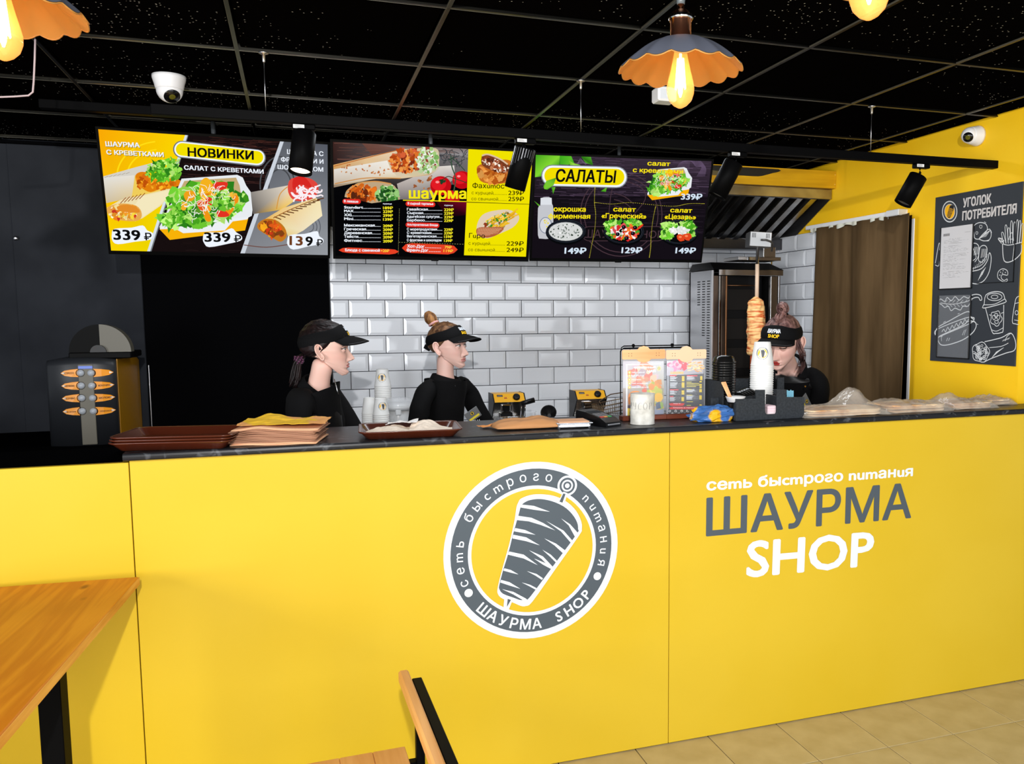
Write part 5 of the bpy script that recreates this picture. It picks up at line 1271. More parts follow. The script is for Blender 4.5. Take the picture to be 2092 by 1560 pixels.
# kraft bag lying on the worktop
def pillow(name, c, w_, d_, h_, rot, m_, label, cat, seed, wob=0.12, nz=0.0):
    M = Matrix.Translation((c[0], c[1], 0)) @ Matrix.Rotation(rot, 4, 'Z')
    def top(u, v):
        x, y = (u-.5)*2, (v-.5)*2; e = max(0, (1-abs(x)**2.6))**.55*max(0, (1-abs(y)**2.4))**.55
        hh = h_*e*(1+wob*noise.noise(Vector((x*2+seed, y*2, seed)))*2)+nz*noise.noise(Vector((x*5+seed, y*5, 0)))*e
        k = 1-0.08*abs(y); return M @ Vector((x*w_/2*k, y*d_/2, ZW+0.001+hh*0.80+0.20*h_*(1-e)*0.9))
    def bot(u, v):
        x, y = (u-.5)*2, (v-.5)*2; e = max(0, (1-abs(x)**2.6))**.55*max(0, (1-abs(y)**2.4))**.55
        k = 1-0.08*abs(y); return M @ Vector((x*w_/2*k, y*d_/2, ZW+0.0008+0.18*h_*(1-e)))
    o = MB().grid(top, 28, 20).grid(bot, 28, 20).obj(name, m_)
    bm = bmesh.new(); bm.from_mesh(o.data); bmesh.ops.bridge_loops(bm, edges=[e for e in bm.edges if e.is_boundary]) if False else bmesh.ops.remove_doubles(bm, verts=bm.verts, dist=0.0004); bmesh.ops.recalc_face_normals(bm, faces=bm.faces); bm.to_mesh(o.data); bm.free()
    if label: tag(o, label, cat)
    return o
pb = pillow('paper_bag', (0.775, 2.925), 0.275, 0.13, 0.046, -0.02, mat('brown_kraft', rgb(190, 136, 88), 0.7, spec=0.2), 'puffed brown kraft bag lying on the worktop by itself', 'paper bag', 4.0, 0.14, 0.004)
leaf_bump(mat('brown_kraft'), 26, 0.5, 0.003)
sheet('orange_wrapper', (0.642, 2.985), 0.07, 0.05, 0.3, ZW+0.001, 0.012, mat('orange_wrapper', rgb(240, 150, 60), 0.6), 'orange paper wrapper end beside the brown kraft bag', 'wrapper', 1.2)
# metal tray with kraft liner, and the payment terminal
ct = thing('foil_container', 'low silver container with a kraft lid between paper bag and terminal', 'container', (0.925, 2.895, ZW))
Mc = Matrix.Translation((0.925, 2.895, ZW)) @ Matrix.Rotation(-0.08, 4, 'Z')
M_foil = mat('aluminium', (0.75, 0.76, 0.80), 0.22, 0.9)
MB().box((-0.060, -0.05, 0.004), (0.060, 0.05, 0.0185), 0, 0.003, Mc).box((-0.066, -0.056, 0.0185), (0.066, 0.056, 0.022), 0, 0.001, Mc).obj('body', M_foil, ct)
MB().box((-0.055, -0.046, 0.022), (0.055, 0.046, 0.0255), 0, 0.001, Mc).obj('kraft_lid', M_kraft2, ct)
for x_, y_ in ((-.055, -.046), (.055, -.046), (-.055, .046), (.055, .046)): MB().cyl(Mc @ Vector((x_, y_, 0)), Mc @ Vector((x_, y_, 0.019)), 0.0045, n=10).obj('foot', M_foil, ct)
te = thing('payment_terminal', 'black card payment terminal with red, orange and green keys', 'card terminal', (1.040, 2.925, ZW))
Mt = Matrix.Translation((1.040, 2.93, ZW)) @ Matrix.Rotation(0.42, 4, 'Z')
m = MB(); W_ = 0.040
side = [(-0.082, 0.001), (-0.078, 0.016), (-0.05, 0.030), (0.03, 0.046), (0.075, 0.050), (0.082, 0.046), (0.082, 0.006), (0.078, 0.001)]
m.rings([[Mt @ Vector((sx_*W_*(0.94 if e else 1), y, z if not e else z)) for y, z in side] for sx_, e in ((-1, True), (-0.93, False), (0.93, False), (1, True))], 0, True, True, False)
m.obj('casing', M_bp, te)
def tface(x0, x1, y0, y1, off, mt, nm):
    def zf(y): return 0.030+(y+0.05)*0.2-0.0002
    mm = MB(); vs = [Mt @ Vector((x, y, zf(y)+o_)) for o_ in (0, off) for x, y in ((x0, y0), (x1, y0), (x1, y1), (x0, y1))]
    mm.add(vs, [(0, 3, 2, 1), (4, 5, 6, 7), (0, 1, 5, 4), (1, 2, 6, 5), (2, 3, 7, 6), (3, 0, 4, 7)]); return mm.obj(nm, mt, te)
for x_, c_ in ((-0.028, rgb(190, 60, 50)), (-0.010, rgb(220, 150, 70)), (0.010, rgb(60, 160, 90))): tface(x_, x_+0.015, -0.045, -0.036, 0.002, mat('key_%d' % int(c_[0]*99+c_[1]*10), c_, 0.4), 'key')
for r in range(3):
    for x_ in (-0.028, -0.010, 0.010): tface(x_, x_+0.015, -0.033+r*0.013, -0.024+r*0.013, 0.0016, mat('grey_key', (0.14, 0.14, 0.15), 0.4), 'key')
tface(-0.03, 0.027, 0.012, 0.036, 0.0008, mat('terminal_screen', (0.05, 0.055, 0.06), 0.1), 'display')
mm = MB(); mm.box((-0.030, -0.0845, 0.006), (0.030, -0.0800, 0.0105), 0, 0.001, Mt); mm.obj('card_slot', mat('slot_grey', (0.22, 0.23, 0.25), 0.3), te)
mm = MB(); mm.tube([Mt @ Vector((0, 0.082, 0.02)), Mt @ Vector((0.01, 0.12, 0.006)), Mt @ Vector((0.05, 0.17, 0.004)), Mt @ Vector((0.10, 0.20, 0.004))], 0.003, 8); mm.obj('cord', M_bp, te)
# tin can for rubbish
can = thing('tin_can', 'ribbed tin can with handwritten grey letters', 'can', (1.197, 2.885, ZW))
cr_, cx_, cy_, ch_ = 0.0450, 1.197, 2.885, 0.113
prof = [(cr_*0.97, 0), (cr_*1.01, 0.001), (cr_*1.01, 0.003), (cr_*0.99, 0.004)]
zz = 0.008
while zz < 0.106:
    prof += [(cr_*0.99+(0.0007 if 0.022 < zz < 0.052 or zz > 0.088 else 0), zz), (cr_*0.99, zz+0.0018)]; zz += 0.0036
prof += [(cr_*0.99, 0.1085), (cr_*1.01, 0.110), (cr_*1.01, 0.113), (cr_*0.97, 0.113), (cr_*0.96, 0.105), (cr_*0.96, 0.01), (0.0, 0.01)]
MB().lathe(prof, (cx_, cy_, ZW+0.0005), 56).obj('can_body', noise_col(mat('chalky_tin', rgb(206, 204, 196), 0.6, 0.0), rgb(182, 180, 172), rgb(222, 221, 214), (22, 22, 22), 5), can)
pp = Print((0, 0, 0), (1, 0, 0), (0, 0, 1), step=4e-5); pp.h = 0
pen = (0.16, 0.16, 0.17, 1)
def hand(strokes, x0, w_):
    for s_ in strokes: pp.stroke([(x0+a*w_, b_) for a, b_ in s_], 0.0013, pen, False, 4, True)
hand([[(0, 0), (0.1, 1), (0.5, 0.3), (0.9, 1), (1, 0)]], -0.064, 0.014); hand([[(0, 1), (0.1, 0.5), (0.4, 0.42), (0.75, 0.5)], [(0.8, 1), (0.75, 0.4), (0.6, 0.0), (0.1, 0.05)]], -0.041, 0.014)
hand([[(0.9, 0.9), (0.6, 1), (0.15, 0.75), (0.05, 0.35), (0.3, 0), (0.9, 0.12)]], -0.020, 0.013)
hand([[(0.5, 1), (0.1, 0.8), (0.0, 0.35), (0.35, 0.0), (0.85, 0.2), (0.95, 0.7), (0.5, 1)]], -0.001, 0.014); hand([[(0.05, 0), (0.1, 1)], [(0.1, 1), (0.7, 0.95), (0.8, 0.6), (0.1, 0.45)]], 0.021, 0.013)
for i, v in enumerate(pp.v):
    a = v.x/cr_ + math.atan2(-cy_, -cx_)+0.10; zz = ZW+0.058+v.z*0.025; R_ = cr_*1.012
    pp.v[i] = Vector((cx_+R_*math.cos(a), cy_+R_*math.sin(a), zz))
pp.obj('hand_lettering', attr_mat('pen_print', rough=0.6), can)

# menu holders
M_wood_l = noise_col(mat('light_plywood', rgb(232, 176, 120), 0.55), rgb(226, 160, 104), rgb(242, 190, 138), (3, 3, 30), 4)
M_wood_d = noise_col(mat('dark_red_wood', rgb(104, 48, 30), 0.4), rgb(80, 34, 20), rgb(130, 64, 42), (4, 20, 20), 4)
M_acr = mat('acrylic', (0.85, 0.88, 0.92), 0.05, alpha=0.07, spec=0.5)
def holder(x0, x1, Y, z_top, label, mwood, printer):
    t = thing('menu_holder', label, 'menu holder', ((x0+x1)/2, Y, ZW), 'table menus clipped in wooden holders')
    zc0 = z_top-0.036
    cl = [(x0-0.004, zc0+0.003), (x0-0.001, zc0), ((x0+x1)/2-0.030, zc0), ((x0+x1)/2-0.020, zc0-0.009), ((x0+x1)/2, zc0-0.014), ((x0+x1)/2+0.020, zc0-0.009), ((x0+x1)/2+0.030, zc0), (x1+0.001, zc0), (x1+0.004, zc0+0.003), (x1+0.004, z_top-0.004), (x1, z_top), ((x0+x1)/2+0.026, z_top), ((x0+x1)/2+0.016, z_top+0.010), ((x0+x1)/2, z_top+0.014), ((x0+x1)/2-0.016, z_top+0.010), ((x0+x1)/2-0.026, z_top), (x0, z_top), (x0-0.004, z_top-0.004)]
    Mp = Matrix.Translation((0, Y, 0)) @ Matrix.Rotation(PI/2, 4, 'X')
    c = MB().prism(cl, -0.001, 0.0045, 0, Mp).obj('wooden_clip', mwood, t)
    hd = MB()
    for cx in (x0+0.028, x1-0.028):
        for a, b_ in ((-.0055, .004), (.0055, .004), (-.0055, -.005), (.0055, -.005)): hd.cyl((cx+a, Y-0.0047, zc0+0.018+b_), (cx+a, Y-0.0052, zc0+0.018+b_), 0.0014, n=8)
    h_ = hd.obj('rivets', mat('dark_rivet', (0.05, 0.03, 0.02), 0.4), t); h_['kind'] = 'stuff'
    MB().box((x0, Y+0.0000, ZW+0.018), (x1, Y+0.0016, zc0+0.02), 0, 0).obj('menu_card', mat('card_backing', (0.3, 0.3, 0.32), 0.5), t)
    MB().box((x0-0.001, Y-0.0042, ZW+0.018), (x1+0.001, Y-0.0026, zc0+0.01), 0, 0.0004).obj('acrylic_sheet', M_acr, t)
    MB().box((x0-0.008, Y-0.022, ZW+0.0006), (x1+0.004, Y+0.022, ZW+0.019), 0, 0.002).obj('wooden_base', M_wood_d, t)
    P = Print((0, Y-0.0004, 0), (1, 0, 0), (0, 0, 1), (0.12821, 1240, 690), 3e-6)
    printer(P); P.obj('printed_menu', attr_mat('menu_card_print', rough=0.25), t); return t
def menu_a(P):
    P.raw([P.q(*p) for p in [(255,370),(905,370),(905,800),(255,800)]], [[0,1,2,3]], [rgb(196,190,200), rgb(205,208,215), rgb(170,166,150), rgb(200,200,205)]); P.up()
    P.raw([P.q(*p) for p in [(255,800),(905,800),(905,1275),(255,1275)]], [[0,1,2,3]], [rgb(180,170,160), rgb(150,144,110), rgb(140,148,165), rgb(120,60,60)]); P.up()
    P.bits(560, 620, 240, 180, 26, [rgb(216,110,90), rgb(225,150,110), rgb(190,170,180), rgb(230,190,160)], 70)
    P.bits(780, 920, 110, 230, 30, [rgb(240,190,40), rgb(225,140,40), rgb(170,180,60), rgb(230,200,90)], 46)
    P.ell(710, 780, 45, 52, rgb(235, 140, 50)); P.ell(820, 850, 60, 50, rgb(190, 190, 60)); P.ell(820, 950, 66, 76, rgb(245, 190, 20)); P.ell(595, 840, 40, 30, rgb(225, 90, 50)); P.ell(865, 1075, 32, 60, rgb(150, 180, 80))
    P.stroke([(360,1060),(355,930),(400,870),(480,860),(520,880)], 34, rgb(236, 140, 30)); P.poly([(770,1050),(840,1010),(860,1120),(790,1140)], rgb(70, 90, 120)); P.poly([(745,1150),(900,1130),(900,1260),(750,1265)], rgb(140, 150, 175))
    P.poly([(308,425),(326,425),(326,1275),(300,1275)], WH); P.poly([(300,420),(860,410),(860,420),(300,434)], WH)
    P.poly([(328,1075),(390,1075),(390,1120),(328,1120)], rgb(70, 10, 40)); P.poly([(328,1120),(395,1120),(395,1245),(328,1245)], rgb(246, 210, 0)); P.text('1', (366, 1210), (388, 1210), 52, BK, 0.02); P.poly([(328,1247),(395,1247),(395,1275),(328,1275)], rgb(120, 20, 30))
    P.text('ФИРМЕННЫЙ', (432, 490), (775, 484), 30, WH, 0.03); P.text('ЧАЙ', (642, 548), (776, 548), 38, WH, 0.03)
    P.ell(828, 486, 34, 38, rgb(240, 228, 150)); P.ell(828, 486, 26, 30, rgb(170, 180, 160)); P.ell(828, 486, 10, 22, rgb(235, 200, 40), 25)
    for y, xe in ((550, 600), (605, 590), (666, 545), (725, 650), (785, 660)):
        P.ell(358, y, 24, 25, rgb(240, 200, 60)); P.ell(358, y, 8, 8, WH); P.text('чай ягодный' if xe > 560 else 'глинтвейн', (392, y+6), (xe, y+6), 18, WH, 0.02)
def menu_b(P):
    P.poly([(940,370),(1545,355),(1548,1245),(965,1245)], rgb(54, 56, 62))
    P.raw([P.q(*p) for p in [(950,365),(1540,355),(1540,570),(950,600)]], [[0,1,2,3]], [rgb(214,210,220), rgb(210,200,190), rgb(150,150,160), rgb(190,186,200)]); P.up()
    P.poly([(955,600),(990,600),(985,1240),(962,1240)], rgb(150, 154, 165))
    P.bits(1200, 430, 90, 60, 12, [rgb(200,40,70), rgb(225,60,80), rgb(180,120,150)], 40); P.bits(1090, 440, 90, 60, 12, [rgb(225,130,170), rgb(235,190,210)], 40)
    for i in range(30):
        x = random.uniform(1260, 1500); y = 460+random.uniform(-70, 60); P.stroke([(x, y), (x+60, y-random.uniform(-30, 40))], 16, random.choice([rgb(240,190,120), rgb(235,150,60), rgb(246,214,160)]), n=1)
    P.up(3)
    P.text('шаурма', (1012, 572), (1218, 572), 46, rgb(245, 196, 20), 0.03)
    for (y0, y1, x0, x1, x2, x3) in ((612, 700, 1004, 1130, 1192, 1234), (712, 800, 1004, 1130, 1190, 1234), (840, 912, 1002, 1120, 1188, 1232), (946, 1014, 1000, 1100, 1186, 1228), (612, 680, 1270, 1440, 1484, 1520), (820, 880, 1268, 1430, 1470, 1512), (920, 1000, 1264, 1420, 1470, 1510)):
        n_ = int((y1-y0)/17)
        for k in range(n_):
            y = y0+17*k; P.poly([(x0, y), (x0+random.uniform(60, x1-x0), y), (x0+random.uniform(60, x1-x0), y+7), (x0, y+7)], WH); P.poly([(x0, y+8), (x2-8, y+8), (x2-8, y+10), (x0, y+10)], rgb(170, 172, 178)); P.poly([(x2, y-3), (x3, y-3), (x3, y+10), (x2, y+10)], rgb(246, 214, 20))
    for y, x1 in ((700, 1350), (720, 1470), (745, 1480), (770, 1420), (815, 1350), (905, 1360), (1012, 1370), (1070, 1340)): P.poly([(1268, y), (x1, y), (x1, y+9), (1268, y+9)], rgb(222, 206, 70))
    for y in (690, 735, 760, 785, 1060): P.poly([(1474, y), (1510, y), (1510, y+16), (1474, y+16)], rgb(246, 214, 20))
    for (x0, x1, y) in ((1000, 1110, 600), (1270, 1440, 602), (1000, 1140, 826), (1000, 1060, 932)): P.pill(x0+8, y, x1-8, y, 9, rgb(215, 50, 60))
    P.poly([(985,1045),(1040,1035),(1235,1040),(1225,1070),(1200,1082),(1010,1080)], rgb(222, 44, 40)); P.poly([(985,1110),(1040,1095),(1480,1095),(1515,1118),(1480,1135),(1010,1138)], rgb(222, 44, 40))
    P.text('Блюда +20', (1060, 1052), (1170, 1052), 14, WH, 0.02); P.text('Соусы и напитки', (1055, 1118), (1450, 1118), 16, WH, 0.02)
    P.poly([(975,1142),(1545,1142),(1548,1235),(978,1235)], (0.008, 0.008, 0.009, 1))
    for i in range(12): P.ell(1000+i*47, 1165+(i % 2)*45, 22, 18, CH2, i*40, 8, 0.3); P.ell(1000+i*47, 1165+(i % 2)*45, 12, 9, (0.01, 0.01, 0.01, 1), i*40, 8)
    P.poly([(968,1236),(1548,1236),(1548,1244),(968,1244)], WH)
CH2 = rgb(214, 216, 218)
hA = holder(1.165, 1.334, 3.002, 1.481, 'menu holder with a fruit tea sheet, behind the tin can', M_wood_l, menu_a)
hB = holder(1.3445, 1.508, 3.000, 1.478, 'menu holder with a dark price list, right of the fruit tea sheet', mat('pale_plywood', rgb(236, 196, 160), 0.55), menu_b)
wf = thing('wire_rack', 'thin black wire rack behind the two menu holders', 'rack', (1.33, 3.05, ZW))
w_ = MB(); zt = 1.494
for dz in (0, 0.008): w_.tube([(1.172, 3.045, ZW+0.002), (1.172, 3.045, zt-0.02-dz), (1.176, 3.045, zt-0.006-dz), (1.186, 3.045, zt-dz), (1.455, 3.045, zt-dz), (1.466, 3.045, zt-0.006-dz), (1.470, 3.045, zt-0.02-dz), (1.470, 3.045, ZW+0.002)], 0.0022, 8)
w_.obj('wire_frame', M_bm, wf)['kind'] = 'stuff'
for x_ in (1.225, 1.388): MB().lathe([(0.001, -0.007), (0.005, -0.005), (0.007, 0), (0.005, 0.005), (0.001, 0.007)], (x_, 3.045, zt+0.001), 12).obj('bead', M_bm, wf)

# black condiment organiser
M_org = noise_col(mat('black_pegboard', (0.018, 0.022, 0.026), 0.55, spec=0.3), (0.015, 0.018, 0.022, 1), (0.026, 0.031, 0.037, 1), (120, 120, 120), 2)
og = thing('condiment_organiser', 'black stepped cup and condiment organiser box', 'organiser', (1.70, 2.94, ZW))
Q4 = lambda x, y, Y: (lambda p: (p.x, p.z))(at_y(1420+x*0.13462, 680+y*0.13462, Y))
zb0 = ZW+0.0008
yf = 2.832
sil = [(620, 1000), (920, 1000), (920, 862), (1062, 862)]; sl_ = [(1062+88-88*math.cos(a), 1175+88*math.sin(a)) for a in [PI*i/10 for i in range(11)]]
fr = [Q4(x, y, yf) for x, y in sil+sl_+[(1240, 858), (1380, 858), (1380, 972), (1660, 972)]]
x1_ = fr[-1][0]; x0_ = fr[0][0]; fr = [(x0_, zb0)]+[(x, max(z, zb0+0.02)) for x, z in fr]+[(x1_, zb0)]
Mp = Matrix.Translation((0, yf, 0)) @ Matrix.Rotation(PI/2, 4, 'X')
MB().prism(fr, -0.005, 0.0, 0, Mp).obj('front_wall', M_org, og)
MB().box((x1_-0.005, yf+0.005, zb0), (x1_, 3.06, zb0+0.075), 0, 0.001).obj('side_wall', M_org, og)
MB().box((x0_, yf+0.005, zb0), (x0_+0.005, 2.93, zb0+0.072), 0, 0.001).obj('divider', M_org, og)
MB().box((1.738, yf+0.005, zb0), (1.743, 2.94, zb0+0.088), 0, 0.001).obj('divider', M_org, og)
MB().box((1.500, 2.93, zb0), (x1_-0.005, 2.935, zb0+0.082), 0, 0.001).obj('divider', M_org, og)
yb_ = 3.055
pts = [Q4(x, y, yb_) for x, y in ((140, 697), (440, 706), (440, 800), (620, 800), (620, 690), (1085, 688), (1085, 860), (1250, 850), (1255, 678), (1352, 676), (1352, 860), (1400, 862))]
pts = [(pts[0][0], zb0)]+pts+[(pts[-1][0], zb0)]
Mp2 = Matrix.Translation((0, yb_, 0)) @ Matrix.Rotation(PI/2, 4, 'X')
MB().prism(pts, -0.005, 0.0, 0, Mp2).obj('back_wall', M_org, og)
m = MB(); xl = pts[1][0]; zt_ = pts[1][1]
m.add([(xl, yb_, zb0), (xl, 2.90, zb0), (xl, 2.90, zt_), (xl, yb_, zt_), (xl+.005, yb_, zb0), (xl+.005, 2.90, zb0), (xl+.005, 2.90, zt_), (xl+.005, yb_, zt_)], [(0,1,2,3), (7,6,5,4), (0,4,5,1), (1,5,6,2), (2,6,7,3), (3,7,4,0)]); m.obj('side_wall', M_org, og)
MB().box((xl+.005, 2.895, zb0), (x0_, 2.90, zb0+0.055), 0, 0.001).obj('divider', M_org, og)
MB().box((xl+.005, 2.90, zb0), (x1_-0.005, yb_, zb0+0.004)).box((x0_+.005, yf+.005, zb0), (x1_-0.005, 2.90, zb0+0.004)).obj('floor_plate', M_org, og)
zo = zb0+0.005
# paper cups, upside down and nested
M_cup = mat('white_cup_paper', rgb(228, 228, 226), 0.55)
def cup_proto(M_c, r0=0.0315, r1=0.0450, h=0.094, logo=True, face=None):
    t = thing('paper_cup', 'cup', 'paper cup', (0, 0, 0))
    MB().lathe([(r1-.001, 0), (r1+0.0015, 0.001), (r1+0.0018, 0.003), (r1, 0.0045), (r0+0.0006, h-0.004), (r0, h), (r0-0.0015, h), (r0-0.0025, h-0.006), (0, h-0.006)], (0, 0, 0), 36, cap0=False, cap1=False).obj('cup_wall', M_c, t)
    if logo:
        pp = Print((0, 0, 0), (1, 0, 0), (0, 0, 1), step=3e-5); pp.h = 0
        G_ = rgb(70, 76, 84); c = (0, 0.050)
        pp.disc(c, 0.0240, G_, n=40); pp.h += 1e-4; pp.disc(c, 0.0205, rgb(236, 236, 232), n=40); pp.disc(c, 0.0185, rgb(250, 190, 10), n=40)
        for i in range(26):
            a = 2*PI*i/26; pp.disc((c[0]+0.0222*math.cos(a), c[1]+0.0222*math.sin(a)), 0.0008, rgb(236, 236, 232), n=5)
        pp.poly([(-0.006, 0.062), (0.004, 0.064), (0.010, 0.057), (0.005, 0.036), (-0.001, 0.034), (-0.003, 0.045)], G_, True)
        for i in range(6): pp.stroke([(-0.006, 0.060-0.0042*i), (0.009, 0.056-0.0042*i)], 0.0012, rgb(250, 190, 10), False, 1, True)
        pp.stroke([(0.0, 0.033), (-0.002, 0.029)], 0.002, WH, False, 1, True)
        fa = math.atan2(face[1], face[0]) if face else -2.1
        for i, v in enumerate(pp.v):
            R_ = r1+(r0-r1)*v.z/h+0.0007-v.y*1.0; a = fa+v.x/R_
            pp.v[i] = Vector((R_*math.cos(a), R_*math.sin(a), v.z))
        pp.obj('round_emblem', attr_mat('cup_print', rough=0.5), t)
    return t
def kids_del(o):
    for k in [k for k in ALLOBJ() if k.parent == o]: bpy.data.objects.remove(k)
    bpy.data.objects.remove(o)
def cup_stack(x, y, z0, n, dz, lab, group, tilt=(0, 0), scale=1.0, labtop=None, logo_all=False, face=(-0.5, -0.86)):
    pr = cup_proto(M_cup, face=face); pl = cup_proto(M_cup, logo=False)
    for i in range(n):
        top = i == n-1
        M = Matrix.Translation((x+tilt[0]*i, y+tilt[1]*i, z0+dz*i)) @ Matrix.Scale(scale, 4)
        c = copy_tree(pr if top or logo_all else pl, M, labtop if top else lab, group); c['category'] = 'paper cup'
    kids_del(pr); kids_del(pl)
cup_stack(1.742, 2.972, zo+0.001, 23, 0.0087, 'plain white rim in the cup tower standing in the organiser', 'upturned paper cups in the organiser', (0.0002, 0), 1.0, 'top cup with the yellow kebab emblem on the organiser tower', face=(-1.742, -2.972))
# black lids
M_lid = mat('black_lid_plastic', (0.006, 0.006, 0.006), 0.18, spec=0.6)
def lid_proto(r=0.0455):
    t = thing('cup_lid', 'lid', 'lid', (0, 0, 0))
    MB().lathe([(r, 0), (r+0.0015, 0.001), (r+0.0015, 0.004), (r-0.0005, 0.006), (r-0.003, 0.012), (r-0.006, 0.020), (r-0.012, 0.026), (r-0.018, 0.0275), (r-0.020, 0.025), (0, 0.025)], (0, 0, 0), 32, cap0=False).obj('lid_shell', M_lid, t)
    return t
lp = lid_proto()
for i in range(22):
    rx = random.uniform(-.03, .03)
    M = Matrix.Translation((1.583+random.uniform(-.001, .001), 2.985, zo+0.001+0.0098*i)) @ Matrix.Rotation(rx, 4, 'X')
    c = copy_tree(lp, M, 'black lid in the tall lid tower at the organiser' if i < 21 else 'topmost black lid of the tall lid tower', 'black lids stacked in the organiser tower'); c['category'] = 'cup lid'
for i in range(5):
    M = Matrix.Translation((1.655+0.011*i, 2.978+0.001*i, zo+0.060+0.003*i)) @ Matrix.Rotation(0.45, 4, 'Y') @ Matrix.Scale(0.9, 4)
    c = copy_tree(lp, M, ['outermost left lid of the short tilted lid row', 'second lid from the left in the short tilted lid row', 'middle lid of the short tilted lid row', 'fourth lid from the left in the short tilted lid row', 'lid of the tilted row leaning on the cup tower'][i], 'tilted black lids beside the cup tower'); c['category'] = 'cup lid'
kids_del(lp)
# inside the left compartment: white dish with wooden stirrers
ds = thing('paper_dish', 'shallow white paper dish in the left organiser compartment', 'dish', (1.565, 2.868, ZW))
MB().lathe([(0.030, 0), (0.037, 0.018), (0.0385, 0.019), (0.0375, 0.0205), (0.036, 0.019), (0.030, 0.004), (0, 0.004)], (1.572, 2.868, ZW+0.070), 32).obj('dish_wall', M_white, ds)
MB().lathe([(0.026, 0), (0.026, 0.069)], (1.572, 2.868, ZW+0.0008), 20).obj('cup_stand', M_bp, ds)
for i in range(5):
    a = Vector((1.548+0.003*i, 2.862+0.002*i, ZW+0.076)); b_ = Vector((1.515+0.005*i, 2.872+0.003*i, ZW+0.146))
    u_ = (b_-a).normalized(); s_ = u_.cross(Vector((0, 1, 0.1))).normalized()*0.003; n_ = u_.cross(s_).normalized()*0.0006
    vs = [a-s_-n_, a+s_-n_, a+s_+n_, a-s_+n_, b_-s_-n_, b_+s_-n_, b_+s_+n_, b_-s_+n_]
    o = MB().add(vs, [(0, 3, 2, 1), (4, 5, 6, 7), (0, 1, 5, 4), (1, 2, 6, 5), (2, 3, 7, 6), (3, 0, 4, 7)]).obj('wooden_stirrer', M_wood_l)
    tag(o, ['leftmost', 'second from left', 'middle', 'fourth from left', 'rightmost'][i]+' wooden stirrer in the white dish', 'stirrer', 'wooden stirrers in the dish')
for i in range(6):
    o = MB().cyl((1.820+0.0052*i, 2.900, zo), (1.821+0.0052*i, 2.905, ZW+0.103+random.uniform(-.003, .002)), 0.0024, n=8).obj('drinking_straw', mat('pale_blue_straw', rgb(140, 205, 228), 0.4))
    tag(o, ['leftmost', 'second from left', 'third from left', 'fourth from left', 'fifth from left', 'rightmost'][i]+' pale blue straw in the organiser', 'straw', 'pale blue straws in the organiser')
np_ = MB().box((1.700, 2.845, zo), (1.738, 2.905, ZW+0.052), 0, 0.004).obj('napkin_pack', noise_col(mat('pale_pink_napkins', rgb(226, 198, 206), 0.8), rgb(214, 180, 192), rgb(238, 220, 224), (3, 3, 90), 3))
tag(np_, 'pale pink napkin pack behind the round slot of the organiser', 'napkins')
fl = thing('small_pompom', 'tiny white pompom with a pink foot on the organiser edge', 'ornament', (1.655, 3.052, 1.36))
MB().lathe([(0.001, 0), (0.007, 0.001), (0.006, 0.006), (0.002, 0.008)], (1.655, 3.052, 1.3605), 12).obj('pink_foot', mat('pink_plastic', rgb(225, 70, 110), 0.5), fl)
m = MB()
for a in range(9): m.lathe([(0.001, -0.004), (0.003, -0.003), (0.0042, 0), (0.003, 0.003), (0.001, 0.004)], (1.655+0.0055*math.cos(a*0.9), 3.052+0.004*math.sin(a*1.7), 1.371+0.004*math.sin(a*2.3)), 8)
m.obj('white_petals', M_white, fl)['kind'] = 'stuff'
# crumpled blue bag
M_blue = noise_col(mat('blue_printed_foil', rgb(60, 110, 176), 0.35, spec=0.6), rgb(232, 176, 20), rgb(62, 108, 172), (9, 9, 9), 1, 0.47, 0.50)
def crumple(u, v):
    th = 2*PI*u; ph = PI*(v-0.5); x = math.cos(ph)*math.cos(th); y = math.cos(ph)*math.sin(th); z = math.sin(ph)
    n_ = Vector((x, y, z)); k = 1+0.34*noise.noise(n_*2.6+Vector((3, 1, 7)))+0.26*abs(noise.noise(n_*5.5))*1.2
    return (1.480+x*0.098*k+y*0.014, 2.872+y*0.040*k, max(ZW+0.0012, ZW+0.024+z*0.034*k))
cb = MB().grid(crumple, 30, 16, smooth=False).obj('crumpled_bag', M_blue)
bm = bmesh.new(); bm.from_mesh(cb.data); bmesh.ops.remove_doubles(bm, verts=bm.verts, dist=0.0003); bmesh.ops.recalc_face_normals(bm, faces=bm.faces); bm.to_mesh(cb.data); bm.free()
tag(cb, 'crumpled blue and yellow snack bag before the organiser', 'bag')
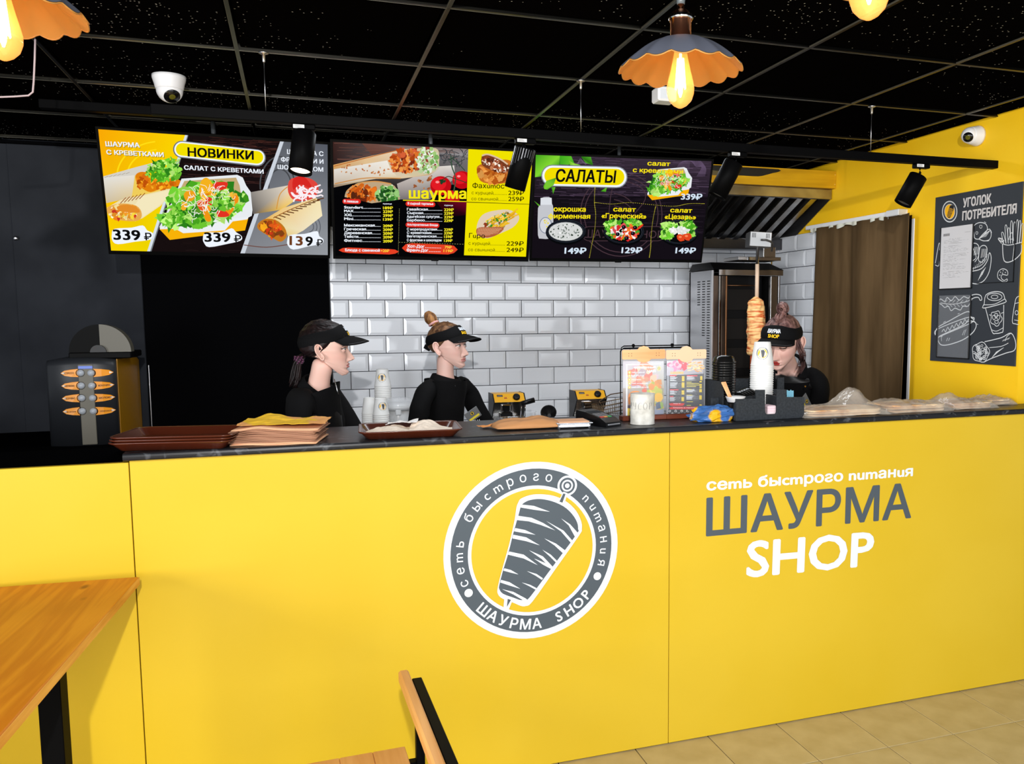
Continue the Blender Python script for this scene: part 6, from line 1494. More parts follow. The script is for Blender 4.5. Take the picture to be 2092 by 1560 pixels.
# plastic bags with flatbreads
M_bread = noise_col(mat('flatbread', rgb(228, 186, 130), 0.7), rgb(206, 152, 100), rgb(250, 222, 182), (12, 12, 12), 4)
M_film = mat('clear_film', (0.62, 0.56, 0.48), 0.12, alpha=0.40, spec=0.9)
leaf_bump(M_film, 22, 0.9, 0.01)
def bread_bag(c, w_, d_, h_, rot, label, seed, hump=0.0, hu=0.7, film=1.0):
    t = thing('bread_bag', label, 'bag of flatbread', (c[0], c[1], ZW), 'clear bags of flatbread on the right of the worktop')
    M = Matrix.Translation((c[0], c[1], 0)) @ Matrix.Rotation(rot, 4, 'Z')
    nb = 3
    for i in range(nb):
        rr = [(x*(1+0.10*noise.noise(Vector((x*12, y*12, i*3+seed)))), y) for x, y in rrect(w_*0.86*(1-0.03*(i % 2)), d_*0.86, 0.04)]
        zz = ZW+0.0015+i*h_/nb
        ring = lambda z, k: [M @ Vector((x*k, y*k, z+0.0035*noise.noise(Vector((x*16, y*16, i+seed))))) for x, y in rr]
        MB().rings([ring(zz, 0.97), ring(zz+0.0016, 1.0), ring(zz+h_/nb*0.75, 1.0), ring(zz+h_/nb*0.9, 0.97)]).obj('flatbread', M_bread, t)
    def film_f(u, v):
        x, y = (u-.5)*2, (v-.5)*2; e = (max(0, 1-abs(x)**5)*max(0, 1-abs(y)**5))**0.5
        z = (h_+0.006)*e + hump*math.exp(-((u-hu)/0.16)**2-((v-0.55)/0.35)**2)*(1+0.25*noise.noise(Vector((u*5, v*5, seed))))
        z += 0.008*e*noise.noise(Vector((x*4+seed, y*4, 1)))+0.004*e*noise.noise(Vector((x*11+seed, y*11, 1)))
        return M @ Vector((x*w_/2*(1+0.03*noise.noise(Vector((y*4, seed, 0)))), y*d_/2*(1+0.05*noise.noise(Vector((x*4, seed, 5)))), ZW+0.0012+max(0.0, z)))
    MB().grid(film_f, 48, 26).obj('plastic_film', M_film, t)
    return t
bread_bag((2.045, 2.905), 0.40, 0.20, 0.026, -0.03, 'flatbread bag with a tall film hump, next to the organiser', 1.0, 0.072, 0.70)
bread_bag((2.40, 2.925), 0.34, 0.21, 0.030, 0.02, 'middle flatbread bag of the three, against the yellow wall', 4.0, 0.012, 0.3)
bread_bag((2.70, 2.935), 0.24, 0.20, 0.026, 0.05, 'third flatbread bag from the organiser, its loose film end raised', 7.5, 0.030, 0.2)
bread_bag((2.905, 2.99), 0.19, 0.14, 0.022, 0.0, 'flatbread bag farthest right on the worktop', 11.5, 0.012, 0.5)

# ================================================================== BEHIND THE COUNTER
# coffee machine on a black stand
sd = thing('machine_stand', 'black cupboard carrying the coffee machine', 'cabinet', (-1.1, 4.65, 0))
MB().box((-1.75, 4.28, 0.0), (-0.775, 4.98, 1.015), 0, 0.003).obj('cabinet_body', M_black, sd)
MB().box((-1.77, 4.26, 1.016), (-0.765, 5.0, 1.032), 0, 0.002).obj('cabinet_top', M_black, sd)
cm = thing('coffee_machine', 'charcoal coffee machine with eight orange drink labels', 'coffee machine', (-0.92, 4.65, 1.0325))
M_cm = leaf_bump(mat('charcoal_machine_shell', (0.018, 0.020, 0.024), 0.4, spec=0.45), 120, 0.1, 0.0008)
M_tp = mat('taupe_plastic', rgb(108, 104, 92), 0.45)
xa, xb, yf2, yb2, z0_, z1_ = -1.072, -0.793, 4.352, 4.97, 1.0335, 1.432
def front(x, b_=0.0):
    u = (x-(xa+xb)/2)/((xb-xa)/2); return yf2+0.035*abs(u)**2.4-b_
m = MB(); NX = 18
rs = []
for i in range(NX+1):
    x = xa+(xb-xa)*i/NX; u = (x-(xa+xb)/2)/((xb-xa)/2); zt2 = z1_-0.012*u*u; yf_ = front(x)
    rs.append([(x, yf_, z0_), (x, yf_, zt2-0.030), (x, yf_+0.006, zt2-0.012), (x, yf_+0.022, zt2), (x, yb2, zt2+0.002), (x, yb2, z0_)])
m.rings(rs, 0, True, True, True).obj('shell', M_cm, cm)
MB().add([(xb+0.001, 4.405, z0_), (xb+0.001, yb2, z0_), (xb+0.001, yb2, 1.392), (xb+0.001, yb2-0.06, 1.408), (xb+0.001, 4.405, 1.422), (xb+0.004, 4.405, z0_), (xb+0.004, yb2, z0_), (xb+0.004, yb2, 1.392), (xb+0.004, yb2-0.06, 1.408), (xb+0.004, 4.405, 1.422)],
   [(0, 4, 3, 2, 1), (5, 6, 7, 8, 9), (0, 1, 6, 5), (1, 2, 7, 6), (2, 3, 8, 7), (3, 4, 9, 8), (4, 0, 5, 9)]).obj('side_panel', mat('yellow_reflection_panel', rgb(176, 122, 6), 0.35, spec=0.5), cm)  # mustard colour stands in for the yellow wall reflected in a dark side
def fpx(x, y): return at_y(x*0.23077, 600+y*0.23077, yf2)
pA = fpx(693, 575); pB = fpx(823, 575); pC = fpx(858, 1300)
sx0, sx1 = (fpx(705, 900).x), (fpx(838, 900).x)
def fgrid(x0, x1, za, zb2, off, nm, mt):
    MB().grid(lambda u, v: (x0+(x1-x0)*u, front(x0+(x1-x0)*u)-off-0.0008+(0.0 if True else 0), za+(zb2-za)*v), 6, 2).obj(nm, mt, cm)
m = MB()
for (x0, x1, za, zb2, off, nm, mt) in ((sx0, sx1, z0_+0.004, z1_-0.030, 0.004, 'centre_strip', M_tp), (sx0+0.001, sx1-0.001, z1_-0.050, z1_-0.036, 0.0055, 'light_strip', mat('blue_light_strip', rgb(110, 130, 200), 0.4, emit=rgb(80, 110, 210), es=0.25))):
    a = (x0+x1)/2
    MB().box((x0, front(a)-off, za), (x1, front(a)+0.004, zb2), 0, 0.002).obj(nm, mt, cm)
M_org_l = mat('orange_label', rgb(248, 156, 20), 0.35); M_dome = mat('pearl_button', rgb(176, 182, 190), 0.25)
WORDS = [('ЭСПРЕССО', ''), ('АМЕРИКАНО', 'МОКАЧИНО'), ('КАПУЧИНО', 'МОЛОКО'), ('КОФЕ С МОЛОКОМ', 'ГОРЯЧИЙ ШОКОЛАД')]
for r in range(4):
    zc = [at_y(0, 0, 1)]; yy = [700, 812, 922, 1038][r]
    for side_ in (0, 1):
        xd = 706+r*5 if side_ == 0 else 812+r*7; xt = 533+r*6 if side_ == 0 else 995+r*7
        D = fpx(xd, yy); T = fpx(xt, yy-2); hh = 0.0185
        sg = -1 if side_ == 0 else 1; L_ = abs(T.x-D.x)
        outl = [(D.x+sg*0.006, D.z-hh*1.0), (D.x+sg*L_*0.45, D.z-hh*0.90), (D.x+sg*L_*0.8, D.z-hh*0.62), (D.x+sg*L_, D.z), (D.x+sg*L_*0.8, D.z+hh*0.60), (D.x+sg*L_*0.45, D.z+hh*0.88), (D.x+sg*0.006, D.z+hh*1.0)]
        yl = front(D.x+sg*L_*0.5)-0.006
        lab_ = MB().add([(x, front(x)-0.0035, z) for x, z in outl]+[(x, front(x)+0.002, z) for x, z in outl], [list(range(7)), list(range(7, 14))[::-1]]+[[i, (i+1) % 7, 7+(i+1) % 7, 7+i] for i in range(7)])
        recal = lab_.obj('drink_label', M_org_l, cm); recalc(recal.data)
        b_ = MB().lathe([(0.0001, -0.0125), (0.006, -0.0115), (0.011, -0.008), (0.0145, -0.003), (0.0155, 0.002)][::-1], (D.x-sg*0.0035, front(D.x)-0.002, D.z), 20, 0, (0, 1, 0)).obj('button', M_dome, cm)
        MB().lathe([(0.0195, 0.0), (0.0190, -0.0028), (0.0160, -0.0032)], (D.x-sg*0.0035, front(D.x)+0.0015-0.002, D.z), 20, 0, (0, 1, 0), cap0=False, cap1=False).obj('button_ring', M_bp, cm)
        pr = Print((0, 0, 0), (1, 0, 0), (0, 0, 1), step=2e-5); wd = WORDS[r][side_]
        xl_, xr_ = (T.x+0.012, D.x-0.022) if side_ == 0 else (D.x+0.022, T.x-0.012)
        if side_: pr.raw([(T.x-0.016, D.z-hh*.30), (T.x-0.002, D.z), (T.x-0.016, D.z+hh*.30)], [[0, 1, 2]], rgb(240, 232, 220))
        else: pr.raw([(T.x+0.016, D.z-hh*.30), (T.x+0.016, D.z+hh*.30), (T.x+0.002, D.z)], [[0, 1, 2]], rgb(240, 232, 220))
        pr.up()
        if wd: pr.text_uv(wd, (xl_, D.z-0.005), (xr_, D.z-0.004), 0.0085 if len(wd) < 10 else 0.006, (0.05, 0.02, 0.01, 1), 0.02)
        for i, v in enumerate(pr.v): pr.v[i] = Vector((v.x, front(v.x)-0.0040+v.y, v.z))
        pr.obj('label_print', attr_mat('label_print'), cm)
# bean hopper lid: half disc
hc = at_y(205, 719, 4.42); R_ = 0.127
def half(c, R, a0, a1, y0, y1, n=20):
    pts = [(c.x, c.z)]+[(c.x+R*math.cos(math.radians(a0+(a1-a0)*i/n)), c.z+R*math.sin(math.radians(a0+(a1-a0)*i/n))) for i in range(n+1)]
    return MB().prism([(x, z) for x, z in pts], -y1, -y0, 0, Matrix.Rotation(PI/2, 4, 'X'))
h_ = half(hc, R_, 90, 180, 4.42, 4.50).obj('hopper_lid', mat('black_gloss', (0.003, 0.003, 0.003), 0.5, spec=0.08), cm); recalc(h_.data)
h_ = half(hc, R_, 0, 90, 4.42, 4.50).obj('hopper_lid', mat('taupe_shell', rgb(98, 94, 82), 0.4), cm); recalc(h_.data)
h_ = half(hc+Vector((-0.006, 0, 0)), 0.033, 0, 180, 4.405, 4.43).obj('hopper_knob', mat('dark_knob', (0.02, 0.02, 0.02), 0.5), cm); recalc(h_.data)
MB().box((hc.x-R_, 4.41, 1.425), (hc.x+R_, 4.70, hc.z), 0, 0.004).obj('hopper_neck', mat('black_gloss'), cm)

# fryers on the steel table
def fryer(x, label):
    t = thing('deep_fryer', label, 'fryer', (x+0.09, 4.62, 0.9565), 'small deep fryers on the steel table')
    T = 0.9568; pz = 1.187
    MB().add([(x-0.006, 4.60, T+.07), (x-0.006, 4.52, pz-0.045), (x-0.006, 4.56, pz), (x-0.006, 4.66, pz), (x-0.006, 4.66, T+.07), (x, 4.60, T+.07), (x, 4.52, pz-0.045), (x, 4.56, pz), (x, 4.66, pz), (x, 4.66, T+.07)], [(0,1,2,3,4),(9,8,7,6,5),(0,5,6,1),(1,6,7,2),(2,7,8,3),(3,8,9,4),(4,9,5,0)]).obj('side_cheek', M_bp, t)
    MB().add([(x+0.170, 4.60, T+.07), (x+0.170, 4.52, pz-0.045), (x+0.170, 4.56, pz), (x+0.170, 4.66, pz), (x+0.170, 4.66, T+.07), (x+0.176, 4.60, T+.07), (x+0.176, 4.52, pz-0.045), (x+0.176, 4.56, pz), (x+0.176, 4.66, pz), (x+0.176, 4.66, T+.07)], [(0,1,2,3,4),(9,8,7,6,5),(0,5,6,1),(1,6,7,2),(2,7,8,3),(3,8,9,4),(4,9,5,0)]).obj('side_cheek', M_bp, t)
    p = MB().add([(x, 4.52, pz-0.045), (x+0.17, 4.52, pz-0.045), (x+0.17, 4.56, pz-0.002), (x, 4.56, pz-0.002), (x, 4.66, pz-0.002), (x+.17, 4.66, pz-0.002), (x, 4.66, pz-.05), (x+.17, 4.66, pz-.05)], [(0,1,2,3),(3,2,5,4),(4,5,7,6),(0,6,7,1),(0,3,4,6),(1,7,5,2)]).obj('control_panel', mat('amber_panel', rgb(232, 168, 12), 0.4), t)
    n_ = Vector((0, -0.045, 0.04)).normalized()
    kc = Vector((x+0.125, 4.54, pz-0.023)); MB().lathe([(0.020, 0), (0.019, 0.012), (0.012, 0.014)], kc, 20, 0, n_).obj('knob', M_bp, t)
    U_ = Vector((1, 0, 0)); V_ = Vector((0, 0.04, 0.045)).normalized()
    pr = Print(Vector((x, 4.52, pz-0.045)), U_, V_, step=8e-5)
    pr.raw([(0.018, 0.038), (0.05, 0.038), (0.05, 0.050), (0.018, 0.052)], [[0, 1, 2, 3]], (0.02, 0.02, 0.03, 1)); pr.up(); pr.raw([(0.021, 0.042), (0.047, 0.042), (0.047, 0.044), (0.021, 0.044)], [[0, 1, 2, 3]], rgb(160, 160, 170)); pr.up()
    pr.poly([(0.055, 0.024), (0.060, 0.036), (0.064, 0.028), (0.068, 0.036), (0.073, 0.024)], rgb(170, 60, 20), True)
    pr.obj('panel_print', attr_mat('panel_print'), t)
    MB().box((x, 4.60, T+0.07), (x+0.17, 4.65, pz-0.045), 0, 0.002).obj('steel_back', M_steel2, t)
    MB().box((x+0.055, 4.575, T+0.125), (x+0.105, 4.60, T+0.165), 0, 0.004).obj('lever', M_chrome, t)
    MB().box((x+0.045, 4.572, T+0.09), (x+0.112, 4.60, T+0.122), 0, 0.004).obj('socket_block', M_bp, t)
    q_ = MB(); 
    MB().box((x-0.004, 4.37, T), (x+0.174, 4.66, T+0.085), 0, 0.004).obj('tank', M_steel, t)
    r_ = MB()
    for k in range(8): r_.cyl((x+0.015+k*0.02, 4.385, T+0.09), (x+0.015+k*0.02, 4.56, T+0.09), 0.0018, n=6)
    for yy in (4.385, 4.56): r_.cyl((x+0.01, yy, T+0.09), (x+0.16, yy, T+0.09), 0.0025, n=6)
    r_.obj('wire_rest', M_chrome, t)['kind'] = 'stuff'
    return t
fryer(1.008, 'left deep fryer with amber panel, a black basket handle before it')
fryer(1.482, 'right deep fryer with amber panel, behind the card terminal')
bh = thing('fryer_basket', 'fryer basket with upright black handle on the left fryer', 'basket', (1.17, 4.45, 1.05))
MB().cyl((1.130, 4.43, 1.140), (1.205, 4.43, 1.158), 0.0125, 0.0145, 14).obj('handle', M_bp, bh)
MB().tube([(1.138, 4.44, 1.14), (1.135, 4.46, 1.06)], 0.003, 6).tube([(1.158, 4.44, 1.14), (1.160, 4.46, 1.06)], 0.003, 6).obj('handle_wires', M_chrome, bh)['kind'] = 'stuff'
def wire_basket(t, c, w_, d_, h_, mt, rot=0.0, n=9, tilt=0.0):
    M = Matrix.Translation(c) @ Matrix.Rotation(rot, 4, 'Z') @ Matrix.Rotation(tilt, 4, 'Y'); m = MB()
    for k in range(n+1):
        u = -w_/2+w_*k/n
        m.tube([M @ Vector(p) for p in ((u, -d_/2, h_), (u*0.9, -d_/2+.008, 0), (u*0.9, d_/2-.008, 0), (u, d_/2, h_))], 0.0011, 5)
        v = -d_/2+d_*k/n
        m.tube([M @ Vector(p) for p in ((-w_/2, v, h_), (-w_/2*.9, v*.9, 0), (w_/2*.9, v*.9, 0), (w_/2, v, h_))], 0.0011, 5)
    for z in (h_*.25, h_*.5, h_*.75, h_):
        k = 0.9+0.1*z/h_; m.tube([M @ Vector(p) for p in ((-w_/2*k, -d_/2*k, z), (w_/2*k, -d_/2*k, z), (w_/2*k, d_/2*k, z), (-w_/2*k, d_/2*k, z), (-w_/2*k, -d_/2*k, z))], 0.0014 if z < h_ else 0.0028, 5)
    o = m.obj('wire_mesh', mt, t); o['kind'] = 'stuff'; return M
wire_basket(bh, (1.10, 4.46, 1.048), 0.13, 0.14, 0.012, M_chrome)
b2 = thing('fryer_basket', 'brownish wire fryer basket standing behind the terminal and tea sheet', 'basket', (1.69, 4.42, 1.05))
M_br = mat('oily_wire', (0.22, 0.15, 0.09), 0.35, 0.9)
Mw = wire_basket(b2, (1.665, 4.42, 1.045), 0.20, 0.13, 0.085, M_br, 0.15, 14, -0.12)
MB().tube([Mw @ Vector(p) for p in ((-0.10, -0.06, 0.085), (-0.11, -0.05, 0.115), (-0.02, -0.02, 0.135), (0.07, 0.0, 0.13), (0.11, 0.0, 0.085))], 0.003, 6).obj('handle_wires', M_br, b2)
MB().box((1.60, 4.36, 1.041), (1.80, 4.48, 1.044), 0, 0.001).obj('drip_plate', mat('tan_plate', rgb(190, 140, 100), 0.5), b2)
for x_, z_, lb_, rr in ((0.955, 4.40, 'small round black pan handle left of the left fryer', 0.017), (1.290, 4.40, 'black funnel lying between the two fryers', 0.026)):
    pass
o = thing('black_funnel', 'black plastic funnel lying between the two fryers', 'funnel', (1.285, 4.42, 0.956)); MB().lathe([(0.010, -0.05), (0.014, -0.01), (0.042, 0.03), (0.044, 0.034), (0.040, 0.032), (0.010, -0.008)], (1.285, 4.42, 1.075), 24, 0, (-0.3, -0.75, 0.45)).obj('cone', M_bp, o)
MB().box((1.26, 4.40, 0.9565), (1.32, 4.46, 1.05), 0, 0.004).obj('stand_block', M_bp, o)
o = thing('round_knob_jar', 'small round black jar by the left fryer', 'jar', (0.96, 4.42, 0.956)); MB().lathe([(0.024, 0), (0.028, 0.01), (0.028, 0.10), (0.02, 0.115), (0.001, 0.118)], (0.955, 4.42, 0.9565), 24).obj('jar_body', M_bp, o)
# clear tub near the fryer
o = thing('clear_tub', 'clear plastic tub on the table right of the left fryer', 'tub', (1.245, 4.7, 0.956)); MB().lathe([(0.045, 0), (0.052, 0.10), (0.055, 0.102), (0.054, 0.106)], (1.245, 4.74, 0.9565), 28, cap1=False).obj('tub_wall', mat('milky_clear', (0.9, 0.92, 0.95), 0.15, alpha=0.3), o)
# cup stacks and juice dispenser at the tiled wall
cup_stack(0.440, 4.80, 0.957+0.10, 19, 0.0095, 'plain cup in the tallest stack by the tiled wall', 'tallest upturned cup stack by the tiled wall', (0, 0), 1.0, 'top emblem cup of the tallest stack by the tiled wall', face=(-0.2, -1))
MB().box((0.385, 4.745, 0.9565), (0.495, 4.855, 1.056), 0, 0.004)
bx = tag(MB().box((0.385, 4.745, 0.9565), (0.495, 4.855, 1.056), 0, 0.004).obj('cardboard_box', M_white), 'white box carrying the tallest cup stack by the wall', 'box')
cup_stack(0.355, 4.66, 0.9575, 14, 0.0105, 'plain cup in the left low stack behind the dark haired worker', 'left low cup stack', (0, 0), 0.92, 'top cup of the left low stack behind the dark haired worker', face=(1, -0.2))
cup_stack(0.407, 4.58, 0.9575, 14, 0.0105, 'plain cup in the low stack beside the juicer', 'low cup stack beside the juicer', (0, 0), 0.95, 'top emblem cup of the low stack beside the juicer', face=(0.2, -1))
jd = thing('juicer', 'white juicer with a clear lid beside the paper cup stacks', 'juicer', (0.50, 4.66, 0.9565))
MB().lathe([(0.062, 0), (0.062, 0.145), (0.058, 0.150)], (0.507, 4.68, 0.9568), 32).obj('motor_base', mat('offwhite_shell', rgb(200, 202, 204), 0.3), jd)
MB().lathe([(0.066, 0.150), (0.080, 0.158), (0.084, 0.170), (0.080, 0.176), (0.078, 0.192)], (0.507, 4.68, 0.9568), 36, cap0=False).obj('collecting_ring', mat('offwhite_shell'), jd)
MB().lathe([(0.082, 0.176), (0.080, 0.196), (0.068, 0.212), (0.03, 0.218), (0.001, 0.219)], (0.507, 4.68, 0.9568), 36, cap0=False).obj('clear_lid', mat('milky_clear'), jd)
MB().box((0.485, 4.60, 1.085), (0.515, 4.63, 1.115), 0, 0.004).obj('spout', mat('offwhite_shell'), jd)
MB().box((0.375, 4.70, 0.9565), (0.384, 4.72, 0.958)).v

# ================================================================== FOREGROUND FURNITURE
M_pine = mat('orange_pine', rgb(214, 132, 30), 0.42, spec=0.4)
nt, b, N, L = nodes(M_pine)
tc = N('ShaderNodeTexCoord'); mp = N('ShaderNodeMapping'); mp.inputs['Scale'].default_value = (16, 1.1, 16); L(tc.outputs['Object'], mp.inputs[0])
n1_ = N('ShaderNodeTexNoise'); n1_.inputs['Scale'].default_value = 1.0; n1_.inputs['Detail'].default_value = 5; n1_.inputs['Distortion'].default_value = 0.6; L(mp.outputs[0], n1_.inputs['Vector'])
wv = N('ShaderNodeMath'); wv.operation = 'MULTIPLY'; wv.inputs[1].default_value = 22; L(n1_.outputs['Fac'], wv.inputs[0])
sn = N('ShaderNodeMath'); sn.operation = 'SINE'; L(wv.outputs[0], sn.inputs[0])
mr = N('ShaderNodeMapRange'); mr.inputs['From Min'].default_value = -1; L(sn.outputs[0], mr.inputs['Value'])
cr1 = N('ShaderNodeValToRGB'); cr1.color_ramp.elements[0].color = rgb(206, 120, 20); cr1.color_ramp.elements[1].color = rgb(226, 144, 30); L(mr.outputs[0], cr1.inputs[0])
vo = N('ShaderNodeTexVoronoi'); vo.inputs['Scale'].default_value = 1; mp2 = N('ShaderNodeMapping'); mp2.inputs['Scale'].default_value = (9, 4.5, 9); L(tc.outputs['Object'], mp2.inputs[0]); L(mp2.outputs[0], vo.inputs['Vector'])
kn = N('ShaderNodeMapRange'); kn.inputs['From Min'].default_value = 0.05; kn.inputs['From Max'].default_value = 0.13; kn.inputs['To Min'].default_value = 0.85; kn.inputs['To Max'].default_value = 0; L(vo.outputs['Distance'], kn.inputs['Value'])
mx = N('ShaderNodeMix'); mx.data_type = 'RGBA'; mx.inputs[7].default_value = rgb(130, 60, 14); L(kn.outputs[0], mx.inputs[0]); L(cr1.outputs[0], mx.inputs[6]); L(mx.outputs[2], b.inputs['Base Color'])
M_pine_e = noise_col(mat('pine_edge', rgb(226, 160, 60), 0.5), rgb(206, 134, 44), rgb(236, 176, 84), (3, 3, 40), 3)
ta = thing('pine_table', 'orange pine table on a black steel frame in the lower left corner', 'table', (-0.85, 2.1, 0), None, -0.0748)
Ma = Matrix.Translation((-0.467, 2.745, 0)) @ Matrix.Rotation(-0.0748, 4, 'Z')       # local corner: x to the left is negative, y towards the camera negative
bw = 0.093
MB().box((-bw*8, -1.25, 0.824), (0, 0, 0.850), 0, 0.004, Ma).obj('table_top', M_pine, ta)
MB().box((-0.0005, -1.249, 0.8255), (0.0015, -0.001, 0.8485), 0, 0.0005, Ma).obj('edge_strip', M_pine_e, ta)
for x_ in (-0.085, -0.70):
    MB().box((x_-0.025, -0.50, 0.0), (x_+0.025, -0.45, 0.790), 0, 0.002, Ma).obj('leg', M_bm, ta)
    MB().box((x_-0.025, -1.15, 0.0), (x_+0.025, -1.10, 0.790), 0, 0.002, Ma).obj('leg', M_bm, ta)
    MB().box((x_-0.025, -1.20, 0.790), (x_+0.025, -0.12, 0.823), 0, 0.002, Ma).obj('frame_rail', M_bm, ta)
ch = thing('low_back_chair', 'pine chair with a black steel back rail at the bottom centre', 'chair', (0.10, 2.05, 0), None, 0.0)
M_pine2 = noise_col(mat('light_pine', rgb(222, 158, 88), 0.45), rgb(206, 138, 66), rgb(232, 172, 104), (30, 2.5, 30), 5, 0.3, 0.7, 0.4)
pf = at_z(824, 1367, 0.662); pn = at_z(898, 1558, 0.662); dr = (pn-pf); dr.z = 0; yaw = math.atan2(dr.x, -dr.y)
Mch = Matrix.Translation((pf.x, pf.y, 0)) @ Matrix.Rotation(yaw, 4, 'Z')     # local -y runs towards the camera
MB().box((-0.014, -0.60, 0.628), (0.013, 0.0, 0.662), 0, 0.005, Mch).obj('wooden_back_rail', M_pine2, ch)
MB().box((0.018, -0.61, 0.612), (0.044, -0.028, 0.646), 0, 0.002, Mch).obj('steel_back_rail', M_bm, ch)
for k in range(4): MB().box((-0.345+0.086*k, -0.59, 0.424), (-0.345+0.086*k+0.0855, 0.0, 0.446), 0, 0.002, Mch).obj('seat_board', M_pine2, ch)
for (x_, y_, z_) in ((0.020, -0.055, 0.63), (0.020, -0.585, 0.61), (-0.33, -0.04, 0.42), (-0.33, -0.575, 0.42)):
    MB().box((x_-0.0, y_-0.0125, 0.0), (x_+0.022, y_+0.0125, z_), 0, 0.0015, Mch).obj('leg', M_bm, ch)
MB().box((-0.33, -0.588, 0.402), (0.03, -0.565, 0.423), 0, 0, Mch).obj('seat_frame_bar', M_bm, ch)
MB().box((-0.33, -0.052, 0.402), (0.03, -0.03, 0.423), 0, 0, Mch).obj('seat_frame_bar', M_bm, ch)

# ================================================================== PEOPLE
def sm(x, a, b):
    t = max(0.0, min(1.0, (x-a)/(b-a))); return t*t*(3-2*t)
def interp(tab, z):
    if z <= tab[0][0]: return tab[0][1]
    for (z0, v0), (z1, v1) in zip(tab, tab[1:]):
        if z <= z1:
            t = (z-z0)/(z1-z0); t = t*t*(3-2*t)*0.5+t*0.5; return v0+(v1-v0)*t
    return tab[-1][1]
def G(x, s): return math.exp(-(x/s)**2)
# face plane (without nose), back of the skull, half width ; z = 0 chin, 0.222 crown ; x = 0 ear line
T_F = [(0.0, 0.066), (0.006, 0.083), (0.016, 0.090), (0.028, 0.0865), (0.036, 0.090), (0.046, 0.0915), (0.058, 0.090), (0.070, 0.090), (0.085, 0.090), (0.100, 0.089), (0.112, 0.0885), (0.124, 0.0945), (0.140, 0.0955), (0.160, 0.090), (0.180, 0.078), (0.200, 0.056), (0.214, 0.028), (0.222, -0.012)]
T_B = [(0.0, 0.0), (0.02, -0.010), (0.05, -0.045), (0.08, -0.072), (0.11, -0.088), (0.14, -0.094), (0.17, -0.088), (0.195, -0.070), (0.214, -0.044), (0.222, -0.012)]
T_W = [(0.0, 0.018), (0.006, 0.028), (0.018, 0.040), (0.035, 0.051), (0.055, 0.0590), (0.080, 0.0655), (0.105, 0.0700), (0.130, 0.0725), (0.155, 0.0715), (0.180, 0.063), (0.200, 0.048), (0.214, 0.027), (0.222, 0.002)]
EYE_Z, EYE_Y, EYE_X = 0.110, 0.0310, 0.0745
def head_pt(s_, z, par):
    """s_ in -1..1 around the head (0 = front), z ring height"""
    t = PI*(abs(s_)**1.65)*(1 if s_ >= 0 else -1)
    xf, xb, hw = interp(T_F, z), interp(T_B, z), interp(T_W, z)
    c, s = math.cos(t), math.sin(t); xc = 0.012
    if c >= 0: x = xc+(xf-xc)*c**0.78
    else: x = xc+(xb-xc)*(-c)**0.92*-1*-1
    zz = z
    # jaw line rises towards the ear
    lift = 0.060*(1-sm(z, 0.0, 0.105)); rel = min(1.0, max(0, (xf-x)/(xf-xb+1e-6))); zz += lift*rel**1.1
    kk = min(1.0, rel*1.6); hw = hw*(1-kk)+max(hw, interp(T_W, zz)*(0.96 if z < 0.03 else 0.985))*kk
    y = hw*math.copysign(abs(s)**0.92, s)
    if c > 0 and abs(y) < 0.072:
        fr = sm(c, 0.0, 0.35)
        # eye sockets, brow, cheek, temples
        ey = abs(y)-EYE_Y
        x -= 0.0105*G(ey, 0.017)*G(z-0.108, 0.0135)*fr
        x += 0.0030*G(abs(y)-0.026, 0.018)*G(z-0.1265, 0.006)*fr
        x += 0.0040*G(abs(y)-0.038, 0.017)*G(z-0.080, 0.018)*fr
        x -= 0.0020*G(abs(y)-0.046, 0.012)*G(z-0.050, 0.016)*fr
        # nose
        if 0.052 < z < 0.125:
            prof = 0.0
            if z >= 0.068: prof = 0.0285*(1-sm(z, 0.068, 0.116)**0.8)*par['nose']+0.004*(1-sm(z, 0.10, 0.125))
            else: prof = 0.0285*sm(z, 0.0545, 0.0670)*par['nose']
            wn = 0.0075+0.0050*(1-sm(z, 0.066, 0.10))
            x += prof*G(y, wn)
            x += 0.0085*G(abs(y)-0.0125, 0.0052)*G(z-0.0655, 0.0060)
            x -= 0.0035*G(abs(y)-0.0205, 0.004)*G(z-0.066, 0.009)
        # mouth
        lw = max(0, 1-(abs(y)/0.0255)**2.2)
        x += 0.0050*lw*G(z-0.0480, 0.0042)+0.0058*lw*G(z-0.0375, 0.0048)-0.0036*lw*G(z-0.0425, 0.0015)
        x -= 0.0016*G(y, 0.003)*G(z-0.0545, 0.005)
        x -= 0.0022*G(y, 0.02)*G(z-0.0295, 0.004); x += 0.0030*G(y, 0.016)*G(z-0.014, 0.009)
        # eyelids: shells around the ball, opened in an almond
        for sg in (-1, 1):
            dy, dz = y-sg*EYE_Y, z-EYE_Z; r2 = dy*dy+dz*dz
            if r2 < 0.0152**2:
                shell = EYE_X+math.sqrt(max(0, 0.0140**2-min(r2, 0.0139**2)))
                k = 1-sm(math.sqrt(r2), 0.0105, 0.0152); x = x+(max(x, shell)-x)*k
                hgt = (0.0053 if dz > 0 else 0.0036)*par['open']*max(0, 1-(dy/0.0128)**2)
                if abs(dz) < hgt: x = min(x, EYE_X+math.sqrt(max(0, 0.0123**2-r2))-0.0022)
    return Vector((x, y, zz))
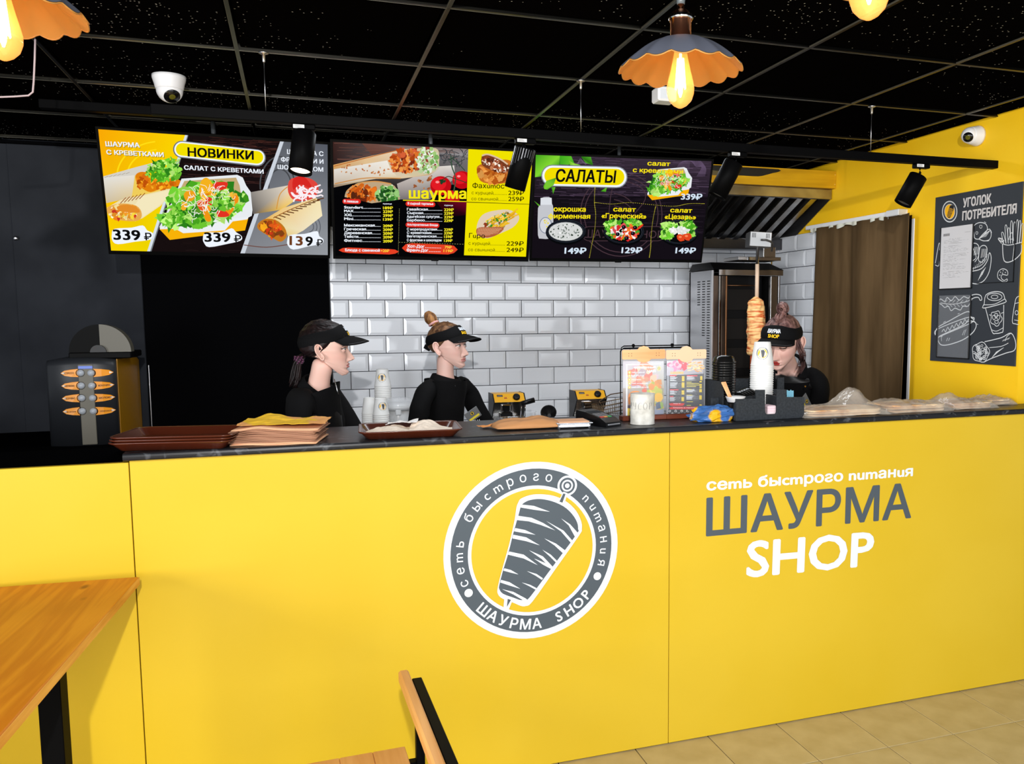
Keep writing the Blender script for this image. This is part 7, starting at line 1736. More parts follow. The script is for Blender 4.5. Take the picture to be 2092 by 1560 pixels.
def face_col(s_, z, p, par):
    skin = Vector(par['skin']); y = abs(p.y); c = skin.copy()
    c = c.lerp(Vector(par['blush']), 0.35*G(y-0.045, 0.020)*G(z-0.078, 0.022) if p.x > 0.02 else 0)
    if p.x > 0.05:
        lw = max(0, 1-(y/par.get('lipw', 0.0235))**2)
        if (0.0335 < z < 0.0425 and lw > ((0.0425-z)/0.011)**2*0.8) or (0.0425 <= z < 0.0520 and lw > ((z-0.0425)/0.0105)**1.5*(1.0-0.15*G(y-.005, .004))): c = Vector(par['lip'])
        if abs(z-0.0427) < 0.0012 and lw > 0: c = c.lerp(Vector((0.14, 0.02, 0.02)), 0.7)
        bz = 0.1265+0.0035*(1-((y-0.032)/0.020)**2)
        if 0.013 < y < 0.051 and abs(z-bz) < 0.0027*(1-sm(y, 0.038, 0.052)*0.6): c = c.lerp(Vector(par['brow']), 0.85)
        for sg in (-1, 1):
            dy, dz = p.y-sg*EYE_Y, z-EYE_Z; hg = 0.0053*par['open']*max(0, 1-(dy/0.0128)**2)
            lo = 0.0036*par['open']*max(0, 1-(dy/0.0128)**2)
            if abs(dy) < 0.0160 and hg-0.0010 < dz < hg+0.0030: c = Vector((0.012, 0.008, 0.006))
            if abs(dy) < 0.0128 and -lo-0.0010 < dz < -lo+0.0004: c = c.lerp(Vector((0.18, 0.06, 0.04)), 0.6)
            if abs(dy) < 0.014 and hg+0.0035 < dz < hg+0.0046: c = c.lerp(Vector((0.25, 0.10, 0.07)), 0.5)
        if abs(y-0.0068) < 0.0032 and 0.0565 < z < 0.0605: c = c.lerp(Vector((0.10, 0.02, 0.015)), 0.8)
    return c
def M_skin_make(nm):
    if nm in MATS: return MATS[nm]
    m = bpy.data.materials.new(nm); m.use_nodes = True; nt, b, N, L = nodes(m)
    a = N('ShaderNodeAttribute'); a.attribute_name = 'skin'; L(a.outputs['Color'], b.inputs['Base Color']); b.inputs['Roughness'].default_value = 0.48
    b.inputs['Specular IOR Level'].default_value = 0.35; b.inputs['Subsurface Weight'].default_value = 0.12; b.inputs['Subsurface Radius'].default_value = (0.008, 0.003, 0.0015); b.inputs['Subsurface Scale'].default_value = 0.6
    MATS[nm] = m; return m
NS, NZ = 168, 150
def ring_z(j): return 0.222*(j/NZ)
def head_grid(par):
    P_ = []
    for j in range(NZ+1):
        z = max(0.0008, ring_z(j)) if j < NZ else 0.2219
        P_.append([(head_pt(-1+2*i/NS, z, par), -1+2*i/NS, z) for i in range(NS)])
    import numpy as np                              # relax cheeks and jaw so they read as soft tissue
    A = np.array([[tuple(q_[0]) for q_ in r_] for r_ in P_]); ay = np.abs(A[:, :, 1]); az = A[:, :, 2]
    ss = lambda v, a, b_: (lambda t: t*t*(3-2*t))(np.clip((v-a)/(b_-a), 0, 1))
    w_ = (ss(ay, 0.026, 0.042)*(1-ss(az, 0.085, 0.105)))[:, :, None]; w_[0] *= 0.4; w_[-1] = 0
    w2 = np.maximum(w_, ((A[:, :, 0] < 0.03)*(az < 0.10)*1.0)[:, :, None]); w2[-1] = 0
    for _ in range(70):
        av = (np.roll(A, 1, 1)+np.roll(A, -1, 1)+np.vstack([A[1:2], A[:-1]])+np.vstack([A[1:], A[-1:]]))/4
        A = A+(av-A)*0.5*w2
    return [[(Vector(A[j, i]), P_[j][i][1], P_[j][i][2]) for i in range(NS)] for j in range(len(P_))]
def hair_shell(grid, M, keep, off, name, m_, parent, streak=0.0012, freq=150):
    """outer skin of hair grown from the scalp region"""
    vs = []; idx = {}; fs = []
    def vert(j, i):
        i %= NS
        if (j, i) in idx: return idx[(j, i)]
        p, s_, z = grid[j][i]; c = Vector((0.0, 0, 0.12)); n = Vector((p.x-0.0, p.y*1.2, (p.z-0.10)*0.9)).normalized()
        k = keep(p, s_, z); o = off(p, s_, z) if callable(off) else off
        a = math.atan2(p.y, p.x+0.02)
        st_ = streak*(noise.noise(Vector((a*freq*0.16, p.z*6, 1)))+0.6*math.sin(a*freq*0.7+p.z*30))
        idx[(j, i)] = len(vs); vs.append(M @ (p+n*(o*min(1, max(0.0, k*3))+st_*min(1, max(0.0, k*3))-(0.0006 if k > 0 else 0.003)))); return idx[(j, i)]
    for j in range(NZ):
        for i in range(NS):
            ks = [keep(*grid[jj][ii % NS]) for jj, ii in ((j, i), (j, i+1), (j+1, i+1), (j+1, i))]
            if max(ks) > 0: fs.append([vert(j, i), vert(j, i+1), vert(j+1, i+1), vert(j+1, i)])
    return MB().add(vs, fs, 0, True).obj(name, m_, parent)
def ear(M, sg, m_i, mb):
    c = Vector((-0.008, sg*0.0745, 0.098)); pts = []
    Mr_ = Matrix.Translation(c) @ Matrix.Rotation(sg*-0.42, 4, 'Z') @ Matrix.Rotation(-0.16, 4, 'Y') @ Matrix.Rotation(sg*0.10, 4, 'X')
    prof = [Vector((-0.017+0.004, 0, -0.006)) for _ in range(1)]
    hel = [(0.008, 0.012), (0.004, 0.026), (-0.006, 0.032), (-0.015, 0.027), (-0.0185, 0.014), (-0.0165, 0.000), (-0.010, -0.013), (-0.004, -0.024), (0.003, -0.030), (0.008, -0.025), (0.009, -0.014)]
    sl_ = smooth_line(hel, 4)
    mb.tube([M @ (Mr_ @ Vector((x, sg*(0.0085+0.004*G(z-0.012, .02)), z))) for x, z in sl_], [0.0030+0.0012*G(i-len(sl_)*0.82, 6) for i in range(len(sl_))], 8, m_i)
    # bowl of the ear
    o = len(mb.v); cen = M @ (Mr_ @ Vector((0.000, sg*0.002, 0.002)))
    ring1 = [M @ (Mr_ @ Vector((x, sg*0.0085, z))) for x, z in sl_]; ring2 = [M @ (Mr_ @ Vector((x*0.55+0.001, sg*(0.0045), z*0.55+0.002))) for x, z in sl_]; ring0 = [M @ (Mr_ @ Vector((x*0.75+0.002, -sg*0.006, z*0.8))) for x, z in sl_]
    n = len(sl_); mb.v += ring0+ring1+ring2+[cen]
    for a in range(2):
        for i in range(n-1): mb.f.append([o+a*n+i, o+a*n+i+1, o+(a+1)*n+i+1, o+(a+1)*n+i]); mb.m.append(m_i); mb.s.append(True)
    for i in range(n-1): mb.f.append([o+2*n+i, o+2*n+i+1, o+3*n]); mb.m.append(m_i); mb.s.append(True)
def skin_body(chains, root, sub=2):
    """chains: list of lists of (name, xyz, (rx, ry)); shared names weld. Returns evaluated mesh in world space"""
    names, co, rad, ed = {}, [], [], []
    for ch_ in chains:
        prev = None
        for it in ch_:
            nm = it[0]
            if nm not in names: names[nm] = len(co); co.append(it[1]); rad.append(it[2])
            if prev is not None: ed.append((prev, names[nm]))
            prev = names[nm]
    me = bpy.data.meshes.new('sk'); me.from_pydata([tuple(c) for c in co], ed, []); o = bpy.data.objects.new('sk', me); COL.objects.link(o)
    md = o.modifiers.new('skin', 'SKIN'); md.use_smooth_shade = True; md.branch_smoothing = 0.6
    if not me.skin_vertices: 
        bpy.context.view_layer.objects.active = o
    if len(me.skin_vertices) == 0: me.attributes  # layer is created with the modifier
    for i, v in enumerate(me.skin_vertices[0].data): v.radius = rad[i] if isinstance(rad[i], tuple) else (rad[i], rad[i]); v.use_root = (i == names[root])
    sb = o.modifiers.new('sub', 'SUBSURF'); sb.levels = sub; sb.render_levels = sub
    dg = bpy.context.evaluated_depsgraph_get(); ev = o.evaluated_get(dg); res = bpy.data.meshes.new_from_object(ev)
    bpy.data.objects.remove(o)
    return res
def mesh_to_mb(me, mb, mi, smooth=True):
    mb.add([v.co for v in me.vertices], [list(p.vertices) for p in me.polygons], mi, smooth)
M_shirt = leaf_bump(mat('black_polo_cloth', (0.004, 0.004, 0.0045), 0.85, spec=0.15), 12, 0.5, 0.01)
M_trs = mat('black_trousers', (0.006, 0.006, 0.007), 0.85, spec=0.15)
M_cap = mat('black_visor_cloth', (0.004, 0.004, 0.0045), 0.8, spec=0.12)
M_eye = mat('eye_white', rgb(214, 208, 204), 0.2); M_iris = mat('iris_brown', rgb(52, 42, 34), 0.15); M_pup = mat('pupil', (0.002, 0.002, 0.002), 0.08)
M_shoe = mat('black_shoe', (0.01, 0.01, 0.01), 0.5)
def person(label, org, yaw, pitch, roll, par, tor_yaw, hip, neck_base, sh_half, hands, lean=0.0, scale=1.0):
    """org = head origin (chin level, ear line)"""
    t = thing('person', label, 'person', (hip[0], hip[1], 0))
    Mh = Matrix.Translation(org) @ Matrix.Rotation(yaw, 4, 'Z') @ Matrix.Translation((0, 0, 0.06)) @ Matrix.Rotation(pitch, 4, 'Y') @ Matrix.Rotation(roll, 4, 'X') @ Matrix.Translation((0, 0, -0.06)) @ Matrix.Scale(scale, 4)
    g = head_grid(par)
    mb = MB(); cols = []
    for j in range(NZ+1):
        for i in range(NS):
            p, s_, z = g[j][i]; mb.v.append(Mh @ p); cols.append(tuple(face_col(s_, z, p, par))+(1,))
    for j in range(NZ):
        for i in range(NS):
            a, b_ = j*NS+i, j*NS+(i+1) % NS; mb.f.append([a, b_, b_+NS, a+NS]); mb.m.append(0); mb.s.append(True)
    mb.f.append([NZ*NS+i for i in range(NS)]); mb.m.append(0); mb.s.append(True)
    mb.f.append([i for i in range(NS)][::-1]); mb.m.append(0); mb.s.append(True)
    for sg in (-1, 1):
        ear(Mh, sg, 0, mb)
        gz = Vector(par.get('gaze', (1, 0, 0))).normalized(); ec = Vector((EYE_X, sg*EYE_Y, EYE_Z))
        prof = [(0.0121*math.sin(PI*k/12), -0.0121*math.cos(PI*k/12)) for k in range(1, 12)]
        me_ = MB().lathe(prof, (0, 0, 0), 20, 1, gz); mb.add([Mh @ (ec+v) for v in me_.v], me_.f, 1, True)
        for r0, off_, mi in ((0.0070, 0.0101, 2), (0.0034, 0.01185, 3)):
            me_ = MB().lathe([(r0, off_-0.0008), (r0*0.8, off_+0.0003), (0.0005, off_+0.0008)], (0, 0, 0), 18, 1, gz, cap0=False); mb.add([Mh @ (ec+v) for v in me_.v], me_.f, mi, True)
    # skeleton
    R_ = Matrix.Rotation(tor_yaw, 3, 'Z'); hip = Vector(hip); nb = Vector(neck_base); F_ = R_ @ Vector((1, 0, 0)); S_ = R_ @ Vector((0, 1, 0))
    skull = Mh @ Vector((-0.005, 0, 0.075)); nk = Mh @ Vector((-0.012, 0, 0.030))
    chest = nb.lerp(hip, 0.36); waist = nb.lerp(hip, 0.68)
    if lean: chest -= F_*lean
    L1, R1 = nb+S_*sh_half-Vector((0, 0, 0.055)), nb-S_*sh_half-Vector((0, 0, 0.055))
    def arm(sh, sg, e, h): return [('tp', nb-Vector((0, 0, 0.085)), (0.045, 0.045)), ('sh%d' % sg, sh-Vector((0, 0, 0.022)), (0.036, 0.036)), ('el%d' % sg, e, (0.033, 0.033)), ('wr%d' % sg, h, (0.024, 0.024))]
    leg = lambda sg: [('hip', hip, (0.12, 0.10)), ('hj%d' % sg, hip+S_*sg*0.085-Vector((0, 0, 0.08)), (0.082, 0.082)), ('kn%d' % sg, Vector((hip.x, hip.y, 0.47))+S_*sg*0.09+F_*0.02, (0.055, 0.055)), ('an%d' % sg, Vector((hip.x, hip.y, 0.085))+S_*sg*0.09-F_*0.01, (0.036, 0.036)), ('to%d' % sg, Vector((hip.x, hip.y, 0.035))+S_*sg*0.095+F_*0.12, (0.030, 0.022))]
    (eL, hL), (eR, hR) = hands
    torso = [('hip', hip, (0.125, 0.095)), ('waist', waist, (0.110, 0.080)), ('chest', chest, (0.100, 0.075)), ('tp', nb-Vector((0, 0, 0.085)), (0.045, 0.045)), ('nb', nb, (0.048, 0.048)), ('nk', nk, (0.045, 0.045)), ('sk', skull, (0.046, 0.046))]
    bodym = skin_body([torso, arm(L1, 1, Vector(eL), Vector(hL)), arm(R1, -1, Vector(eR), Vector(hR)), leg(1), leg(-1)], 'hip')
    mesh_to_mb(bodym, mb, 0)
    cuff = [Vector(e_).lerp(Vector(h_), 0.55) for e_, h_ in hands]; wr_ = [Vector(h_) for _, h_ in hands]
    for v in mb.v[len(cols):]:
        dist = min((v-w_).length for w_ in wr_)
        cols.append((*par['skin'], 1) if (v.z > nb.z-0.040 or dist < 0.06) else (0.004, 0.004, 0.0045, 1))
    # hands: palm, four fingers and a thumb, joined to the body mesh
    for sg, (e, h) in ((1, (Vector(eL), Vector(hL))), (-1, (Vector(eR), Vector(hR)))):
        d_ = (h-e).normalized(); sd = d_.cross(Vector((0, 0, 1))).normalized()*sg; pn = d_.cross(sd).normalized()
        if pn.z > 0: pn = -pn
        ch_ = [[('w', h-d_*0.02, .022), ('p', h+d_*0.045, (0.030, 0.016)), ('p2', h+d_*0.075, (0.032, 0.013))]]
        for k, (ln, o_) in enumerate(((0.062, 0.027), (0.070, 0.010), (0.066, -0.008), (0.052, -0.025))):
            b0 = h+d_*0.078+sd*o_; ch_.append([('p2', None, 0), ('f%da' % k, b0, 0.0088), ('f%db' % k, b0+d_*ln*0.5+pn*0.010, 0.0080), ('f%dc' % k, b0+d_*ln*0.85+pn*0.032, 0.0065)])
        ch_.append([('p', None, 0), ('ta', h+d_*0.035+sd*0.034, 0.0105), ('tb', h+d_*0.062+sd*0.050+pn*0.012, 0.0092), ('tc', h+d_*0.084+sd*0.047+pn*0.024, 0.0075)])
        hm = skin_body(ch_, 'p', 2); mesh_to_mb(hm, mb, 0); cols += [(*par['skin'], 1)]*(len(mb.v)-len(cols))
    body = mb.obj('body', [M_skin_make('skin'), M_eye, M_iris, M_pup], t)
    ca = body.data.color_attributes.new('skin', 'FLOAT_COLOR', 'POINT'); flat = []
    for c in cols: flat.extend(c)
    ca.data.foreach_set('color', flat); body.data.update()
    # shirt and trousers: looser shells over the same skeleton
    k = 1.13
    def big(r, a=0.012): return (r[0]+a, r[1]+a)
    def sarm(sh, sg, e, h):
        return [('top', nb-Vector((0, 0, 0.032)), (0.084, 0.082)), ('sm%d' % sg, nb.lerp(sh, 0.55)+Vector((0, 0, -0.006)), (0.056, 0.060)), ('sh%d' % sg, sh-Vector((0, 0, 0.016)), (0.053, 0.053)), ('el%d' % sg, e, (0.048, 0.048)), ('cf%d' % sg, e.lerp(h, 0.62), (0.042, 0.042))]
    sh_t = [('hem', hip-Vector((0, 0, 0.06)), (0.150, 0.118)), ('hip', hip+Vector((0, 0, 0.06)), (0.142, 0.110)), ('waist', waist, (0.132, 0.104)), ('chest', chest, (0.150, 0.112)), ('top', nb-Vector((0, 0, 0.032)), (0.084, 0.082))]
    sm_ = skin_body([sh_t, sarm(L1, 1, Vector(eL), Vector(hL)), sarm(R1, -1, Vector(eR), Vector(hR))], 'chest')
    b2 = MB(); mesh_to_mb(sm_, b2, 0)
    for i, v in enumerate(b2.v):
        q_ = noise.noise(v*9)*0.010+noise.noise(v*23)*0.005; b2.v[i] = v+Vector((q_, q_*0.7, 0))
    shirt = b2.obj('shirt', M_shirt, t)
    # collar
    ax = (nk-nb).normalized(); cl = MB(); cr0 = nb-Vector((0, 0, 0.012))
    n_ = 40; rs = []
    Xc = (F_-ax*F_.dot(ax)).normalized(); Yc = ax.cross(Xc)
    for h_, ro in ((-0.006, 0.068), (0.012, 0.060), (0.024, 0.0575), (0.031, 0.058), (0.029, 0.063), (0.014, 0.071), (-0.004, 0.080)):
        ring = []
        for i in range(n_):
            a = 2*PI*i/n_; dip = 0.036*((1+math.cos(a))/2)**1.6
            ring.append(cr0+Xc*(ro*math.cos(a)*1.06+0.004)+Yc*ro*math.sin(a)+ax*(h_-dip*(0.7+h_*6)))
        rs.append(ring)
    cl.rings(rs, 0, False, False); cl.obj('collar', M_shirt, t)
    tr = skin_body([[(a, b_, big(r, 0.014) if isinstance(r, tuple) else r) for a, b_, r in leg(sg)[:-1]] for sg in (1, -1)], 'hip')
    b3 = MB(); mesh_to_mb(tr, b3, 0); b3.obj('trousers', M_trs, t)
    for sg in (1, -1):
        q_ = Vector((hip.x, hip.y, 0))+S_*sg*0.093+F_*0.045
        Ms = Matrix.Translation(q_) @ Matrix.Rotation(tor_yaw, 4, 'Z')
        s4 = MB(); rs = []
        for (x, w_, h_) in ((-0.085, 0.024, 0.055), (-0.075, 0.036, 0.075), (-0.02, 0.040, 0.078), (0.04, 0.044, 0.058), (0.10, 0.042, 0.042), (0.125, 0.026, 0.030)):
            rs.append([Ms @ Vector((x, w_*math.cos(a), max(0.0, h_*0.5+h_*0.5*math.sin(a)))) for a in [2*PI*i/16 for i in range(16)]])
        s4.rings(rs, 0).obj('shoe', M_shoe, t)
    return t, Mh, g
def visor(t, Mh, g, zf, zb_, hgt_f, hgt_b, brim_len=0.075, drop=0.46, logo=True):
    """band round the head, open crown, curved brim"""
    n = 72; par_ = {'nose': 0, 'open': 0}
    def at(s_, z):
        t_ = PI*s_; xf, xb, hw = interp(T_F, z), interp(T_B, z), interp(T_W, z); c, s = math.cos(t_), math.sin(t_)
        x = 0.012+((xf-0.012)*c**0.85 if c > 0 else (xb-0.012)*(-c)**0.92); return Vector((x, hw*math.copysign(abs(s)**0.92, s), z))
    def ring(u, off):
        r_ = []
        for i in range(n):
            s_ = -1+2*i/n; c = math.cos(PI*s_); k = (c+1)/2; zl = zb_+(zf-zb_)*k; hh = hgt_b+(hgt_f-hgt_b)*k**1.3
            z = zl+hh*u; p = at(s_, min(z, 0.205)); q_ = at(s_, zl+hh*0.2); p = Vector((q_.x*(0.35+0.0*u)+p.x*0.65, q_.y*.35+p.y*.65, z)); o_ = Vector((p.x, p.y, 0)).normalized()*off
            r_.append(Mh @ (p+o_))
        return r_
    rs = [ring(0, 0.009), ring(0.15, 0.0115), ring(0.5, 0.0125), ring(0.85, 0.0105), ring(1.0, 0.0085), ring(1.0, 0.006), ring(0.5, 0.008), ring(0.0, 0.0065)]
    MB().rings(rs, 0, False, False).obj('visor_band', M_cap, t)
    # brim
    def brim(u, v):
        a = (u-0.5)*2*1.22; e = v*(1-0.55*abs((u-0.5)*2)**2.6)
        s_ = a/PI; k = (math.cos(a)+1)/2; z = zb_+(zf-zb_)*k+0.006; p = at(s_, z)
        d_ = Vector((1.0, math.sin(a)*0.32, 0)).normalized(); q_ = p+Vector((p.x, p.y, 0)).normalized()*0.009
        x = q_+d_*(brim_len*e); x.z += 0.010*(1-((u-0.5)*2)**2)*e-drop*brim_len*e*(0.6+0.4*e)-0.016*abs((u-0.5)*2)**2.2*(0.25+0.75*e)
        return x
    m = MB(); m.grid(lambda u, v: Mh @ brim(u, v), 40, 14); m.grid(lambda u, v: Mh @ (brim(u, v)+Vector((0, 0, -0.0032))), 40, 14)
    o = m.obj('visor_brim', M_cap, t); bm = bmesh.new(); bm.from_mesh(o.data); bmesh.ops.bridge_loops(bm, edges=[e for e in bm.edges if e.is_boundary]); bmesh.ops.recalc_face_normals(bm, faces=bm.faces); bm.to_mesh(o.data); bm.free()
    m = MB(); m.tube([Mh @ (brim(u, 0.93)+Vector((0, 0, 0.0012))) for u in [i/30 for i in range(2, 29)]], 0.0005, 5); m.obj('brim_stitching', mat('grey_thread', (0.10, 0.10, 0.11), 0.7), t)
    # words on the front of the band
    pr = Print((0, 0, 0), (1, 0, 0), (0, 0, 1), step=6e-5)
    pr.text_uv('ШАУРМА', (-0.030, 0.001), (0.030, 0.001), 0.0135, WH, 0.04); pr.text_uv('SHOP', (-0.024, -0.0175), (0.024, -0.0175), 0.0135, rgb(246, 196, 10), 0.04)
    for i, v in enumerate(pr.v):
        # u to the wearer's left must read left-to-right from outside: viewer's right is wearer's left (+y)
        s_ = v.x/0.083/PI; k = (math.cos(PI*s_)+1)/2; z = zf+hgt_f*0.52+v.z; zl = zb_+(zf-zb_)*k
        p = at(s_, min(z, 0.205)); q_ = at(s_, zl+hgt_f*0.2); p = Vector((q_.x*.35+p.x*.65, q_.y*.35+p.y*.65, z)); o_ = Vector((p.x, p.y, 0)).normalized()
        pr.v[i] = Mh @ (p+o_*(0.0140-v.y))
    pr.obj('visor_lettering', attr_mat('thread_print', rough=0.7), t)
def hair_mat(nm, c1, c2):
    return noise_col(mat(nm, c1, 0.45, spec=0.3), c1, c2, (60, 60, 9), 4, 0.35, 0.7, 0.3)
def strand_tuft(t, pts, r, n, spread, m_, nm, seed=1):
    rnd = random.Random(seed); m = MB()
    for k in range(n):
        o1 = Vector((rnd.uniform(-1, 1), rnd.uniform(-1, 1), rnd.uniform(-1, 1)))
        q_ = []; N_ = len(pts)
        for i, p in enumerate(pts): q_.append(Vector(p)+o1*spread[i]+Vector((rnd.uniform(-1, 1), rnd.uniform(-1, 1), rnd.uniform(-1, 1)))*0.0012)
        m.tube(q_, [r*(1-0.75*i/(N_-1)) for i in range(N_)], 5)
    return m.obj(nm, m_, t)
def badge(t, M, txt=True):
    Mb_ = M; MB().box((-0.036, -0.0015, -0.026), (0.036, 0.0015, 0.026), 0, 0.0012, Mb_).obj('name_badge', mat('badge_grey', rgb(112, 114, 116), 0.3), t)
    pr = Print((0, 0, 0), (1, 0, 0), (0, 0, 1), step=8e-5)
    pr.disc((0.0, 0.008), 0.0095, (0.02, 0.02, 0.02, 1), n=20); pr.disc((0.0, 0.008), 0.0080, rgb(240, 200, 20), n=20); pr.disc((0.0, 0.008), 0.0045, (0.03, 0.03, 0.03, 1), n=10, ry=0.0065)
    pr.raw([(-0.028, -0.019), (0.028, -0.019), (0.028, -0.009), (-0.028, -0.009)], [[0, 1, 2, 3]], rgb(235, 215, 60))
    for i, v in enumerate(pr.v): pr.v[i] = Mb_ @ Vector((v.x, v.y-0.0016, v.z))
    pr.obj('badge_print', attr_mat('badge_print'), t)

# ---- worker 1 : dark hair, profile to the right
SK1 = dict(skin=(0.80, 0.50, 0.41), blush=(0.78, 0.36, 0.29), lip=(0.62, 0.24, 0.21), brow=(0.05, 0.025, 0.018), nose=0.82, open=1.05, gaze=(1, -0.50, -0.02))
hp = at_y(665, 768, 3.60)
t, Mh, g = person('dark haired worker in black visor, in profile, leftmost of the three', (hp.x, 3.60, hp.z), -0.17, 0.0, 0.0, SK1, -0.42, (0.085, 3.66, 0.93), (0.070, 3.63, hp.z-0.036), 0.165,
    (((0.26, 3.78, 1.02), (0.40, 3.68, 1.00)), ((-0.02, 3.42, 1.04), (0.17, 3.36, 1.03))), lean=-0.035)
M_h1 = hair_mat('dark_brown_hair', (0.003, 0.0015, 0.0015, 1), (0.014, 0.006, 0.006, 1))
def keep1(p, s_, z):
    # hairline: forehead high, behind the ear, down to the nape
    if p.z < 0.045: return 0
    xl = 0.064-0.85*max(0, 0.172-p.z) if p.z > 0.118 else 0.018-0.0*p.z-1.3*max(0, 0.118-p.z)
    if abs(p.y) < 0.02 and p.x > 0.03: xl = 0.074-1.4*max(0, 0.172-p.z)
    if p.z > 0.150: xl = max(xl, 0.064+0.9*(p.z-0.150)+0.03)
    return (xl-p.x)*25
hair_shell(g, Mh, keep1, 0.010, 'hair', M_h1, t)
pony = [Mh @ Vector(p) for p in ((-0.085, 0.0, 0.085), (-0.100, 0.0, 0.070), (-0.108, -0.004, 0.045), (-0.112, -0.008, 0.015), (-0.118, -0.010, -0.015), (-0.124, -0.012, -0.030))]
strand_tuft(t, pony, 0.0065, 46, [0.006, 0.010, 0.014, 0.018, 0.017, 0.016], M_h1, 'ponytail', 3)
sb_ = MB(); rnd = random.Random(5); pc = Mh @ Vector((-0.101, -0.002, 0.068))
for i in range(60):
    a = 2*PI*i/20; q_ = pc+Vector((0.016*math.cos(a), 0.016*math.sin(a), 0.006*math.sin(i*2.1)))+Vector((0, 0, (i//20-1)*0.008)); r_ = 0.0042
    sb_.lathe([(0.0005, -r_), (r_*.8, -r_*.6), (r_, 0), (r_*.8, r_*.6), (0.0005, r_)], q_, 7)
o = sb_.obj('beaded_scrunchie', mat('purple_beads', (0.10, 0.03, 0.07), 0.15, 0.3), t); o['kind'] = 'stuff'
visor(t, Mh, g, 0.157, 0.112, 0.052, 0.048, 0.078, 0.40)
zp = at_y(689, 797, 3.49); MB().tube([Vector((zp.x-0.010, zp.y+0.01, zp.z+0.045)), zp, zp+Vector((0.004, 0, -0.016))], 0.0018, 6).obj('zip_pull', M_wire, t)

# ---- worker 2 : blonde bun, turned a little towards the camera
SK2 = dict(skin=(0.80, 0.51, 0.43), blush=(0.76, 0.38, 0.32), lip=(0.66, 0.28, 0.25), brow=(0.12, 0.06, 0.035), nose=0.78, open=1.05, gaze=(1, -0.05, 0.0))
hp = at_y(914, 753, 4.10)
t, Mh, g = person('blonde worker with a high bun and black visor, before the tiled wall', (hp.x, 4.10, hp.z), -0.66, -0.02, 0.0, SK2, -0.85, (0.66, 4.10, 0.92), (0.672, 4.10, hp.z-0.038), 0.165,
    (((0.90, 4.20, 1.04), (0.95, 4.02, 1.02)), ((0.50, 3.98, 1.04), (0.62, 3.84, 1.03))))
M_h2 = hair_mat('blonde_hair', (0.09, 0.035, 0.014, 1), (0.42, 0.20, 0.065, 1))
M_h2d = hair_mat('dark_blonde_hair', (0.035, 0.015, 0.008, 1), (0.20, 0.10, 0.045, 1))
def keep2(p, s_, z):
    if p.z < 0.060: return 0
    xl = 0.068-0.95*max(0, 0.175-p.z) if p.z > 0.120 else 0.016-1.4*max(0, 0.120-p.z)
    if abs(p.y) < 0.02 and p.x > 0.03: xl = 0.078-1.4*max(0, 0.175-p.z)
    if p.z > 0.150: xl = max(xl, 0.064+0.9*(p.z-0.150)+0.03)
    return (xl-p.x)*25
hair_shell(g, Mh, keep2, 0.006, 'hair', M_h2d, t)
# bun: coiled hair on the crown
bc = Vector((-0.062, 0.0, 0.232)); bn = MB()
for k in range(16):
    a0 = k*0.39; pts = []
    for i in range(15):
        u = i/14; a = a0+u*2.6; r_ = 0.021*math.sin(PI*(0.12+0.80*u))+0.004
        pts.append(Mh @ (bc+Vector((-0.032*u+r_*math.cos(a)*0.75-0.004, r_*math.sin(a), -0.014+0.052*u+r_*math.cos(a)*0.45))))
    bn.tube(pts, 0.0078, 7)
bn.obj('hair_bun', M_h2, t)
strand_tuft(t, [Mh @ Vector(p) for p in ((-0.050, 0, 0.205), (-0.060, 0, 0.222), (-0.072, 0, 0.240), (-0.088, 0, 0.256), (-0.108, 0, 0.262))], 0.0060, 30, [0.016, 0.013, 0.014, 0.012, 0.005], M_h2, 'bun_tip', 8)
sc_ = MB()
for i in range(26):
    a = 2*PI*i/26; q_ = Mh @ (bc+Vector((-0.004+0.020*math.cos(a), 0.020*math.sin(a), -0.013+0.010*math.cos(a))))
    sc_.lathe([(0.001, -0.006), (0.005, -0.003), (0.006, 0), (0.005, 0.003), (0.001, 0.006)], q_, 6, 0, (math.cos(i*2), math.sin(i*3), 0.5))
sc_.obj('pink_scrunchie', mat('pale_pink_scrunchie', rgb(214, 160, 160), 0.6), t)
visor(t, Mh, g, 0.157, 0.108, 0.052, 0.046, 0.076, 0.38)
MB().box((-0.025, -0.004, -0.012), (0.010, 0.004, 0.010), 0, 0.002, Mh @ Matrix.Translation((-0.096, -0.006, 0.100)) @ Matrix.Rotation(0.5, 4, 'Y')).obj('visor_strap_end', M_cap, t)
MB().lathe([(0.0012, -0.003), (0.0030, 0), (0.0012, 0.003)], Mh @ Vector((0.002, -0.080, 0.064)), 8).obj('earring', mat('gold', (0.5, 0.25, 0.05), 0.2, 1.0), t)
bd = at_y(966, 847, 3.93); badge(t, Matrix.Translation(bd) @ Matrix.Rotation(0.15, 4, 'Z') @ Matrix.Rotation(-0.55, 4, 'Y'))
pr = Print((0, 3.865, 0), (1, 0, 0), (0, 0, 1), (0.2199, 580, 600), 1e-4)
pr.text('ШАУРМА', (1672, 1218), (1825, 1196), 34, rgb(226, 228, 230), 0.0, 0.15); pr.text('SHOP', (1735, 1248), (1800, 1240), 24, rgb(240, 200, 20), 0.02)
bt2 = pr.obj('chest_lettering', attr_mat('thread_print'), t)
MB().lathe([(0.0025, -0.001), (0.0025, 0.001)], at_y(930, 788, 3.96), 10, 0, (0, -1, 0)).obj('button', M_bp, t)

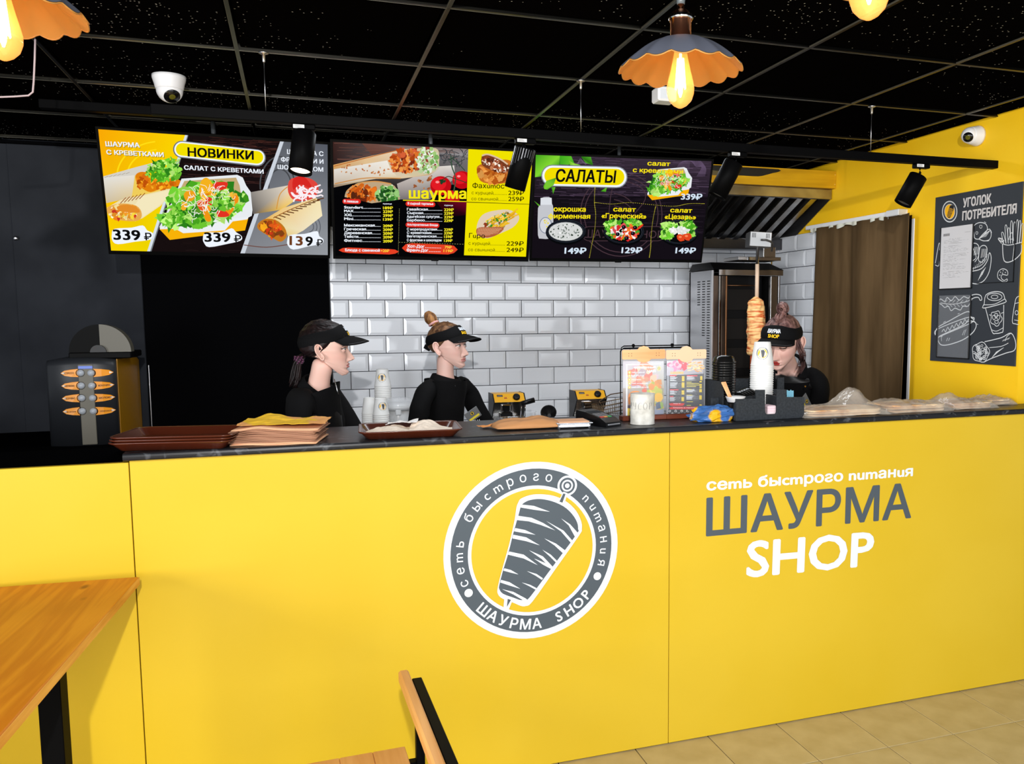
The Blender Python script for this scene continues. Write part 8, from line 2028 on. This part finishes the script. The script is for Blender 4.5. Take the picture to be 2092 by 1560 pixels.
# ---- worker 3 : head bowed over the grill
SK3 = dict(skin=(0.80, 0.49, 0.41), blush=(0.78, 0.34, 0.30), lip=(0.42, 0.04, 0.035), brow=(0.10, 0.05, 0.035), nose=0.95, open=0.10, gaze=(1, 0, -0.9), lipw=0.017)
hp = at_y(1600, 747, 3.42)
t, Mh, g = person('worker with mauve topknot bowing her head beside the kebab spit', (hp.x, 3.42, hp.z), -2.50, 0.33, -0.05, SK3, -2.30, (2.27, 3.66, 0.92), (hp.x+0.075, 3.485, hp.z-0.004), 0.150,
    (((2.34, 3.50, 1.04), (2.24, 3.40, 1.06)), ((2.02, 3.74, 1.05), (1.92, 3.62, 1.06))), lean=-0.02, scale=1.06)
M_h3 = hair_mat('mauve_brown_hair', (0.045, 0.018, 0.018, 1), (0.30, 0.16, 0.14, 1))
def keep3(p, s_, z):
    if p.z < 0.055: return 0
    xl = 0.070-0.95*max(0, 0.172-p.z) if p.z > 0.118 else 0.022-1.3*max(0, 0.118-p.z)
    if abs(p.y) < 0.02 and p.x > 0.03: xl = 0.078-1.4*max(0, 0.172-p.z)
    if p.z > 0.150: xl = max(xl, 0.064+0.9*(p.z-0.150)+0.03)
    return (xl-p.x)*25
hair_shell(g, Mh, keep3, 0.008, 'hair', M_h3, t)
bc = Vector((-0.020, 0.0, 0.240)); bn = MB()
for k in range(14):
    pts = []
    for i in range(17):
        a = 2*PI*i/16+k*0.5; pts.append(Mh @ (bc+Vector((0.014*math.sin(k*1.7)+0.004*math.cos(a), 0.016*math.cos(a)+0.005*math.cos(k), 0.012+0.017*math.sin(a)+0.004*math.sin(k*2)))))
    bn.tube(pts, 0.0072, 6)
bn.obj('topknot', M_h3, t)
strand_tuft(t, [Mh @ Vector(p) for p in ((0.03, 0, 0.200), (0.0, 0, 0.218), (-0.014, 0, 0.226), (-0.022, 0, 0.236))], 0.005, 40, [0.022, 0.018, 0.012, 0.009], M_h3, 'gathered_hair', 12)
MB().tube([Mh @ (Vector((-0.026, 0, 0.222))+Vector((0.017*math.cos(a), 0.017*math.sin(a), 0))) for a in [2*PI*i/20 for i in range(21)]], 0.005, 8).obj('hair_tie', M_cap, t)
for sg, sd in ((1, 4), (-1, 9)):
    strand_tuft(t, [Mh @ Vector(p) for p in ((0.020, sg*0.066, 0.135), (0.022, sg*0.078, 0.100), (0.010, sg*0.088, 0.060), (0.020, sg*0.086, 0.020), (0.045, sg*0.078, -0.005))], 0.0022, 34, [0.008, 0.012, 0.014, 0.016, 0.013], M_h3, 'loose_strands', sd)
visor(t, Mh, g, 0.152, 0.112, 0.056, 0.040, 0.064, 0.22)
MB().lathe([(0.001, -0.007), (0.005, -0.002), (0.005, 0.003), (0.001, 0.007)], Mh @ Vector((0.004, 0.083, 0.062)), 10).obj('earring', M_white, t)
bd = at_y(1646, 822, 3.24); badge(t, Matrix.Translation(bd) @ Matrix.Rotation(0.35, 4, 'Z') @ Matrix.Rotation(0.9, 4, 'Y'))
bl = at_y(1645, 789, 3.33); MB().lathe([(0.004, -0.001), (0.004, 0.0015)], bl, 12, 0, (0, -1, 0)).obj('brass_button', mat('gold'), t)

# ordinal labels for nested stacks
ORD = ['topmost', 'second', 'third', 'fourth', 'fifth', 'sixth', 'seventh', 'eighth', 'ninth', 'tenth', 'eleventh', 'twelfth', 'thirteenth', 'fourteenth', 'fifteenth', 'sixteenth', 'seventeenth', 'eighteenth', 'nineteenth', 'twentieth', 'twenty-first', 'twenty-second', 'twenty-third', 'twenty-fourth']
groups = {}
for o in COL.objects:
    if o.parent is None and o.get('group') in ('kraft paper bags piled beside the trays', 'black lids stacked in the organiser tower', 'upturned paper cups in the organiser', 'tallest upturned cup stack by the tiled wall', 'low cup stack beside the juicer', 'left low cup stack'):
        groups.setdefault(o['group'], []).append(o)
TXT = {'kraft paper bags piled beside the trays': 'kraft bag from the top of the pile beside the brown trays', 'black lids stacked in the organiser tower': 'black lid from the top of the tall organiser tower',
       'upturned paper cups in the organiser': 'upturned cup from the top of the tower in the organiser', 'tallest upturned cup stack by the tiled wall': 'cup from the top of the tallest stack by the tiles',
       'low cup stack beside the juicer': 'cup from the top of the low stack touching the juicer', 'left low cup stack': 'cup from the top of the low stack nearest the dark haired worker'}
def zof(o): return wm(o).translation.z if o.data is None else sum((Vector(v.co).z for v in o.data.vertices), 0.0)/len(o.data.vertices)
for gname, L_ in groups.items():
    L_.sort(key=lambda o: -zof(o))
    for i, o in enumerate(L_):
        if i and i < len(ORD): o['label'] = ORD[i]+' '+TXT[gname]
